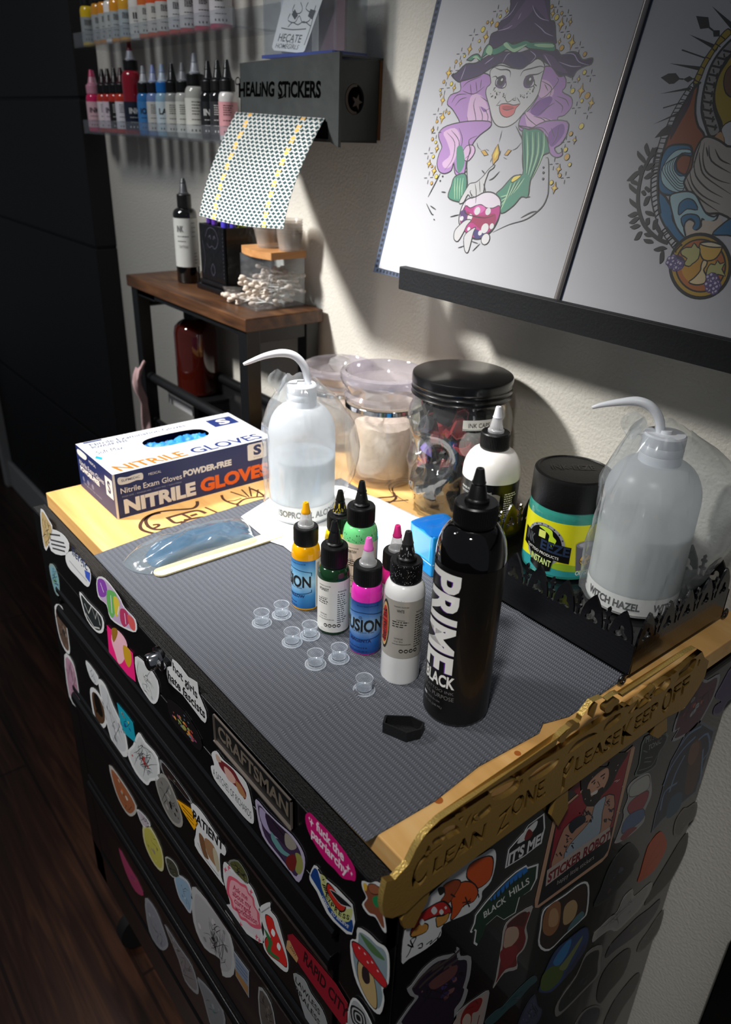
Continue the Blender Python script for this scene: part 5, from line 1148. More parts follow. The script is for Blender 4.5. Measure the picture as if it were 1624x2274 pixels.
for k in range(8): x = -.5145+k*.0062; b.prism([[pz(x, ZB+.0015)+pn*.0002, pz(x+.003, ZB+.0015)+pn*.0002, pz(x+.003, ZB+.0045)+pn*.0002, pz(x, ZB+.0045)+pn*.0002]], pn, 0, MATS['dark_stitch'])
b.build('left_sleeve', pf)
b = B(); b.prism([[pz(-.236, ZB), pz(.07, ZB), pz(.07, ZT), pz(-.236, ZT)]], pn, .004, SLV); b.build('right_sleeve', pf)
b = B(); cyl_ = [pz(-.2375, ZB)+pn*.0015, pz(-.2375, ZT)+pn*.0015]; b.tube(cyl_, .0032, mat('silvery_spine', '#a39c98', .25, .5), 14); b.build('spine', pf)
# ---------------------------------------------------------------- left drawing: witch
lp = B(); lp.prism([[pz(-.5110, ZB+.006)+pn*.0006, pz(-.2410, ZB+.001)+pn*.0006, pz(-.2410, ZT-.002)+pn*.0006, pz(-.5110, ZT-.002)+pn*.0006]], pn, .0003, PG)
LN = pc('#17181a', .4); T = Flat(lp, crop(onp, 930, 0, 4.06), pn, gap=1.2e-6, base=.00064)
PU = pc('#3d2f52'); PU2 = pc('#564268'); HA = pc('#a47bb5'); HB = pc('#c9a6c8'); HC = pc('#7a4c96'); GN = pc('#3f8069'); GN2 = pc('#9bbf9a'); GD = pc('#c79a3a'); GY = pc('#d9c24e'); LI = pc('#c8686a'); SK = pc('#bdbcbd'); WHT = pc('#c8c6c8')
def lines(T, s, w, m=LN, taper=True, sm=4):
    for q in s.split(';'):
        if q.strip(): T.stroke(pp(q), m, w, sm=sm, taper=taper)
# hair behind
T.fill(pp("380,730 430,700 560,660 650,690 655,800 640,900 650,1020 660,1130 600,1180 470,1218 360,1218 380,1120 310,990 262,940 290,860 380,820"), HA, 3, LN, .0011)
T.fill(pp("1090,640 1200,600 1320,690 1330,780 1300,830 1380,880 1385,960 1320,1040 1260,1060 1250,1120 1150,1190 960,1190 905,1150 930,1050 1010,980 1100,820"), HA, 3, LN, .0011)
T.fill(pp("470,880 540,850 600,900 640,1010 655,1100 600,1150 480,1180 440,1080"), HB, 3); T.fill(pp("1110,720 1180,740 1225,820 1180,900 1090,870 1080,780"), HB, 3); T.fill(pp("970,1010 1080,1060 1220,1080 1260,1130 1180,1190 1000,1170"), HB, 3)
T.fill(pp("1010,1010 1070,920 1180,870 1210,900 1160,980 1080,1050"), HC, 3); T.fill(pp("560,960 620,1000 590,1010"), HC, 3)
lines(T, "400,790 450,740 570,690;400,820 500,850 600,780;300,930 350,860 440,850;330,960 380,900 440,880;340,1218 440,1140 440,1050;500,1180 520,1080 500,950 520,880;550,1170 580,1060 550,960;600,1150 630,1060 600,980;560,870 600,900 640,930 640,980 590,1000;1110,730 1200,790 1180,880;1140,760 1170,820;1080,900 1160,860 1260,740 1250,700;1020,990 1100,900;1080,1040 1180,960 1230,930;960,1020 1000,1080 1100,1160;1040,1050 1130,1080 1200,1170;1120,1060 1220,1100 1250,1150;1250,870 1330,900 1360,960;1230,900 1300,960 1290,1020;470,760 480,860;520,740 530,830;570,720 560,800", .0009)
# face
T.fill(pp("650,640 740,590 870,620 1000,580 1080,530 1140,590 1110,720 1090,830 1040,920 960,1010 880,1100 800,1145 720,1140 670,1080 640,960 610,850 620,790 655,750"), SK, 3, LN, .0011)
T.fill(pp("735,950 800,935 860,950 915,940 880,980 860,1030 800,1060 745,1030"), LI, 3, LN, .0009); T.fill(pp("755,965 800,955 860,965 840,985 790,995"), pc('#a94a4e'), 3)
lines(T, "710,955 735,950;915,945 920,930;755,980 800,995 870,975;800,840 785,880 800,920 830,915 850,895 880,890;870,880 850,900 880,905 875,870;745,905 700,960;890,880 920,930", .0008)
for ex, ey, s_ in ((745, 735, 1), (1000, 730, -1)):
    T.fill([(ex+(-48)*s_, ey+28), (ex-38*s_, ey-20), (ex, ey-42), (ex+40*s_, ey-15), (ex+46*s_, ey+40), (ex+15*s_, ey+62), (ex-28*s_, ey+52)], WHT, 3, LN, .0012)
    T.dot(ex+4*s_, ey+5, .0066*1.0, PU2); T.dot(ex+2, ey, .0044, LN); T.dot(ex+10, ey-14, .0014, WHT)
lines(T, "665,700 700,690 720,710 760,690 780,720;690,610 740,630 800,630 830,650 830,700;700,790 680,800;690,800 675,820;1130,640 1080,670 1000,680 960,700;920,690 950,640 1020,620 1100,600 1140,610;1050,760 1070,780;1040,775 1050,800", .0013)
rnd = random.Random(2)
for k in range(20): T.dot(rnd.uniform(650, 780), rnd.uniform(815, 885), rnd.uniform(.0004, .0011), LN, 8)
for k in range(16): T.dot(rnd.uniform(915, 1045), rnd.uniform(805, 885), rnd.uniform(.0004, .0012), LN, 8)
# hat
T.fill(pp("300,680 345,660 430,580 520,570 640,500 700,480 800,470 900,480 1000,450 1060,430 1130,440 1250,450 1290,500 1370,470 1440,480 1480,540 1540,530 1575,530 1560,580 1500,600 1430,640 1390,700 1330,680 1270,690 1210,610 1140,560 1080,520 1010,570 940,620 880,620 830,600 760,570 700,590 620,640 560,680 480,710 400,730 360,740"), PU, 3, LN, .0012)
T.fill(pp("640,390 660,310 720,280 720,230 770,170 820,120 835,40 860,-30 1150,-30 1185,40 1190,180 1230,200 1240,340 1235,400 1100,380 960,375 800,400 690,440 620,440"), PU, 3, LN, .0012)
T.fill(pp("760,260 830,200 900,100 1000,-20 1050,60 1000,140 930,200 860,260"), PU2, 3); T.fill(pp("1000,-20 1050,60 1130,150 1180,200 1150,60 1120,-30"), PU2, 3); T.fill(pp("800,500 900,470 960,500 1000,560 930,610 860,600"), pc('#2f2850'), 3); T.fill(pp("1120,490 1200,500 1260,560 1350,660 1250,640 1180,580"), PU2, 3)
T.fill(pp("440,540 490,500 540,490 570,520 600,440 640,400 680,440 750,410 800,375 850,400 900,390 970,365 1020,385 1080,380 1220,390 1225,465 1100,450 1000,440 960,420 900,460 860,475 800,450 740,480 680,500 640,480 580,520 560,555 520,520 480,550 445,545"), GN, 3, LN, .0011)
T.fill(pp("610,470 640,410 670,440 655,500"), GN2, 3); T.fill(pp("770,410 800,385 850,440 900,430 980,400 960,420 900,460 850,470"), GN2, 3); T.fill(pp("1050,400 1210,400 1215,430 1080,425"), GN2, 2); T.fill(pp("490,520 530,505 560,545 530,530"), GN2, 3)
lines(T, "720,280 800,260 850,230;740,190 830,130 900,20;1030,50 1060,120 1110,170 1180,190;1050,210 1110,260 1150,300 1220,330;900,180 930,120;760,570 800,500 830,480;1010,570 1060,510 1010,460;600,580 680,520;1140,500 1200,600;1270,560 1380,600 1470,600;1300,490 1400,490 1450,560 1540,590;430,600 400,680 380,730", .0009, pc('#a79ab8'))
def star(T, x, y, h, w, a=.22, m=GD):
    ca, sa = math.cos(a), math.sin(a); P = []
    for k in range(8):
        t = k*PI/4; rr = 1 if k % 2 == 0 else .42; px_, py_ = w*rr*math.sin(t), -h*rr*math.cos(t); P.append((x+px_*ca-py_*sa*0+py_*-sa, y+px_*sa*.3+py_*ca))
    T.fill(P, m, 0, LN, .0007); T.fill([(x+(p[0]-x)*.45, y+(p[1]-y)*.45) for p in P], GY)
for x, y, h, w in ((800, 100, 36, 16), (664, 205, 42, 18), (610, 335, 58, 26), (465, 445, 58, 22), (557, 450, 30, 12), (382, 575, 34, 14), (275, 660, 60, 26), (325, 795, 42, 16), (222, 905, 52, 20), (218, 1060, 62, 26), (133, 1170, 34, 14), (1215, 125, 48, 20), (1288, 220, 72, 30), (1373, 200, 40, 18), (1385, 385, 72, 32), (1275, 378, 34, 14), (1470, 820, 72, 32), (1562, 930, 54, 30), (1447, 715, 38, 16), (205, 855, 26, 10), (252, 1005, 26, 10)): star(T, x, y, h, w)
for x, y, r_, m_ in ((585, 268, .0048, GY), (740, 150, .0028, GY), (625, 205, .0026, GD), (710, 225, .0045, GD), (552, 372, .0026, GY), (418, 508, .0026, GY), (342, 558, .0030, GD), (232, 740, .0030, GD), (300, 758, .0036, GY), (200, 815, .0024, GY), (277, 1020, .0028, GD), (170, 1097, .0030, GD), (1205, 62, .0030, GD), (1250, 160, .0044, GY), (1295, 122, .0026, GD), (1357, 330, .0034, GY), (1295, 435, .0044, GD), (1503, 492, .0034, GD), (1500, 655, .0034, GY), (1393, 822, .0040, GY), (1527, 865, .0048, GD), (1475, 912, .0028, GY), (1472, 1140, .0046, GY)):
    T.dot(x, y, r_*.55+.0005, LN); T.dot(x, y, r_*.55, m_)
def cross(T, x, y, L=40):
    for a, b_ in (((x-L, y+L*.1), (x-L*.35, y+L*.03)), ((x+L*.35, y-L*.03), (x+L, y-L*.1)), ((x+L*.25, y-L*1.4), (x+L*.08, y-L*.5)), ((x-L*.08, y+L*.5), (x-L*.25, y+L*1.4))): T.stroke([a, b_], LN, .0006)
for x, y in ((717, 103), (500, 318), (387, 487), (323, 640), (245, 798), (175, 1030), (1262, 65), (1348, 143), (1325, 290), (1455, 432), (1558, 685), (1385, 745), (1425, 975), (1530, 1020)): cross(T, x, y)
T.f = crop(onp, 930, 280, 4.06)
T.fill(pp("190,60 260,0 440,-40 640,-40 650,10 560,80 500,150 470,220 440,280 420,420 360,450 330,420 320,330 300,400 240,430 190,410 170,340 190,250 215,190 190,120"), HA, 3, LN, .0011)
T.fill(pp("910,0 1000,30 1150,-40 1340,-40 1345,60 1290,160 1230,200 1260,250 1300,230 1290,200 1300,260 1250,285 1200,260 1175,200 1170,110 1060,30"), HA, 3, LN, .0011)
T.fill(pp("230,60 330,20 380,100 350,250 300,360 240,380 220,330 290,260 260,140"), HB, 3); T.fill(pp("400,250 440,180 500,180 510,240 460,310 420,310"), HB, 3, LN, .0009); T.fill(pp("1180,60 1300,-20 1320,60 1240,170 1190,180"), HC, 3)
lines(T, "260,60 330,150 310,300 240,400;300,40 370,140 350,280;370,20 400,120 380,230;480,180 470,250 420,300;330,320 340,400 390,440;430,330 440,400 400,440;1000,20 1120,20 1180,90;1200,20 1230,100;1270,0 1250,110 1200,180", .0009)
# body outline, arms
lines(T, "535,90 460,130 470,220 440,330 440,420 450,560;880,0 910,60 945,150 940,300 945,400;440,560 400,640 380,700;200,430 90,640;75,700 120,790 140,800;290,820 370,800;210,595 250,600;1150,290 1175,310 1175,560 1160,650 1110,740 980,840 820,890 670,960;745,770 800,740;960,640 1010,640;925,830 1020,780 1080,770;110,720 160,755;735,410 680,470 640,490;575,400 600,430;150,850 140,840", .0014)
T.fill(pp("940,50 1000,35 1090,30 1150,90 1180,200 1180,240 1120,270 1060,380 1010,500 990,640 930,640 860,720 750,790 740,680 700,620 760,560 830,480 870,450 920,440 950,400"), GN, 3, LN, .0012)
T.fill(pp("330,460 420,430 440,520 410,670 340,680 270,640 300,540"), GN, 3, LN, .0012); T.fill(pp("350,200 400,190 420,330 380,420 350,380"), GN, 3)
for i in range(8): x = 955+i*26; T.stroke([(x, 55), (x+10-i*3, 250), (970+i*8, 420+8*i)], GN2 if i % 2 else pc('#27594f'), .0018, sm=3, taper=True)
for i in range(7): T.stroke([(960-i*20, 470+i*8), (860-i*10, 600+i*6), (745, 640+i*20)], GN2 if i % 2 == 0 else pc('#27594f'), .0018, sm=3, taper=True)
for i in range(4): T.stroke([(335+i*24, 470), (330+i*22, 560), (330+i*22, 660)], GN2, .0014, taper=True)
T.fill(pp("840,490 870,455 930,445 900,480 850,510"), GY, 3, LN, .0008)
# crystal pendant and stars
T.fill(pp("720,165 735,240 720,300 675,350 668,265 700,200"), GD, 0, LN, .0009); T.fill(pp("715,200 722,250 690,300 690,250"), GY)
for x, y in ((600, 243), (810, 240)): T.fill([(x-32, y+(-16 if x < 700 else 22)), (x+2, y-24), (x+32, y+(18 if x < 700 else -20)), (x-4, y+26)], GD, 0, LN, .0008)
lines(T, "530,150 540,190 570,220;930,150 890,200 850,220;757,40 745,90 730,150;665,290 650,330;735,270 745,220;640,225 610,210;770,285 800,300", .0006)
# hands and bowl
T.fill(pp("440,560 470,520 520,510 560,480 600,440 640,390 690,350 680,380 640,410 620,460 600,520 590,600 560,680 530,680 500,640 480,660 450,620 410,690 370,690"), SK, 3, LN, .0010)
T.fill(pp("600,600 680,605 740,660 745,740 720,850 670,940 600,1000 540,1020 490,1010 440,960 380,900 370,830 400,720 450,660 520,640"), pc('#cfc6d0'), 3, LN, .0014)
T.fill(pp("430,720 470,740 520,720 570,710 620,740 680,740 735,720 735,800 700,880 650,950 570,1010 500,1010 430,960 385,880 390,800"), pc('#a62a76'), 3, LN, .0009)
T.fill(pp("440,770 500,800 600,810 690,790 700,860 640,940 560,930 500,880 450,860"), pc('#8c1f4c'), 3); T.fill(pp("500,930 600,960 640,940 560,1010 510,1010"), pc('#35306a'), 3); T.fill(pp("380,780 430,760 440,840 400,880"), pc('#4c2a66'), 3); T.fill(pp("520,725 570,715 610,745 560,790 500,780"), pc('#c25a9f'), 3)
for x, y, r_ in ((535, 768, .0042), (632, 772, .0038), (468, 824, .0036), (603, 924, .0052), (665, 905, .0030), (560, 965, .0028), (458, 930, .0022), (395, 835, .0026)): T.dot(x, y, r_, WHT)
T.fill(pp("330,950 370,900 430,850 480,850 440,900 410,960 360,1040 325,1020"), SK, 3, LN, .0010); T.fill(pp("415,1000 470,940 520,915 500,960 480,1040 450,1140 420,1120"), SK, 3, LN, .0010); T.dot(608, 1020, .0064, LN); T.dot(608, 1020, .0055, WHT)
lines(T, "480,1040 540,1060;490,1130 560,1060;360,1100 420,1080;470,590 490,660;515,520 525,600 520,700;555,490 560,600;590,520 610,600;480,580 470,600 500,640;430,680 420,760 450,800 600,830 700,800", .0010)
for x, y, h, w in ((130, 40, 34, 14), (170, 205, 42, 18), (100, 340, 42, 20), (145, 405, 50, 22), (1412, 130, 40, 18), (1268, 390, 50, 26), (1230, 560, 58, 30)): star(T, x, y, h, w)
for x, y, r_, m_ in ((130, 120, .0030, GD), (160, 148, .0026, GY), (137, 277, .0032, GY), (125, 365, .0024, GD), (165, 457, .0040, GY), (122, 517, .0030, GD), (1378, 72, .0034, GD), (1330, 215, .0036, GY), (1342, 282, .0050, GD), (1367, 350, .0030, GY), (1277, 448, .0032, GD), (1202, 512, .0036, GY), (1130, 375, .0010, LN), (1130, 422, .0014, LN), (1127, 478, .0014, LN), (222, 455, .0010, LN), (200, 495, .0010, LN)):
    T.dot(x, y, r_*.55+.0005, LN); T.dot(x, y, r_*.55, m_)
for x, y in ((170, 62), (95, 247), (95, 467), (1330, 145), (1225, 343), (1325, 467)): cross(T, x, y)
lp.build('page', pf)
# ---------------------------------------------------------------- right drawing: arch, waves, medallion
rp = B(); rp.prism([[pz(-.2315, ZB+.001)+pn*.0006, pz(.060, ZB+.001)+pn*.0006, pz(.060, ZT-.002)+pn*.0006, pz(-.2315, ZT-.002)+pn*.0006]], pn, .0003, PG)
T = Flat(rp, crop(onp, 1330, 0, 5.524), pn, gap=1.2e-6, base=.00064)
DK = pc('#232324'); OY = pc('#a08a2a'); RU = pc('#8f4a2a'); WV = pc('#9fc0c8'); WB = pc('#2f6a92'); GRY = pc('#8d8a88')
for s_ in ("1390,75 1700,330 1660,400", "1115,425 1480,570 1450,630", "870,780 1260,820 1240,870", "750,1155 1130,1070 1140,1105", "670,1530 980,1380 960,1420", "1600,0 1700,150 1690,160"): T.fill(pp(s_), DK)
for s_ in ("1025,615 1310,715", "795,1328 1060,1250"): T.stroke(pp(s_), DK, .0011)
for s_ in ("1200,200 1350,215 1370,345 1250,360", "1405,375 1490,375 1490,450 1415,455", "765,955 860,905 950,900 1005,970 930,1030 870,1035", "1040,975 1120,935 1170,970 1100,1015", "690,1695 770,1600 840,1545 905,1550 860,1660"): T.fill(pp(s_), DK, 1)
lines(T, "1360,340 1410,380;1490,450 1560,500;1000,970 1045,975;1165,970 1240,960", .0012, DK, False)
T.fill(pp("1590,355 1630,420 1480,560 1400,680 1310,830 1260,960 1190,1070 1170,1000 1250,830 1320,700 1420,560 1500,440"), OY, 2, DK, .0010)
for q in ("1500,440 1560,490;1440,540 1500,580;1400,600 1440,640;1310,700 1380,730;1260,820 1310,850;1210,910 1280,930".split(';')): T.stroke(pp(q), DK, .0008)
T.fill(pp("1660,480 1560,560 1460,680 1380,820 1320,1000 1280,1200 1270,1380 1320,1560 1380,1680 1500,1600 1420,1330 1430,1130 1490,900 1580,720 1700,600"), GRY, 3, DK, .0022)
for i, (x, y) in enumerate(((1600, 640), (1530, 730), (1470, 830), (1420, 930), (1385, 1040), (1360, 1150), (1345, 1260), (1345, 1360), (1370, 1460), (1400, 1560))):
    a = .5-.09*i; T.stroke([(x-65*math.cos(a)*1.2, y-20), (x+60, y+10)], DK, .0016); T.stroke([(x+40, y-30), (x+30, y+45)], DK, .0016); T.stroke([(x-60, y+20), (x-50, y+70)], DK, .0012)
T.fill(pp("1700,600 1560,790 1470,950 1425,1150 1440,1330 1510,1500 1530,1560 1640,1500 1800,1500 1800,600"), OY, 3, DK, .0016)
T.fill(pp("1640,800 1560,900 1540,1050 1600,1180 1800,1200 1800,760"), pc('#6a4a34'), 3, DK, .0010)
T.fill(pp("1230,1030 1160,1090 1050,1280 950,1450 860,1680 790,1900 770,2000 900,1850 1100,1780 1150,1850 1140,1930 1060,1900 980,1980 1000,2120 1100,2130 1200,1950 1320,1710 1230,1560 1190,1400 1200,1200"), RU, 2, DK, .0018)
T.fill(pp("1180,1080 1060,1270 960,1450 900,1560 880,1700 900,1700 1010,1500 1120,1300"), pc('#3b2a38'), 3)
def ladder(T, o, i_, n=14):
    o = smooth(pp(o), 6, False); i_ = smooth(pp(i_), 6, False); T.stroke(o, DK, .0010); T.stroke(i_, DK, .0018)
    for k in range(n): t = (k+.5)/n; a = o[int(t*(len(o)-1))]; b_ = i_[int(t*(len(i_)-1))]; T.stroke([a, b_], DK, .0008)
ladder(T, "1195,975 1100,1080 990,1250 900,1410 840,1550", "1260,1010 1160,1110 1060,1260 980,1400 905,1560", 12)
ladder(T, "770,1680 720,1850 690,2000 670,2150", "850,1680 795,1860 765,2000 740,2150", 9)
T.fill(pp("1510,1590 1600,1500 1800,1480 1800,1900 1640,1850 1560,1800 1540,1700"), SK, 3, DK, .0010); T.fill(pp("1420,1700 1500,1620 1540,1700 1530,1800 1450,1780"), pc('#b58a60'), 3)
T.f = crop(onp, 1330, 300, 5.167)
T.fill(pp("800,140 940,110 1060,130 1080,230 1040,250 960,230 900,300 905,400 960,440 1010,450 960,640 900,680 800,690 700,640 690,440 720,280"), WB, 3, DK, .0018)
T.fill(pp("760,330 830,230 920,170 1050,170 1060,210 960,210 890,290 870,390 930,470 1000,480 970,640 850,650 740,560 720,430"), WV, 3, DK, .0008)
for k in range(5): T.stroke([(1000-k*10, 200+k*4), (880-k*28, 270+k*16), (850-k*26, 400+k*10), (930-k*10, 520+k*26), (975, 530+k*28)], DK, .0006, sm=3)
T.fill(pp("900,310 960,240 1040,240 1060,280 1010,440 950,440 905,390"), RU, 3, DK, .0012)
T.fill(pp("1100,220 1180,60 1260,20 1380,60 1480,130 1600,220 1600,960 1480,940 1380,900 1200,880 1000,600 1000,500 1070,380"), pc('#a8a19a'), 3, DK, .0018)
lines(T, "1180,80 1130,230 1090,380;1220,90 1200,260 1240,420 1380,520 1519,560;1270,120 1300,300 1519,440;1100,300 1120,470 1250,620 1430,720;1050,400 1080,560 1200,700 1400,800;1010,480 1080,640 1200,760 1380,880;1340,160 1400,280 1519,340;1160,200 1170,330 1230,480 1519,680;1240,140 1260,250", .0013, DK)
T.fill(pp("700,660 760,700 800,760 850,850 860,980 980,1150 1050,1220 960,1260 860,1180 760,1040 700,900 690,780"), WB, 3, DK, .0018)
T.fill(pp("820,710 920,660 1040,650 1120,690 1180,800 1240,900 1330,940 1380,900 1340,980 1240,1000 1190,960 1180,1050 1120,1100 1070,1080 1100,1000 1040,970 980,1040 1000,1180 900,1060 850,900"), WV, 3, DK, .0014)
T.fill(pp("920,850 940,780 1020,730 1100,760 1140,860 1020,850 930,920"), WB, 3, DK, .0010); T.fill(pp("950,960 1020,910 1130,920 1170,980 1160,1060 1110,1095 1080,1070 1110,1010 1060,960 1000,1000 980,1060"), WB, 3, DK, .0010)
T.fill(pp("1000,1040 1050,990 1100,1010 1080,1070 1130,1100 1190,1050 1200,980 1330,990 1400,950 1420,1040 1300,1140 1100,1180 1040,1190"), pc('#bfb0a2'), 3); T.fill(pp("1310,1140 1420,1030 1519,960 1600,960 1600,1160 1480,1150"), WB, 3, DK, .0012)
T.fill([(1170+345*math.cos(2*PI*k/40+.0), 1505+365*math.sin(2*PI*k/40)) for k in range(40)], pc('#a8862c'), 0, DK, .0028)
T.fill([(1175+285*math.cos(2*PI*k/40), 1500+300*math.sin(2*PI*k/40)) for k in range(40)], pc('#a8602a'), 0, DK, .0014); T.fill([(1150+200*math.cos(2*PI*k/30), 1500+220*math.sin(2*PI*k/30)) for k in range(30)], pc('#b8882e'))
T.fill(pp("1170,1240 1300,1225 1415,1270 1400,1350 1330,1430 1220,1440 1170,1360"), pc('#c9a24a'), 3, DK, .0012); T.fill(pp("1180,1240 1300,1230 1415,1268 1400,1290 1280,1285 1190,1262"), pc('#d2c6a8'), 3, DK, .0010)
T.fill(pp("1205,1440 1250,1450 1240,1500 1210,1550 1240,1620 1220,1700 1120,1720 1040,1690 1100,1640 1170,1560 1180,1500"), pc('#d0bc90'), 3, DK, .0012)
for P_ in ("950,1330 1010,1290 1070,1290 1100,1240 1140,1290 1170,1310 1150,1420 1080,1480 1040,1510 980,1480 1020,1420 960,1380", "1250,1540 1290,1480 1340,1490 1370,1440 1400,1480 1460,1460 1420,1540 1460,1620 1370,1600 1330,1650 1290,1610 1240,1620"): T.fill(pp(P_), pc('#a9a66a'), 2, DK, .0010)
rnd = random.Random(9)
for cx_2, cy_2, sx_, sy_, n_ in ((890, 1465, 95, 75, 40), (1315, 1700, 75, 110, 42)):
    T.fill([(cx_2+(sx_+14)*math.cos(2*PI*k/20), cy_2+(sy_+14)*math.sin(2*PI*k/20)) for k in range(20)], pc('#3a3048'), 0)
    for k in range(n_): a, rr = rnd.uniform(0, 2*PI), math.sqrt(rnd.random()); x, y = cx_2+sx_*rr*math.cos(a), cy_2+sy_*rr*math.sin(a); T.dot(x, y, .0022, pc('#5a4c78')); T.dot(x-3, y-3, .0011, pc('#b8b0c4'))
ladder(T, "655,200 625,350 608,480 603,640 620,800 660,960", "730,200 705,340 690,440 680,600 690,760 712,900", 15)
ladder(T, "720,1110 800,1220 895,1350", "780,1060 860,1170 960,1270", 8)
# laurel sprig
T.stroke(pp("640,150 570,300 510,420 470,580 455,740 470,880 520,1020 600,1120 700,1200 800,1240"), DK, .0034, sm=4)
for x, y, dx, dy in ((560, 200, -5, -105), (510, 290, -60, -105), (600, 240, 80, -100), (480, 440, 20, -95), (440, 450, -110, 80), (570, 380, 75, -50), (560, 480, 90, -40), (430, 560, -60, -50), (420, 650, -65, -90), (560, 610, 20, 50), (520, 680, 5, -45), (430, 820, -70, -90), (540, 780, 55, -80), (430, 910, -90, 20), (440, 970, -85, 45), (570, 890, 70, 40), (450, 1050, -85, 10), (560, 1010, 25, -60), (480, 1140, -65, 70), (560, 1140, 80, 20), (600, 1230, -80, -30), (690, 1100, -20, -95), (740, 1370, -30, 110), (680, 1310, 110, -10), (700, 1180, 40, -70), (640, 1050, 40, -90)):
    L = math.hypot(dx, dy); nx_, ny_ = -dy/L*30, dx/L*30
    T.fill([(x-dx*.4, y-dy*.4), (x+nx_, y+ny_), (x+dx*.8+nx_*.4, y+dy*.8+ny_*.4), (x+dx, y+dy), (x+dx*.5-nx_, y+dy*.5-ny_)], DK, 3)
rp.build('page', pf)
# ================================================================ STICKERS ON THE CABINET
fz_f = on(1, FY-.0014); fz_s = on(0, .0003); nF = Vector((0, -1, 0)); nS = Vector((1, 0, 0))
CR_ = {'1': (80, 1100, 3.248), '2': (150, 1600, 3.248), '3': (440, 1550, 3.14), '4': (800, 1380, 1.971), '5': (780, 1780, 3.123), '6': (1150, 1500, 2.939), '7': (1300, 1900, 5.012)}
W1 = '#c9cacb'; SR = .35
def sticker(side, cr, out, col, pal, label, seed=1, border=W1, inset=.86, nb=13, ns=12, size=.0035, extra=None, sm=3, bw=None):
    f = fz_s if side == 's' else fz_f; n = nS if side == 's' else nF
    b = B(); T = Flat(b, crop(f, *CR_[cr]), n, gap=3e-6, base=2e-4); pts = smooth(pp(out), sm) if sm else pp(out)
    Wp = [T.f(x, y) for x, y in pts]; b.prism([[p+n*2e-4 for p in Wp]], n, .00015, pc(border, SR))
    cx = sum(p[0] for p in pts)/len(pts); cy = sum(p[1] for p in pts)/len(pts); rnd = random.Random(seed*7+1)
    inn = [(cx+(x-cx)*inset, cy+(y-cy)*inset) for x, y in pts]
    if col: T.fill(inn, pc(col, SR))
    for k in range(nb):
        x, y = rnd.choice(inn); t = rnd.uniform(.1, .85); x, y = cx+(x-cx)*t, cy+(y-cy)*t; q = rnd.choice(pts); L = .13*rnd.uniform(.4, 1.3)
        dx, dy = (q[0]-cx)*L*(1-t*.5), (q[1]-cy)*L*(1-t*.5); q2 = pts[(pts.index(q)+len(pts)//4) % len(pts)]; ex, ey = (q2[0]-cx)*L*(1-t*.5), (q2[1]-cy)*L*(1-t*.5)
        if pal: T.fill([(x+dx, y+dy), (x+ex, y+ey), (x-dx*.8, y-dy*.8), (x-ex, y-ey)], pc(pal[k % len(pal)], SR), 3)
    for k in range(ns):
        P = []; x, y = rnd.choice(inn); x2, y2 = rnd.choice(inn); t1, t2 = rnd.uniform(.3, .95), rnd.uniform(.1, .95)
        for j in range(4): u = j/3; qx, qy = (cx+(x-cx)*t1)*(1-u)+(cx+(x2-cx)*t2)*u, (cy+(y-cy)*t1)*(1-u)+(cy+(y2-cy)*t2)*u; P.append((qx+rnd.uniform(-1, 1)*12, qy+rnd.uniform(-1, 1)*12))
        if pal is not None: T.stroke(P, pc('#1a1a1c', SR), .0007, sm=3, taper=True)
    if extra: extra(T)
    zc = sum(p.z for p in Wp)/len(Wp); xc = sum(p.x for p in Wp)/len(Wp); par = body
    if side == 'f' and -.648 < xc < -.055:
        par = rail if zc > -.083 else next((o for z1, z0, o in drawers if z0 <= zc <= z1+.003), body)
    return tag(b.build('sticker', par), label)
def tx(t, p0, p1, p2, col='#17181a', off=.01, sh=0): return lambda T: T.text(t, p0, p1, p2, pc(col, SR), off, sh)
def seq(*fs):
    def g(T):
        for f in fs: f(T)
    return g
def fl(s, col, sm=3, line=None): return lambda T: T.fill(pp(s), pc(col, SR), sm, pc('#17181a', SR) if line else None, line or .0006)
def sk(s, col, w, sm=3): return lambda T: [T.stroke(pp(q), pc(col, SR), w, sm=sm) for q in s.split(';')]
# front, top rail and upper drawers
sticker('f', '1', "35,95 95,180 120,250 75,400 45,280", '#b39a6c', ['#8a8f5a', '#c9b48a'], 'tan oval sticker at the far left end of the top rail', 1)
sticker('f', '1', "90,250 180,270 240,350 215,430 110,400", None, None, 'white sticker with rows of dark lettering near the left end', 2, nb=0, ns=0, extra=seq(sk("100,280 175,290;105,320 205,345;110,350 215,375;120,380 210,405", '#3c3d42', .0022, 0)))
sticker('f', '1', "215,430 260,405 320,450 390,540 395,620 370,660 300,590 230,510", None, None, 'white sticker with navy lettering and a blue tab', 3, nb=0, ns=0, extra=seq(tx('llergic', (262, 425), (372, 545), (262, 365), '#1d2b55', .02), fl("350,535 392,560 390,630 360,590", '#3a55b4', 0), sk("240,470 300,540 370,620", '#8d8f95', .0016)))
sticker('f', '1', "95,510 130,505 165,600 170,720 135,690", '#6c96a4', ['#7ba06a', '#4d7f98', '#5f9c58'], 'small blue and green sticker on the left upright', 4, border='#7d8f8c')
sticker('f', '1', "440,600 500,600 600,730 640,810 720,900 722,985 640,960 540,890 510,790 450,730", '#b09ab8', None, 'rainbow coloured bubble lettering sticker on the top rail', 5, inset=.9, nb=0, ns=0, extra=seq(fl("445,610 490,610 515,680 500,730 455,720", '#7d3f9c'), fl("510,690 570,700 585,760 560,880 525,840", '#5fa257'), fl("560,730 600,760 600,850 575,870", '#c4b23c'), fl("610,820 650,830 680,900 640,950 610,900", '#a4345a'), fl("660,860 710,900 715,975 680,950", '#c25250'), sk("465,630 490,700;540,720 550,850;600,800 590,860;640,850 650,930", '#d9c9e2', .0016)))
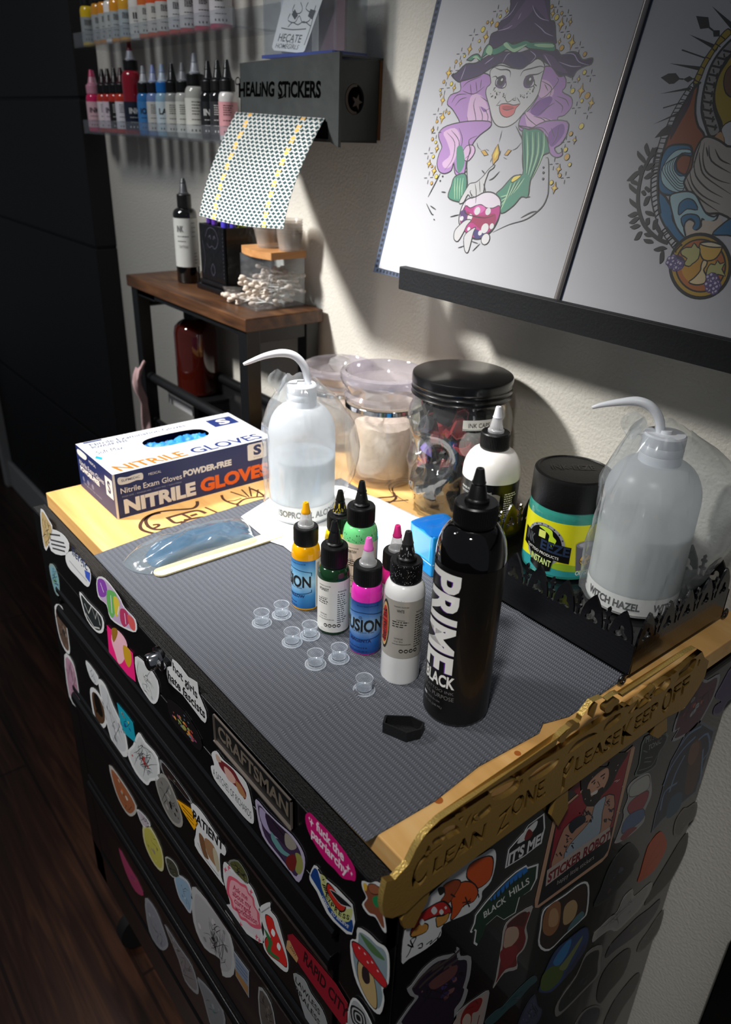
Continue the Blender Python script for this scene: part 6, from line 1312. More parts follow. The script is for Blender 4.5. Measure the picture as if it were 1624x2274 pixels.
sticker('f', '1', "315,695 370,760 480,880 487,980 440,987 370,900 330,780", '#24292a', None, 'round white badge sticker with dark centre near the left end of the rail', 6, nb=0, ns=0, extra=sk("350,780 380,850 400,800 430,890 440,840 465,940;360,850 420,950 460,960", '#a9aba6', .0022, 0))
sticker('f', '1', "512,935 600,1030 700,1140 720,1345 620,1260 530,1160", '#d81f70', None, 'hot pink sticker with a pale and yellow abstract shape', 7, border='#d81f70', inset=1, nb=0, ns=0, sm=0, extra=seq(fl("560,960 620,1000 660,1080 640,1180 600,1215 570,1130 545,1040", '#d9a7b4'), fl("545,965 580,960 590,1000 560,1060", '#8a6420'), fl("630,1080 680,1120 690,1200 670,1240 640,1180", '#b98e20')))
sticker('f', '1', "715,1165 790,1210 880,1340 885,1460 850,1505 800,1450 740,1340", '#b9bcbc', ['#c7c8c0', '#8f979c', '#c9bf9c'], 'white line-drawn flower sticker below the lock', 8, nb=5, ns=9)
sticker('f', '1', "985,1180 1045,1235 1100,1310 1165,1350 1175,1430 1228,1560 1228,1632 1195,1620 1060,1440 960,1350 945,1240 980,1235", None, None, 'white sticker lettered hot girls hate fascists in old-style letters', 9, nb=0, ns=0, sm=2, extra=seq(tx('hot girls', (990, 1258), (1168, 1470), (985, 1200), off=.03), tx('hate fascists', (955, 1318), (1222, 1612), (952, 1258), off=.03)))
sticker('f', '1', "950,1470 1070,1560 1190,1760 1180,1840 1080,1740 980,1620", '#141213', ['#b3703a', '#5a7486', '#b0463e', '#7e8a4a', '#c98f3a', '#8b4a6c'], 'black sticker crowded with small bright flowers', 10, border='#141213', nb=34, ns=0, size=.002)
sticker('f', '1', "135,800 185,800 215,900 245,1100 235,1145 195,1090 160,980", '#5d4a3e', ['#7b5a48', '#39322e', '#8c8478'], 'tall brown sticker with white edge on the left upright', 11)
sticker('f', '1', "205,1150 265,1200 300,1340 315,1530 240,1450", '#a98396', ['#c3a5b0', '#8d4b6a'], 'pink and white sticker low on the left upright', 12)
sticker('f', '1', "360,1190 450,1310 440,1370 390,1310", '#b9bcc0', ['#9b9ea6'], 'small white leaf-shaped sticker at the left of the second drawer', 13, nb=2, ns=3)
sticker('f', '1', "392,1395 425,1395 470,1460 505,1560 510,1650 480,1680 430,1630 400,1500", '#4a3320', ['#6b4a26', '#120e0a'], 'oval brown sticker framed in white, like a hand mirror', 14, nb=4, ns=0, inset=.78, extra=fl("420,1430 450,1450 480,1560 480,1600 450,1570 425,1500", '#0e0b08'))
sticker('f', '1', "450,1330 500,1370 560,1520 640,1700 665,1870 610,1870 540,1750 480,1500", '#b3b5b8', ['#8c9096', '#606468', '#c3c5c6'], 'long white and grey figure sticker on the second drawer', 15, ns=10)
sticker('f', '1', "585,1495 640,1560 700,1640 725,1790 620,1700", '#148ba0', ['#c3a02c', '#174a8a', '#8a4b24'], 'teal rectangular sticker with yellow lettering strip', 16, border='#148ba0', sm=0, nb=6, ns=2)
sticker('f', '1', "740,1710 790,1780 880,1890 890,2040 830,2060 800,2090 720,2000 660,1860 700,1800", '#b4b6b8', ['#8d9094', '#ab3b38', '#77797c'], 'white sketchy beetle-like sticker crowded with fine lines', 17, ns=26)
sticker('f', '2', "640,400 700,390 770,520 830,700 820,770 760,740 690,620 640,470", '#6f6d6a', ['#4d4b49', '#8c8985', '#1a1a1a'], 'grey oval sticker of drawn stone texture on the second drawer', 18, border='#8b8882', ns=9)
sticker('f', '2', "665,280 740,360 890,570 880,590 760,440 690,380", '#241a19', ['#5c3a3a', '#6d8272'], 'dark narrow sticker with a pale rim beside the grey oval', 19, border='#77797c', nb=3, ns=2)
sticker('f', '2', "790,570 895,640 945,745 915,790 830,650", '#d99a10', None, 'yellow diamond sticker with black lettering', 20, border='#d99a10', nb=0, ns=0, sm=0, extra=sk("825,610 900,690;835,640 905,720;860,690 915,755", '#1a1508', .0013, 0))
sticker('f', '2', "890,600 960,650 1060,800 1140,920 1135,975 1100,960 1110,1130 1130,1190 1030,1060 920,900 930,780", None, None, 'white sticker lettered patient above three standing brown bears', 21, nb=0, ns=0, extra=seq(tx('PATIENT', (905, 700), (1125, 945), (905, 640), off=.04), fl("950,810 985,850 1000,930 1020,1000 990,980 960,900", '#6b4a30'), fl("990,850 1040,880 1080,960 1100,1080 1060,1040 1010,960", '#8c6a4c'), fl("1050,920 1080,950 1100,1060 1085,1090 1060,1010", '#a9a088'), sk("940,880 1000,1000 1090,1120", '#44464a', .001)))
def cloud(T):
    c = pc('#c8576a', SR); P = pp("1165,1120 1215,1140 1250,1170 1290,1190 1310,1240 1345,1280 1355,1340 1385,1390 1390,1450 1400,1500 1360,1500 1320,1480 1290,1450 1250,1430 1225,1380 1190,1350 1175,1290 1150,1240 1150,1180")
    T.fill(P, c, 3); cx, cy = 1272, 1310; T.fill([(cx+(x-cx)*.84, cy+(y-cy)*.84) for x, y in P], pc('#d79aa4', SR), 3)
    for t_, a, b_, u in (('Ask me', (1195, 1215), (1300, 1300), (1195, 1178)), ('about my', (1192, 1258), (1325, 1365), (1192, 1218)), ('current', (1205, 1312), (1325, 1408), (1205, 1272)), ('workfashion', (1210, 1365), (1370, 1475), (1210, 1325))): T.text(t_, a, b_, u, pc('#a02d48', SR), .02)
    for x, y in ((1165, 1375), (1190, 1420), (1250, 1470), (1140, 1075), (1165, 1060), (1325, 1235), (1385, 1585), (1365, 1560)): T.fill([(x, y-22), (x+6, y-4), (x+16, y+8), (x+4, y+8), (x-2, y+24), (x-5, y+2), (x-14, y-10), (x-4, y-6)], c)
sticker('f', '2', "1130,1020 1180,1060 1260,1130 1340,1220 1400,1400 1400,1500 1420,1600 1370,1590 1250,1500 1150,1390 1140,1330 1175,1320 1140,1200 1125,1110", '#c6bfc4', None, 'white and pink cloud-shaped sticker with curly pink lettering', 22, nb=0, ns=0, extra=cloud)
sticker('f', '2', "1160,1020 1230,1010 1300,1120 1300,1180 1230,1120", '#4c4e2c', ['#6c6a3a', '#23271a'], 'olive sticker tucked behind the pink cloud one', 23, border='#6d7068')
sticker('f', '2', "1380,1360 1460,1310 1465,1370 1510,1430 1550,1560 1590,1720 1590,1810 1540,1790 1440,1680 1410,1600 1420,1500", '#c8c8ca', None, 'white-edged sticker of a red fruit shape with green stem', 24, nb=0, ns=0, extra=seq(fl("1430,1400 1480,1430 1500,1500 1540,1600 1580,1720 1580,1780 1530,1740 1450,1680 1425,1600 1440,1560 1470,1570 1440,1480", '#c32420', 3, .0008), fl("1420,1500 1450,1540 1480,1600 1470,1660 1530,1710 1510,1720 1440,1660 1450,1600", '#2f6a3a'), fl("1480,1500 1500,1530 1490,1560 1470,1530", '#dcdcde'), fl("1520,1600 1540,1630 1530,1660 1512,1630", '#dcdcde'), sk("1400,1385 1460,1345", '#8c8c90', .0012)))
sticker('f', '2', "1040,240 1075,220 1120,280 1200,350 1290,450 1330,600 1345,700 1335,745 1270,690 1150,540 1060,420 1035,330 1060,320", None, None, 'white sticker lettered a satchel of richards with red-brown splashes', 25, nb=0, ns=0, extra=seq(fl("1090,280 1130,300 1200,360 1240,430 1290,520 1280,570 1240,500 1190,450 1150,400 1100,330", '#6b2328'), fl("1130,330 1180,370 1220,440 1190,450 1150,410", '#c39a90'), fl("1210,430 1260,480 1290,560 1240,520", '#a0704a'), fl("1070,240 1095,260 1110,300 1080,290", '#b59a88'), tx('A SATCHEL OF RICHARDS', (1052, 388), (1328, 712), (1050, 338), '#3a4248', .0)))
sticker('f', '3', "405,705 480,790 560,870 660,960 735,1080 745,1180 705,1285 640,1210 560,1110 450,960 410,790", '#3a2b48', None, 'dark purple tentacle sticker with teal band, right of the badge', 26, border='#a9a0b8', nb=0, ns=0, extra=seq(fl("430,760 500,830 560,900 580,980 520,960 450,880", '#9a8fb0'), fl("470,800 560,880 640,960 690,1040 640,1060 560,980 500,920", '#2a1f30'), fl("510,930 560,1000 600,1060 640,1090 640,1110 580,1080 520,1000", '#5d8a8c'), fl("610,940 660,980 690,1040 650,1060 610,1020", '#8c857c'), fl("620,1110 670,1090 690,1150 660,1210 620,1170", '#6b1f1f'), fl("680,1080 720,1100 735,1180 710,1230 680,1200 690,1140", '#8a8a4a'), sk("420,740 440,860 520,1000 640,1200;520,860 600,960", '#141018', .0012)))
sticker('f', '2', "300,320 390,430 500,620 470,690 420,660 350,520", '#8d5436', ['#c4632c', '#b9aea0', '#6b3a22', '#8c9288'], 'orange and grey pictorial sticker on the third drawer', 27, border='#a7a29c', nb=6, ns=4)
sticker('f', '2', "545,760 600,770 680,930 695,1060 670,1085 610,1010 555,880", '#a9a24a', ['#c3bc6a', '#7b7f3a', '#8c7f6a'], 'yellow-green oval sticker on the third drawer', 28, border='#b9b48a', nb=6, ns=3)
sticker('f', '2', "500,640 560,690 600,760 545,760", '#a8a0a8', ['#c0a8b0', '#7c7a86'], 'small pale sticker above the yellow-green oval', 29, nb=3, ns=5)
sticker('f', '2', "705,985 760,1010 800,1080 800,1140 740,1110", '#3b3c30', ['#5a5a40', '#6c7a5a', '#241f1e'], 'small dark rose sticker between oval and blue one', 30, border='#9a9c98', nb=4, ns=3)
sticker('f', '2', "770,1110 860,1150 900,1250 890,1390 840,1330 800,1260", '#7f97ad', ['#9fb4c6', '#5f7c98'], 'pale blue ragged sticker on the third drawer', 31, border='#a7abb0', nb=4, ns=4)
sticker('f', '2', "900,1200 1000,1290 1130,1450 1200,1640 1200,1830 1120,1840 1100,1720 990,1640 910,1450", '#98979a', ['#77777a', '#26282a', '#b0aeae', '#5c5f5a'], 'tall grey and white illustrated sticker, largest on the third drawer', 32, border='#a5a5a7', nb=12, ns=24)
sticker('f', '2', "1200,1660 1310,1810 1310,2000 1215,1840", '#6f7c90', ['#7f8ca0'], 'grey-blue and tan rectangular sticker on the third drawer', 33, border='#8c8f94', sm=0, nb=2, ns=0, extra=seq(fl("1210,1790 1305,1920 1305,1985 1218,1840", '#8c6840', 0), sk("1215,1720 1300,1830;1215,1745 1300,1855;1215,1770 1300,1880", '#3c4656', .001, 0)))
sticker('f', '2', "370,920 440,1040 510,1160 550,1260 490,1230 420,1090", '#96375a', ['#a8446a', '#5c2f6a', '#9c5a4a'], 'deep pink torn-shaped sticker on the bottom drawer', 34, border='#96375a', inset=.95, nb=5, ns=0)
sticker('f', '2', "560,1280 640,1370 720,1580 720,1640 670,1650 590,1520", '#7f8088', ['#9a9ba2', '#6c6d76'], 'grey cloudlike sticker on the bottom drawer', 35, border='#8c8d94', nb=6, ns=5)
sticker('f', '2', "700,1470 800,1620 900,1770 945,1920 935,1975 850,1880 800,1720", '#6f6a6c', ['#8b6f78', '#9c9c9e', '#55565a'], 'long grey and rose sticker low on the bottom drawer', 36, border='#85868a', nb=6, ns=8)
sticker('f', '2', "940,1850 1100,2040 1140,2200 1050,2230 980,2000", '#6d7074', ['#80868a', '#4f7070'], 'pale grey sticker at the foot of the front', 37, border='#7f8286', nb=4, ns=2)
sticker('f', '2', "1380,1920 1470,2040 1500,2240 1400,2200", '#4c4744', ['#6c6258', '#2d2a2c'], 'brown patterned shield-shaped sticker near the bottom edge', 38, border='#8c8c8e', nb=6, ns=6)
sp4 = lambda x, y, s_: "%g,%g %g,%g %g,%g %g,%g %g,%g %g,%g %g,%g %g,%g" % (x, y-24*s_, x+5*s_, y-4*s_, x+14*s_, y+10*s_, x+4*s_, y+6*s_, x, y+26*s_, x-5*s_, y+2*s_, x-14*s_, y-12*s_, x-4*s_, y-8*s_)
sticker('f', '3', "750,820 780,800 830,850 900,920 1000,1040 1090,1180 1098,1270 1070,1270 1010,1255 950,1190 880,1120 800,990 760,900", '#c2146c', None, 'bright pink sticker with white groovy lettering cursing the patriarchy', 39, border='#c2146c', nb=0, ns=0, extra=seq(tx('fuck the', (825, 915), (1018, 1142), (825, 852), '#e6d3e0', .03), tx('patriarchy', (790, 958), (1040, 1245), (792, 900), '#e6d3e0', .03), fl(sp4(793, 868, 1.2), '#e6d3e0', 0), fl(sp4(778, 838, .6), '#e6d3e0', 0), fl(sp4(1048, 1185, 1.2), '#e6d3e0', 0), fl(sp4(1072, 1225, .7), '#e6d3e0', 0)))
def xpress(T):
    T.fill(pp("812,1185 835,1200 848,1245 880,1330 950,1440 1020,1520 1078,1550 1075,1635 1000,1590 915,1490 850,1350 790,1250 790,1225"), pc('#163c7c', SR), 2)
    T.fill(pp("858,1228 890,1250 900,1290 940,1380 1000,1450 1040,1470 1078,1468 1075,1520 1050,1560 990,1540 920,1450 870,1340 856,1270"), pc('#b4b878', SR), 3)
    T.fill(pp("905,1290 940,1320 985,1385 1030,1440 1020,1485 980,1475 930,1400 900,1340"), pc('#b82a1e', SR), 3, pc('#141414', SR), .0012)
    T.fill(pp("920,1335 960,1355 1010,1395 1060,1440 1075,1462 1050,1455 1000,1440 960,1395"), pc('#15181a', SR), 2, pc('#b9b9bb', SR), .0007)
    T.text('X', (866, 1265), (886, 1292), (866, 1240), pc('#15181a', SR), .03)
    for k in range(4): T.stroke([(868+7*k, 1300+17*k), (894+7*k, 1312+17*k)], pc('#15181a', SR), .0014)
    for i, ch in enumerate('EXPRESS'):
        x0, y0 = ((890, 1385), (906, 1416), (926, 1448), (952, 1480), (980, 1510), (1008, 1528), (1034, 1536))[i]; T.text(ch, (x0, y0), (x0+(18 if i < 2 else 20), y0+(24 if i < 4 else 14)), (x0+6, y0-30), pc('#15181a', SR), .03)
    T.text('I WANT', (862, 1390), (905, 1472), (874, 1376), pc('#c9ccd2', SR), .02); T.text('TO BELIEVE', (925, 1500), (1048, 1606), (932, 1482), pc('#c9ccd2', SR), .02)
sticker('f', '3', "810,1165 842,1190 850,1225 1078,1440 1075,1650 990,1600 900,1500 830,1350 790,1290 778,1240", None, None, 'round blue and cream badge sticker with red disc, right end of the upper drawer', 40, nb=0, ns=0, sm=2, extra=xpress)
sticker('f', '3', "1145,1275 1200,1290 1250,1280 1300,1330 1290,1440 1300,1520 1315,1630 1290,1620 1240,1530 1190,1510 1145,1440 1175,1390 1150,1330", '#7a4630', None, 'brown walking ape-like sticker with green leaf on the corner post', 41, nb=0, ns=0, inset=.84, extra=seq(fl("1155,1290 1180,1300 1175,1345 1158,1330", '#c8a23a'), fl("1220,1390 1260,1380 1280,1430 1250,1460 1225,1430", '#1f7a48'), fl("1190,1300 1240,1300 1280,1350 1240,1370 1200,1350", '#8c543a', 3, .0006)))
sticker('f', '3', "1115,1600 1190,1640 1250,1700 1310,1740 1335,1820 1330,1990 1290,2030 1300,2110 1270,2205 1200,2150 1110,1990 1070,1830 1065,1690 1105,1680", '#7d8f96', None, 'tall sticker of a red-capped toadstool house on the corner post', 42, nb=0, ns=0, inset=.88, extra=seq(fl("1120,1830 1180,1850 1230,1960 1250,2100 1240,2170 1180,2100 1120,1960", '#b59a6a', 3, .0009), fl("1075,1700 1130,1720 1200,1790 1270,1900 1320,1990 1300,2020 1240,1960 1160,1870 1100,1800", '#b3242a', 3, .0010), fl("1150,1870 1190,1900 1200,1980 1170,1990 1145,1940", '#2a2024', 3), fl("1130,1640 1180,1680 1230,1730 1290,1800 1300,1830 1230,1790 1180,1730", '#4c6a44', 3), *[fl("%d,%d %d,%d %d,%d" % (x, y, x+14, y+20, x+2, y+16), '#d8b4b4', 3) for x, y in ((1120, 1730), (1160, 1770), (1210, 1830), (1250, 1890), (1180, 1830))]))
sticker('f', '3', "1065,2110 1120,2110 1200,2240 1210,2330 1040,2330", '#9fa1a3', None, 'black and white ringed sticker at the foot of the corner post', 43, nb=0, ns=0, extra=seq(*[fl("%g,%g %g,%g %g,%g %g,%g" % (1120-50*k, 2230-90*k, 1120+40*k, 2230-30*k, 1120+50*k, 2230+90*k, 1120-40*k, 2230+30*k), c_, 4) for k, c_ in ((1, '#17181a'), (.82, '#9fa1a3'), (.64, '#17181a'), (.46, '#9fa1a3'), (.28, '#17181a'))]))
sticker('f', '3', "625,1650 660,1645 800,1800 960,1990 1045,2130 1045,2274 1000,2274 860,2080 720,1880 630,1730", '#8c1626', None, 'long red sticker lettered rapid city along the lower drawer', 44, border='#7a1420', inset=.97, nb=0, ns=0, sm=0, extra=seq(tx('RAPID CITY', (735, 1830), (1038, 2245), (745, 1762), '#2a0a10', .03), fl("622,1690 640,1690 700,1815 690,1845 615,1745", '#b08a5c', 0), tx('2001', (640, 1735), (678, 1800), (648, 1722), '#5a3c24')))
sticker('f', '3', "665,1920 740,1960 790,2060 870,2180 900,2300 790,2300 740,2200 700,2060", None, None, 'white sticker lettered lawless braless', 45, border='#8e9092', nb=0, ns=0, extra=seq(tx('LAWLESS', (680, 1975), (850, 2215), (682, 1940), '#1c1d20', .02), tx('BRALESS', (680, 2035), (850, 2290), (682, 2000), '#1c1d20', .02)))  # whites of the lower front stickers darkened in the colour, as if dimly lit
# right-hand side; low stickers have colours darkened to look dimly lit
sticker('s', '5', "350,1115 370,900 420,860 500,700 640,560 780,440 900,370 985,325 1005,400 970,550 910,620 900,680 820,770 640,850 620,930 520,1020 400,1090", None, None, 'large white-edged sticker of an orange bushy-tailed animal and red toadstools', 50, nb=0, ns=0, extra=seq(fl("820,440 900,390 975,380 985,450 960,540 880,600 840,560 800,520", '#b8491a', 3, .0012), fl("690,640 760,560 840,560 880,620 850,690 780,720 740,780 690,820 700,740", '#b8491a', 3, .0012), fl("640,580 720,540 760,560 720,640 660,720 620,690 650,640", '#8c3c1c', 3, .0010), fl("410,920 430,860 480,780 560,720 640,690 690,740 680,780 600,790 520,820 470,850 440,920", '#a82420', 3, .0014), fl("412,925 470,850 530,850 520,900 440,935", '#b5803a', 3, .0009), fl("590,800 640,790 680,770 660,830 600,870 590,840", '#b5803a', 3, .0009), *[fl("%d,%d %d,%d %d,%d %d,%d" % (x-r_, y, x, y-r_*1.3, x+r_, y, x, y+r_*1.3), '#c9c9c9', 3) for x, y, r_ in ((575, 755, 22), (490, 835, 18), (625, 765, 16), (655, 735, 9))], sk("390,990 430,1010 410,960 450,940 420,1000 400,1050 380,1080;460,1000 490,980 490,1010 465,1015;520,990 560,960 545,990 600,940 590,970 620,900;770,700 830,690;790,660 820,730;775,730 830,670;690,640 720,660;870,660 880,640 885,665", '#1a1a1a', .0012), fl("600,600 640,590 650,620 615,650", '#1a1a1a', 3)))
sticker('s', '5', "825,905 850,850 860,790 930,700 1000,620 1080,540 1150,480 1215,440 1225,455 1300,430 1290,530 1250,610 1200,645 1170,660 1140,770 1060,820 1010,790 930,860 910,930 870,1000 850,985 862,900 850,890 835,910", '#1e3628', None, 'bison-shaped sticker with blue sky and dark green forest, lettered black hills', 51, inset=.95, nb=0, ns=0, sm=1, extra=seq(fl("960,680 1080,555 1160,485 1215,452 1225,480 1180,520 1120,560 1040,640 980,690", '#1f66b0', 1), *[fl("%d,%d %d,%d %d,%d" % (x, y+40, x+6, y-16, x+16, y+34), '#16261c', 0) for x, y in ((975, 660), (1000, 640), (1030, 610), (1060, 585), (1090, 560), (1120, 545), (1150, 520), (1180, 500))], tx('BLACK', (922, 808), (1075, 690), (916, 768), '#c6c9c4', .02), tx('HILLS', (1100, 660), (1238, 565), (1092, 618), '#c6c9c4', .02)))
sticker('s', '5', "1068,462 1078,400 1090,335 1200,210 1230,160 1340,80 1345,180 1320,285 1200,380", '#17181a', None, "black and white sticker lettered it's me, under the gold sign", 52, inset=.93, sm=0, nb=0, ns=0, extra=seq(tx("IT'S ME!", (1085, 440), (1322, 285), (1096, 362), '#c9c9c9', .04), fl("1150,290 1190,220 1230,180 1290,130 1280,180 1230,240 1200,270", '#c6c6c6', 3), fl("1200,260 1230,190 1260,220 1230,260", '#6b1f1c', 3)))
def robot(T):
    T.fill(pp("262,900 740,478 590,1140 560,1185 130,1500"), pc('#15161a', SR)); T.fill(pp("262,905 735,488 620,985 200,1290"), pc('#86202c', SR))
    T.fill(pp("350,745 410,790 400,620 470,600 600,560 680,480 640,470 300,780"), pc('#86202c', SR))
    T.fill(pp("420,650 520,600 590,590 610,520 700,500 720,510 660,610 620,700 590,740 540,790 500,830 450,850 420,790"), pc('#1a1214', SR), 3)
    T.fill(pp("470,690 540,620 590,600 595,660 560,740 520,800 470,800 450,750"), pc('#b98a70', SR), 3, pc('#1a1214', SR), .0012)
    T.fill(pp("430,760 470,740 480,790 530,740 560,730 540,800 500,850 460,860 430,820"), pc('#1a1214', SR), 3); T.fill(pp("478,770 520,745 515,768 485,780"), pc('#c9c0b8', SR), 3)
    T.stroke(pp("480,700 505,680"), pc('#1a1214', SR), .0020); T.stroke(pp("540,660 570,640"), pc('#1a1214', SR), .0020); T.dot(500, 702, .0014, pc('#1a1214', SR)); T.dot(560, 668, .0014, pc('#1a1214', SR)); T.stroke(pp("520,690 535,720 515,730"), pc('#5a382c', SR), .0010, sm=3)
    T.fill(pp("450,850 500,850 560,790 630,780 625,900 600,990 560,1060 300,1210 215,1265 240,1160 300,1000 370,940 430,900"), pc('#a87c66', SR), 2, pc('#1a1214', SR), .0012)
    T.fill(pp("500,850 560,790 575,800 550,900 540,1010 480,1100 300,1200 340,1100 430,1000 480,930"), pc('#8d9ba6', SR), 2, pc('#1a1214', SR), .0010)
    rn = random.Random(8)
    for k in range(46):
        x, y = rn.choice(((300+rn.uniform(-50, 60), 1090+rn.uniform(-110, 110)), (590+rn.uniform(-25, 35), 880+rn.uniform(-80, 90)), (450+rn.uniform(-50, 40), 920+rn.uniform(-40, 40)))); T.stroke([(x, y), (x+rn.uniform(-14, 14), y+rn.uniform(-20, 5)), (x+rn.uniform(-14, 18), y+rn.uniform(-18, 18))], pc('#2a2430', SR), rn.uniform(.0006, .0016), sm=3)
    T.fill(pp("330,980 370,930 430,910 440,950 380,1000 350,1030"), pc('#1b1f2a', SR), 3)
    T.fill(pp("190,1270 400,1120 600,985 605,1060 420,1190 180,1375"), pc('#a89a92', SR)); T.text('STICKER ROBOT', (192, 1352), (598, 1062), (200, 1290), pc('#6d1a22', SR), .04)
    T.text('happy little stickers', (255, 1365), (495, 1195), (258, 1335), pc('#a09a94', SR), 0)
    for k in range(16): x = rn.uniform(380, 700); y = rn.uniform(560, 900); T.dot(x, y, .0008, pc('#b9a4a0', SR), 6)
    T.stroke(pp("630,690 650,680 640,695 665,675"), pc('#c9b9b4', SR), .0010)
sticker('s', '6', "240,905 755,455 765,470 745,560 600,1130 585,1175 550,1215 135,1515 112,1515 112,1470", None, None, 'large red poster sticker of a bearded tattooed man in a white vest, lettered sticker robot', 53, border='#b08a70', nb=0, ns=0, sm=0, extra=robot)
sticker('s', '5', "985,1295 1000,1240 1015,1150 1040,1000 1060,870 1120,800 1255,720 1240,790 1215,870 1225,940 1200,1020 1150,1080 1150,1160 1060,1190", '#6b2424', None, 'dark red abstract figure-shaped sticker with a cream patch, below the bison', 54, border='#a09c98', nb=0, ns=0, extra=seq(fl("1060,960 1080,880 1150,870 1160,940 1100,1010 1060,1010", '#a98e7a'), fl("1100,830 1180,770 1220,770 1200,860 1150,860 1080,870", '#4a2420'), fl("1030,1060 1060,1020 1150,1000 1130,1100 1060,1160", '#7d2428')))
sticker('s', '5', "1300,1000 1310,880 1330,760 1400,700 1490,640 1600,560 1650,580 1640,760 1600,820 1480,930 1370,1035", '#2a211c', None, 'white-edged sticker of two leaning rounded shapes in tan and brown', 55, nb=0, ns=0, inset=.94, extra=seq(fl("1330,900 1340,780 1400,700 1450,700 1450,800 1430,880 1380,930", '#8a5c3c'), fl("1370,860 1380,760 1420,740 1440,800 1420,860", '#a9835e'), fl("1450,850 1470,700 1560,600 1620,620 1610,700 1560,800 1490,860", '#33221a'), fl("1470,840 1480,730 1540,680 1570,720 1550,800 1500,850", '#a88a62'), fl("1540,820 1600,760 1610,800 1500,900", '#4a6a70')))
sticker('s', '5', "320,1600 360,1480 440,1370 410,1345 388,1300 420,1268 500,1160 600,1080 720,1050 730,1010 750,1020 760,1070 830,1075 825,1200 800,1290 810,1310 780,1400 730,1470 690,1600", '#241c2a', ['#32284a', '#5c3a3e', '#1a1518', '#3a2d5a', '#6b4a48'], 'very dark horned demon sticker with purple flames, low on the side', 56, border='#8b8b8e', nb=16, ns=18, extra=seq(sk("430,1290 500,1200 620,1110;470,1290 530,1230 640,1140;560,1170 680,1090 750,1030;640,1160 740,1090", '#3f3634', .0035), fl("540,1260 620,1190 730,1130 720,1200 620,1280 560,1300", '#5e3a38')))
sticker('s', '5', "680,1600 720,1490 770,1430 880,1350 955,1308 945,1400 910,1560 890,1620", '#9b8c86', None, 'white sticker of a red-haired figure drawn in red ink at the foot of the side', 57, border='#8f8d8c', nb=0, ns=0, extra=seq(fl("770,1470 820,1400 890,1360 910,1380 880,1450 840,1470 830,1540 760,1550", '#7b2422'), fl("770,1520 800,1470 830,1490 820,1560 780,1580", '#a8958a'), sk("860,1380 880,1400;800,1440 850,1420;890,1480 870,1560", '#5c1c1c', .0012)))
sticker('s', '5', "925,1530 1000,1450 1050,1420 1130,1330 1200,1260 1270,1205 1290,1240 1235,1290 1150,1390 1090,1440 980,1545", '#2c4a4e', ['#3a5c60', '#5a4a50', '#1f3a40'], 'teal and rose trailing tail-shaped sticker', 58, border='#35484a', inset=.92, nb=6, ns=3)
sticker('s', '6', "138,2065 150,2010 190,1900 250,1790 330,1720 440,1640 467,1690 440,1790 380,1880 330,1950 220,2065", '#263c66', None, 'dark landscape sticker with green hill and pale spire, blue sky', 59, border='#1e2434', inset=.97, nb=0, ns=0, extra=seq(fl("150,2050 160,1960 220,1900 300,1900 280,1980 210,2050", '#46581e'), fl("230,1870 300,1760 350,1720 330,1800 270,1890", '#2f6ea0'), fl("270,1910 330,1830 420,1700 410,1740 350,1850 310,1920", '#6b7444'), fl("300,1960 380,1840 440,1740 430,1800 350,1930", '#2c2d4a')))
sticker('s', '6', "243,2210 262,2130 380,1960 450,1810 548,1758 540,1860 530,1950 440,2050 280,2212", '#1b1c1e', ['#33363a', '#0f1011', '#4b4c4c'], 'white-outlined grey drawing sticker, long and leaning, near the side foot', 60, border='#77756f', inset=.86, nb=7, ns=9)
sticker('s', '6', "765,655 790,580 830,400 975,375 965,440 925,500 900,590 820,645", '#14191a', None, 'chalk-drawn jar sticker lettered mystic tonic, half under the gold sign', 61, border='#5f6a62', inset=.9, nb=0, ns=0, extra=seq(tx('MYSTIC', (835, 440), (938, 398), (840, 400), '#8f9691', .0), tx('TONIC', (850, 490), (935, 440), (856, 455), '#8f9691', .0), sk("820,490 845,500;830,540 880,530;825,565 870,560;790,620 870,590 910,520", '#5d655f', .0012)))
sticker('s', '6', "633,1095 645,1060 690,930 690,880 720,800 715,740 760,680 850,635 870,680 872,780 830,880 825,950 760,1020 680,1080", '#8f8f90', None, 'pink and blue plump toy-like sticker with a white puffy top', 62, border='#9a9794', inset=.94, nb=0, ns=0, extra=seq(fl("730,790 740,720 800,670 855,650 860,720 810,770", '#9d9d98', 3, .0008), fl("715,860 760,800 850,750 840,820 790,900 740,910", '#8c3a40', 3, .0008), fl("690,960 740,900 820,870 820,930 740,1000 680,1030", '#4c6080', 3, .0008), fl("670,1060 720,1000 780,990 740,1030 690,1075", '#7a3a40')))
sticker('s', '6', "872,1032 900,900 920,840 970,650 1000,560 1050,470 1100,370 1180,285 1290,350 1230,560 1165,762 1020,880 940,950", '#242a3c', None, 'tall card-like sticker of a brown figure under swirling pale blue ribbons', 63, border='#5f6674', inset=.95, nb=0, ns=0, sm=1, extra=seq(fl("1090,760 1110,600 1150,440 1190,410 1200,520 1180,640 1140,760", '#4c3328'), fl("1110,560 1130,460 1180,430 1180,500 1140,580", '#6b4636'), fl("970,900 1000,800 1070,760 1060,860 990,930", '#24485a'), sk("950,720 1000,600 1080,480 1160,400;990,760 1030,640 1090,520;1180,420 1240,380 1250,480 1200,560;1060,460 1120,380 1200,330;930,880 960,760 1040,700;1210,480 1200,600 1190,700", '#5f7898', .0028)))
sticker('s', '6', "1008,430 1050,350 1012,370 1050,240 1110,120 1190,20 1240,30 1318,-10 1300,90 1250,200 1160,350 1080,400", '#4c2432', ['#7a2a44', '#8d8f92', '#3a1c24', '#b05a3a', '#33445c'], 'crimson and white many-legged winged sticker at the top back corner', 64, border='#8b8b90', inset=.9, nb=12, ns=8)
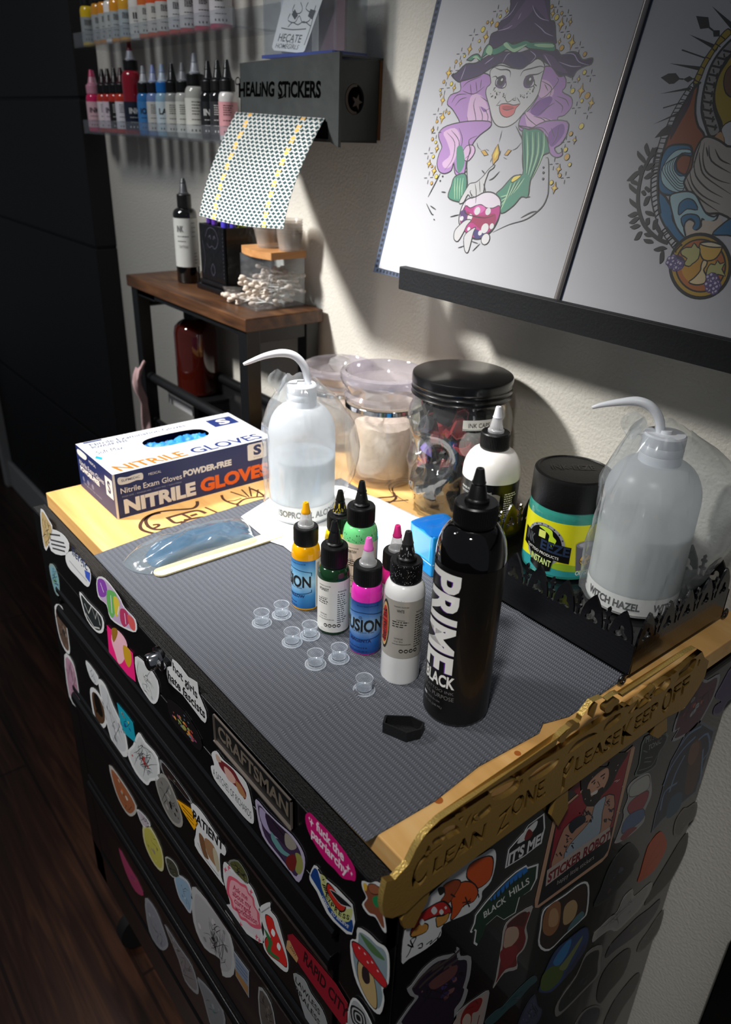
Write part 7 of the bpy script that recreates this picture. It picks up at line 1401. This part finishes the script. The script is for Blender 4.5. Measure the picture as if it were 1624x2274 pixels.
sticker('s', '6', "1275,245 1290,200 1330,170 1290,140 1330,60 1400,-60 1460,-40 1420,120 1370,170 1330,240 1290,260", '#3c2858', ['#4a3268'], 'purple curly-lettered sticker at the top back corner', 65, border='#5c5070', inset=.9, nb=3, ns=0)
sticker('s', '6', "783,1350 800,1290 830,1180 860,1100 930,1018 965,1060 970,1130 900,1260 840,1315", '#b04412', None, 'solid orange ragged sticker', 66, border='#b04412', inset=.95, nb=0, ns=0, extra=sk("830,1280 870,1180 930,1080;860,1240 930,1150", '#8c3410', .0012))
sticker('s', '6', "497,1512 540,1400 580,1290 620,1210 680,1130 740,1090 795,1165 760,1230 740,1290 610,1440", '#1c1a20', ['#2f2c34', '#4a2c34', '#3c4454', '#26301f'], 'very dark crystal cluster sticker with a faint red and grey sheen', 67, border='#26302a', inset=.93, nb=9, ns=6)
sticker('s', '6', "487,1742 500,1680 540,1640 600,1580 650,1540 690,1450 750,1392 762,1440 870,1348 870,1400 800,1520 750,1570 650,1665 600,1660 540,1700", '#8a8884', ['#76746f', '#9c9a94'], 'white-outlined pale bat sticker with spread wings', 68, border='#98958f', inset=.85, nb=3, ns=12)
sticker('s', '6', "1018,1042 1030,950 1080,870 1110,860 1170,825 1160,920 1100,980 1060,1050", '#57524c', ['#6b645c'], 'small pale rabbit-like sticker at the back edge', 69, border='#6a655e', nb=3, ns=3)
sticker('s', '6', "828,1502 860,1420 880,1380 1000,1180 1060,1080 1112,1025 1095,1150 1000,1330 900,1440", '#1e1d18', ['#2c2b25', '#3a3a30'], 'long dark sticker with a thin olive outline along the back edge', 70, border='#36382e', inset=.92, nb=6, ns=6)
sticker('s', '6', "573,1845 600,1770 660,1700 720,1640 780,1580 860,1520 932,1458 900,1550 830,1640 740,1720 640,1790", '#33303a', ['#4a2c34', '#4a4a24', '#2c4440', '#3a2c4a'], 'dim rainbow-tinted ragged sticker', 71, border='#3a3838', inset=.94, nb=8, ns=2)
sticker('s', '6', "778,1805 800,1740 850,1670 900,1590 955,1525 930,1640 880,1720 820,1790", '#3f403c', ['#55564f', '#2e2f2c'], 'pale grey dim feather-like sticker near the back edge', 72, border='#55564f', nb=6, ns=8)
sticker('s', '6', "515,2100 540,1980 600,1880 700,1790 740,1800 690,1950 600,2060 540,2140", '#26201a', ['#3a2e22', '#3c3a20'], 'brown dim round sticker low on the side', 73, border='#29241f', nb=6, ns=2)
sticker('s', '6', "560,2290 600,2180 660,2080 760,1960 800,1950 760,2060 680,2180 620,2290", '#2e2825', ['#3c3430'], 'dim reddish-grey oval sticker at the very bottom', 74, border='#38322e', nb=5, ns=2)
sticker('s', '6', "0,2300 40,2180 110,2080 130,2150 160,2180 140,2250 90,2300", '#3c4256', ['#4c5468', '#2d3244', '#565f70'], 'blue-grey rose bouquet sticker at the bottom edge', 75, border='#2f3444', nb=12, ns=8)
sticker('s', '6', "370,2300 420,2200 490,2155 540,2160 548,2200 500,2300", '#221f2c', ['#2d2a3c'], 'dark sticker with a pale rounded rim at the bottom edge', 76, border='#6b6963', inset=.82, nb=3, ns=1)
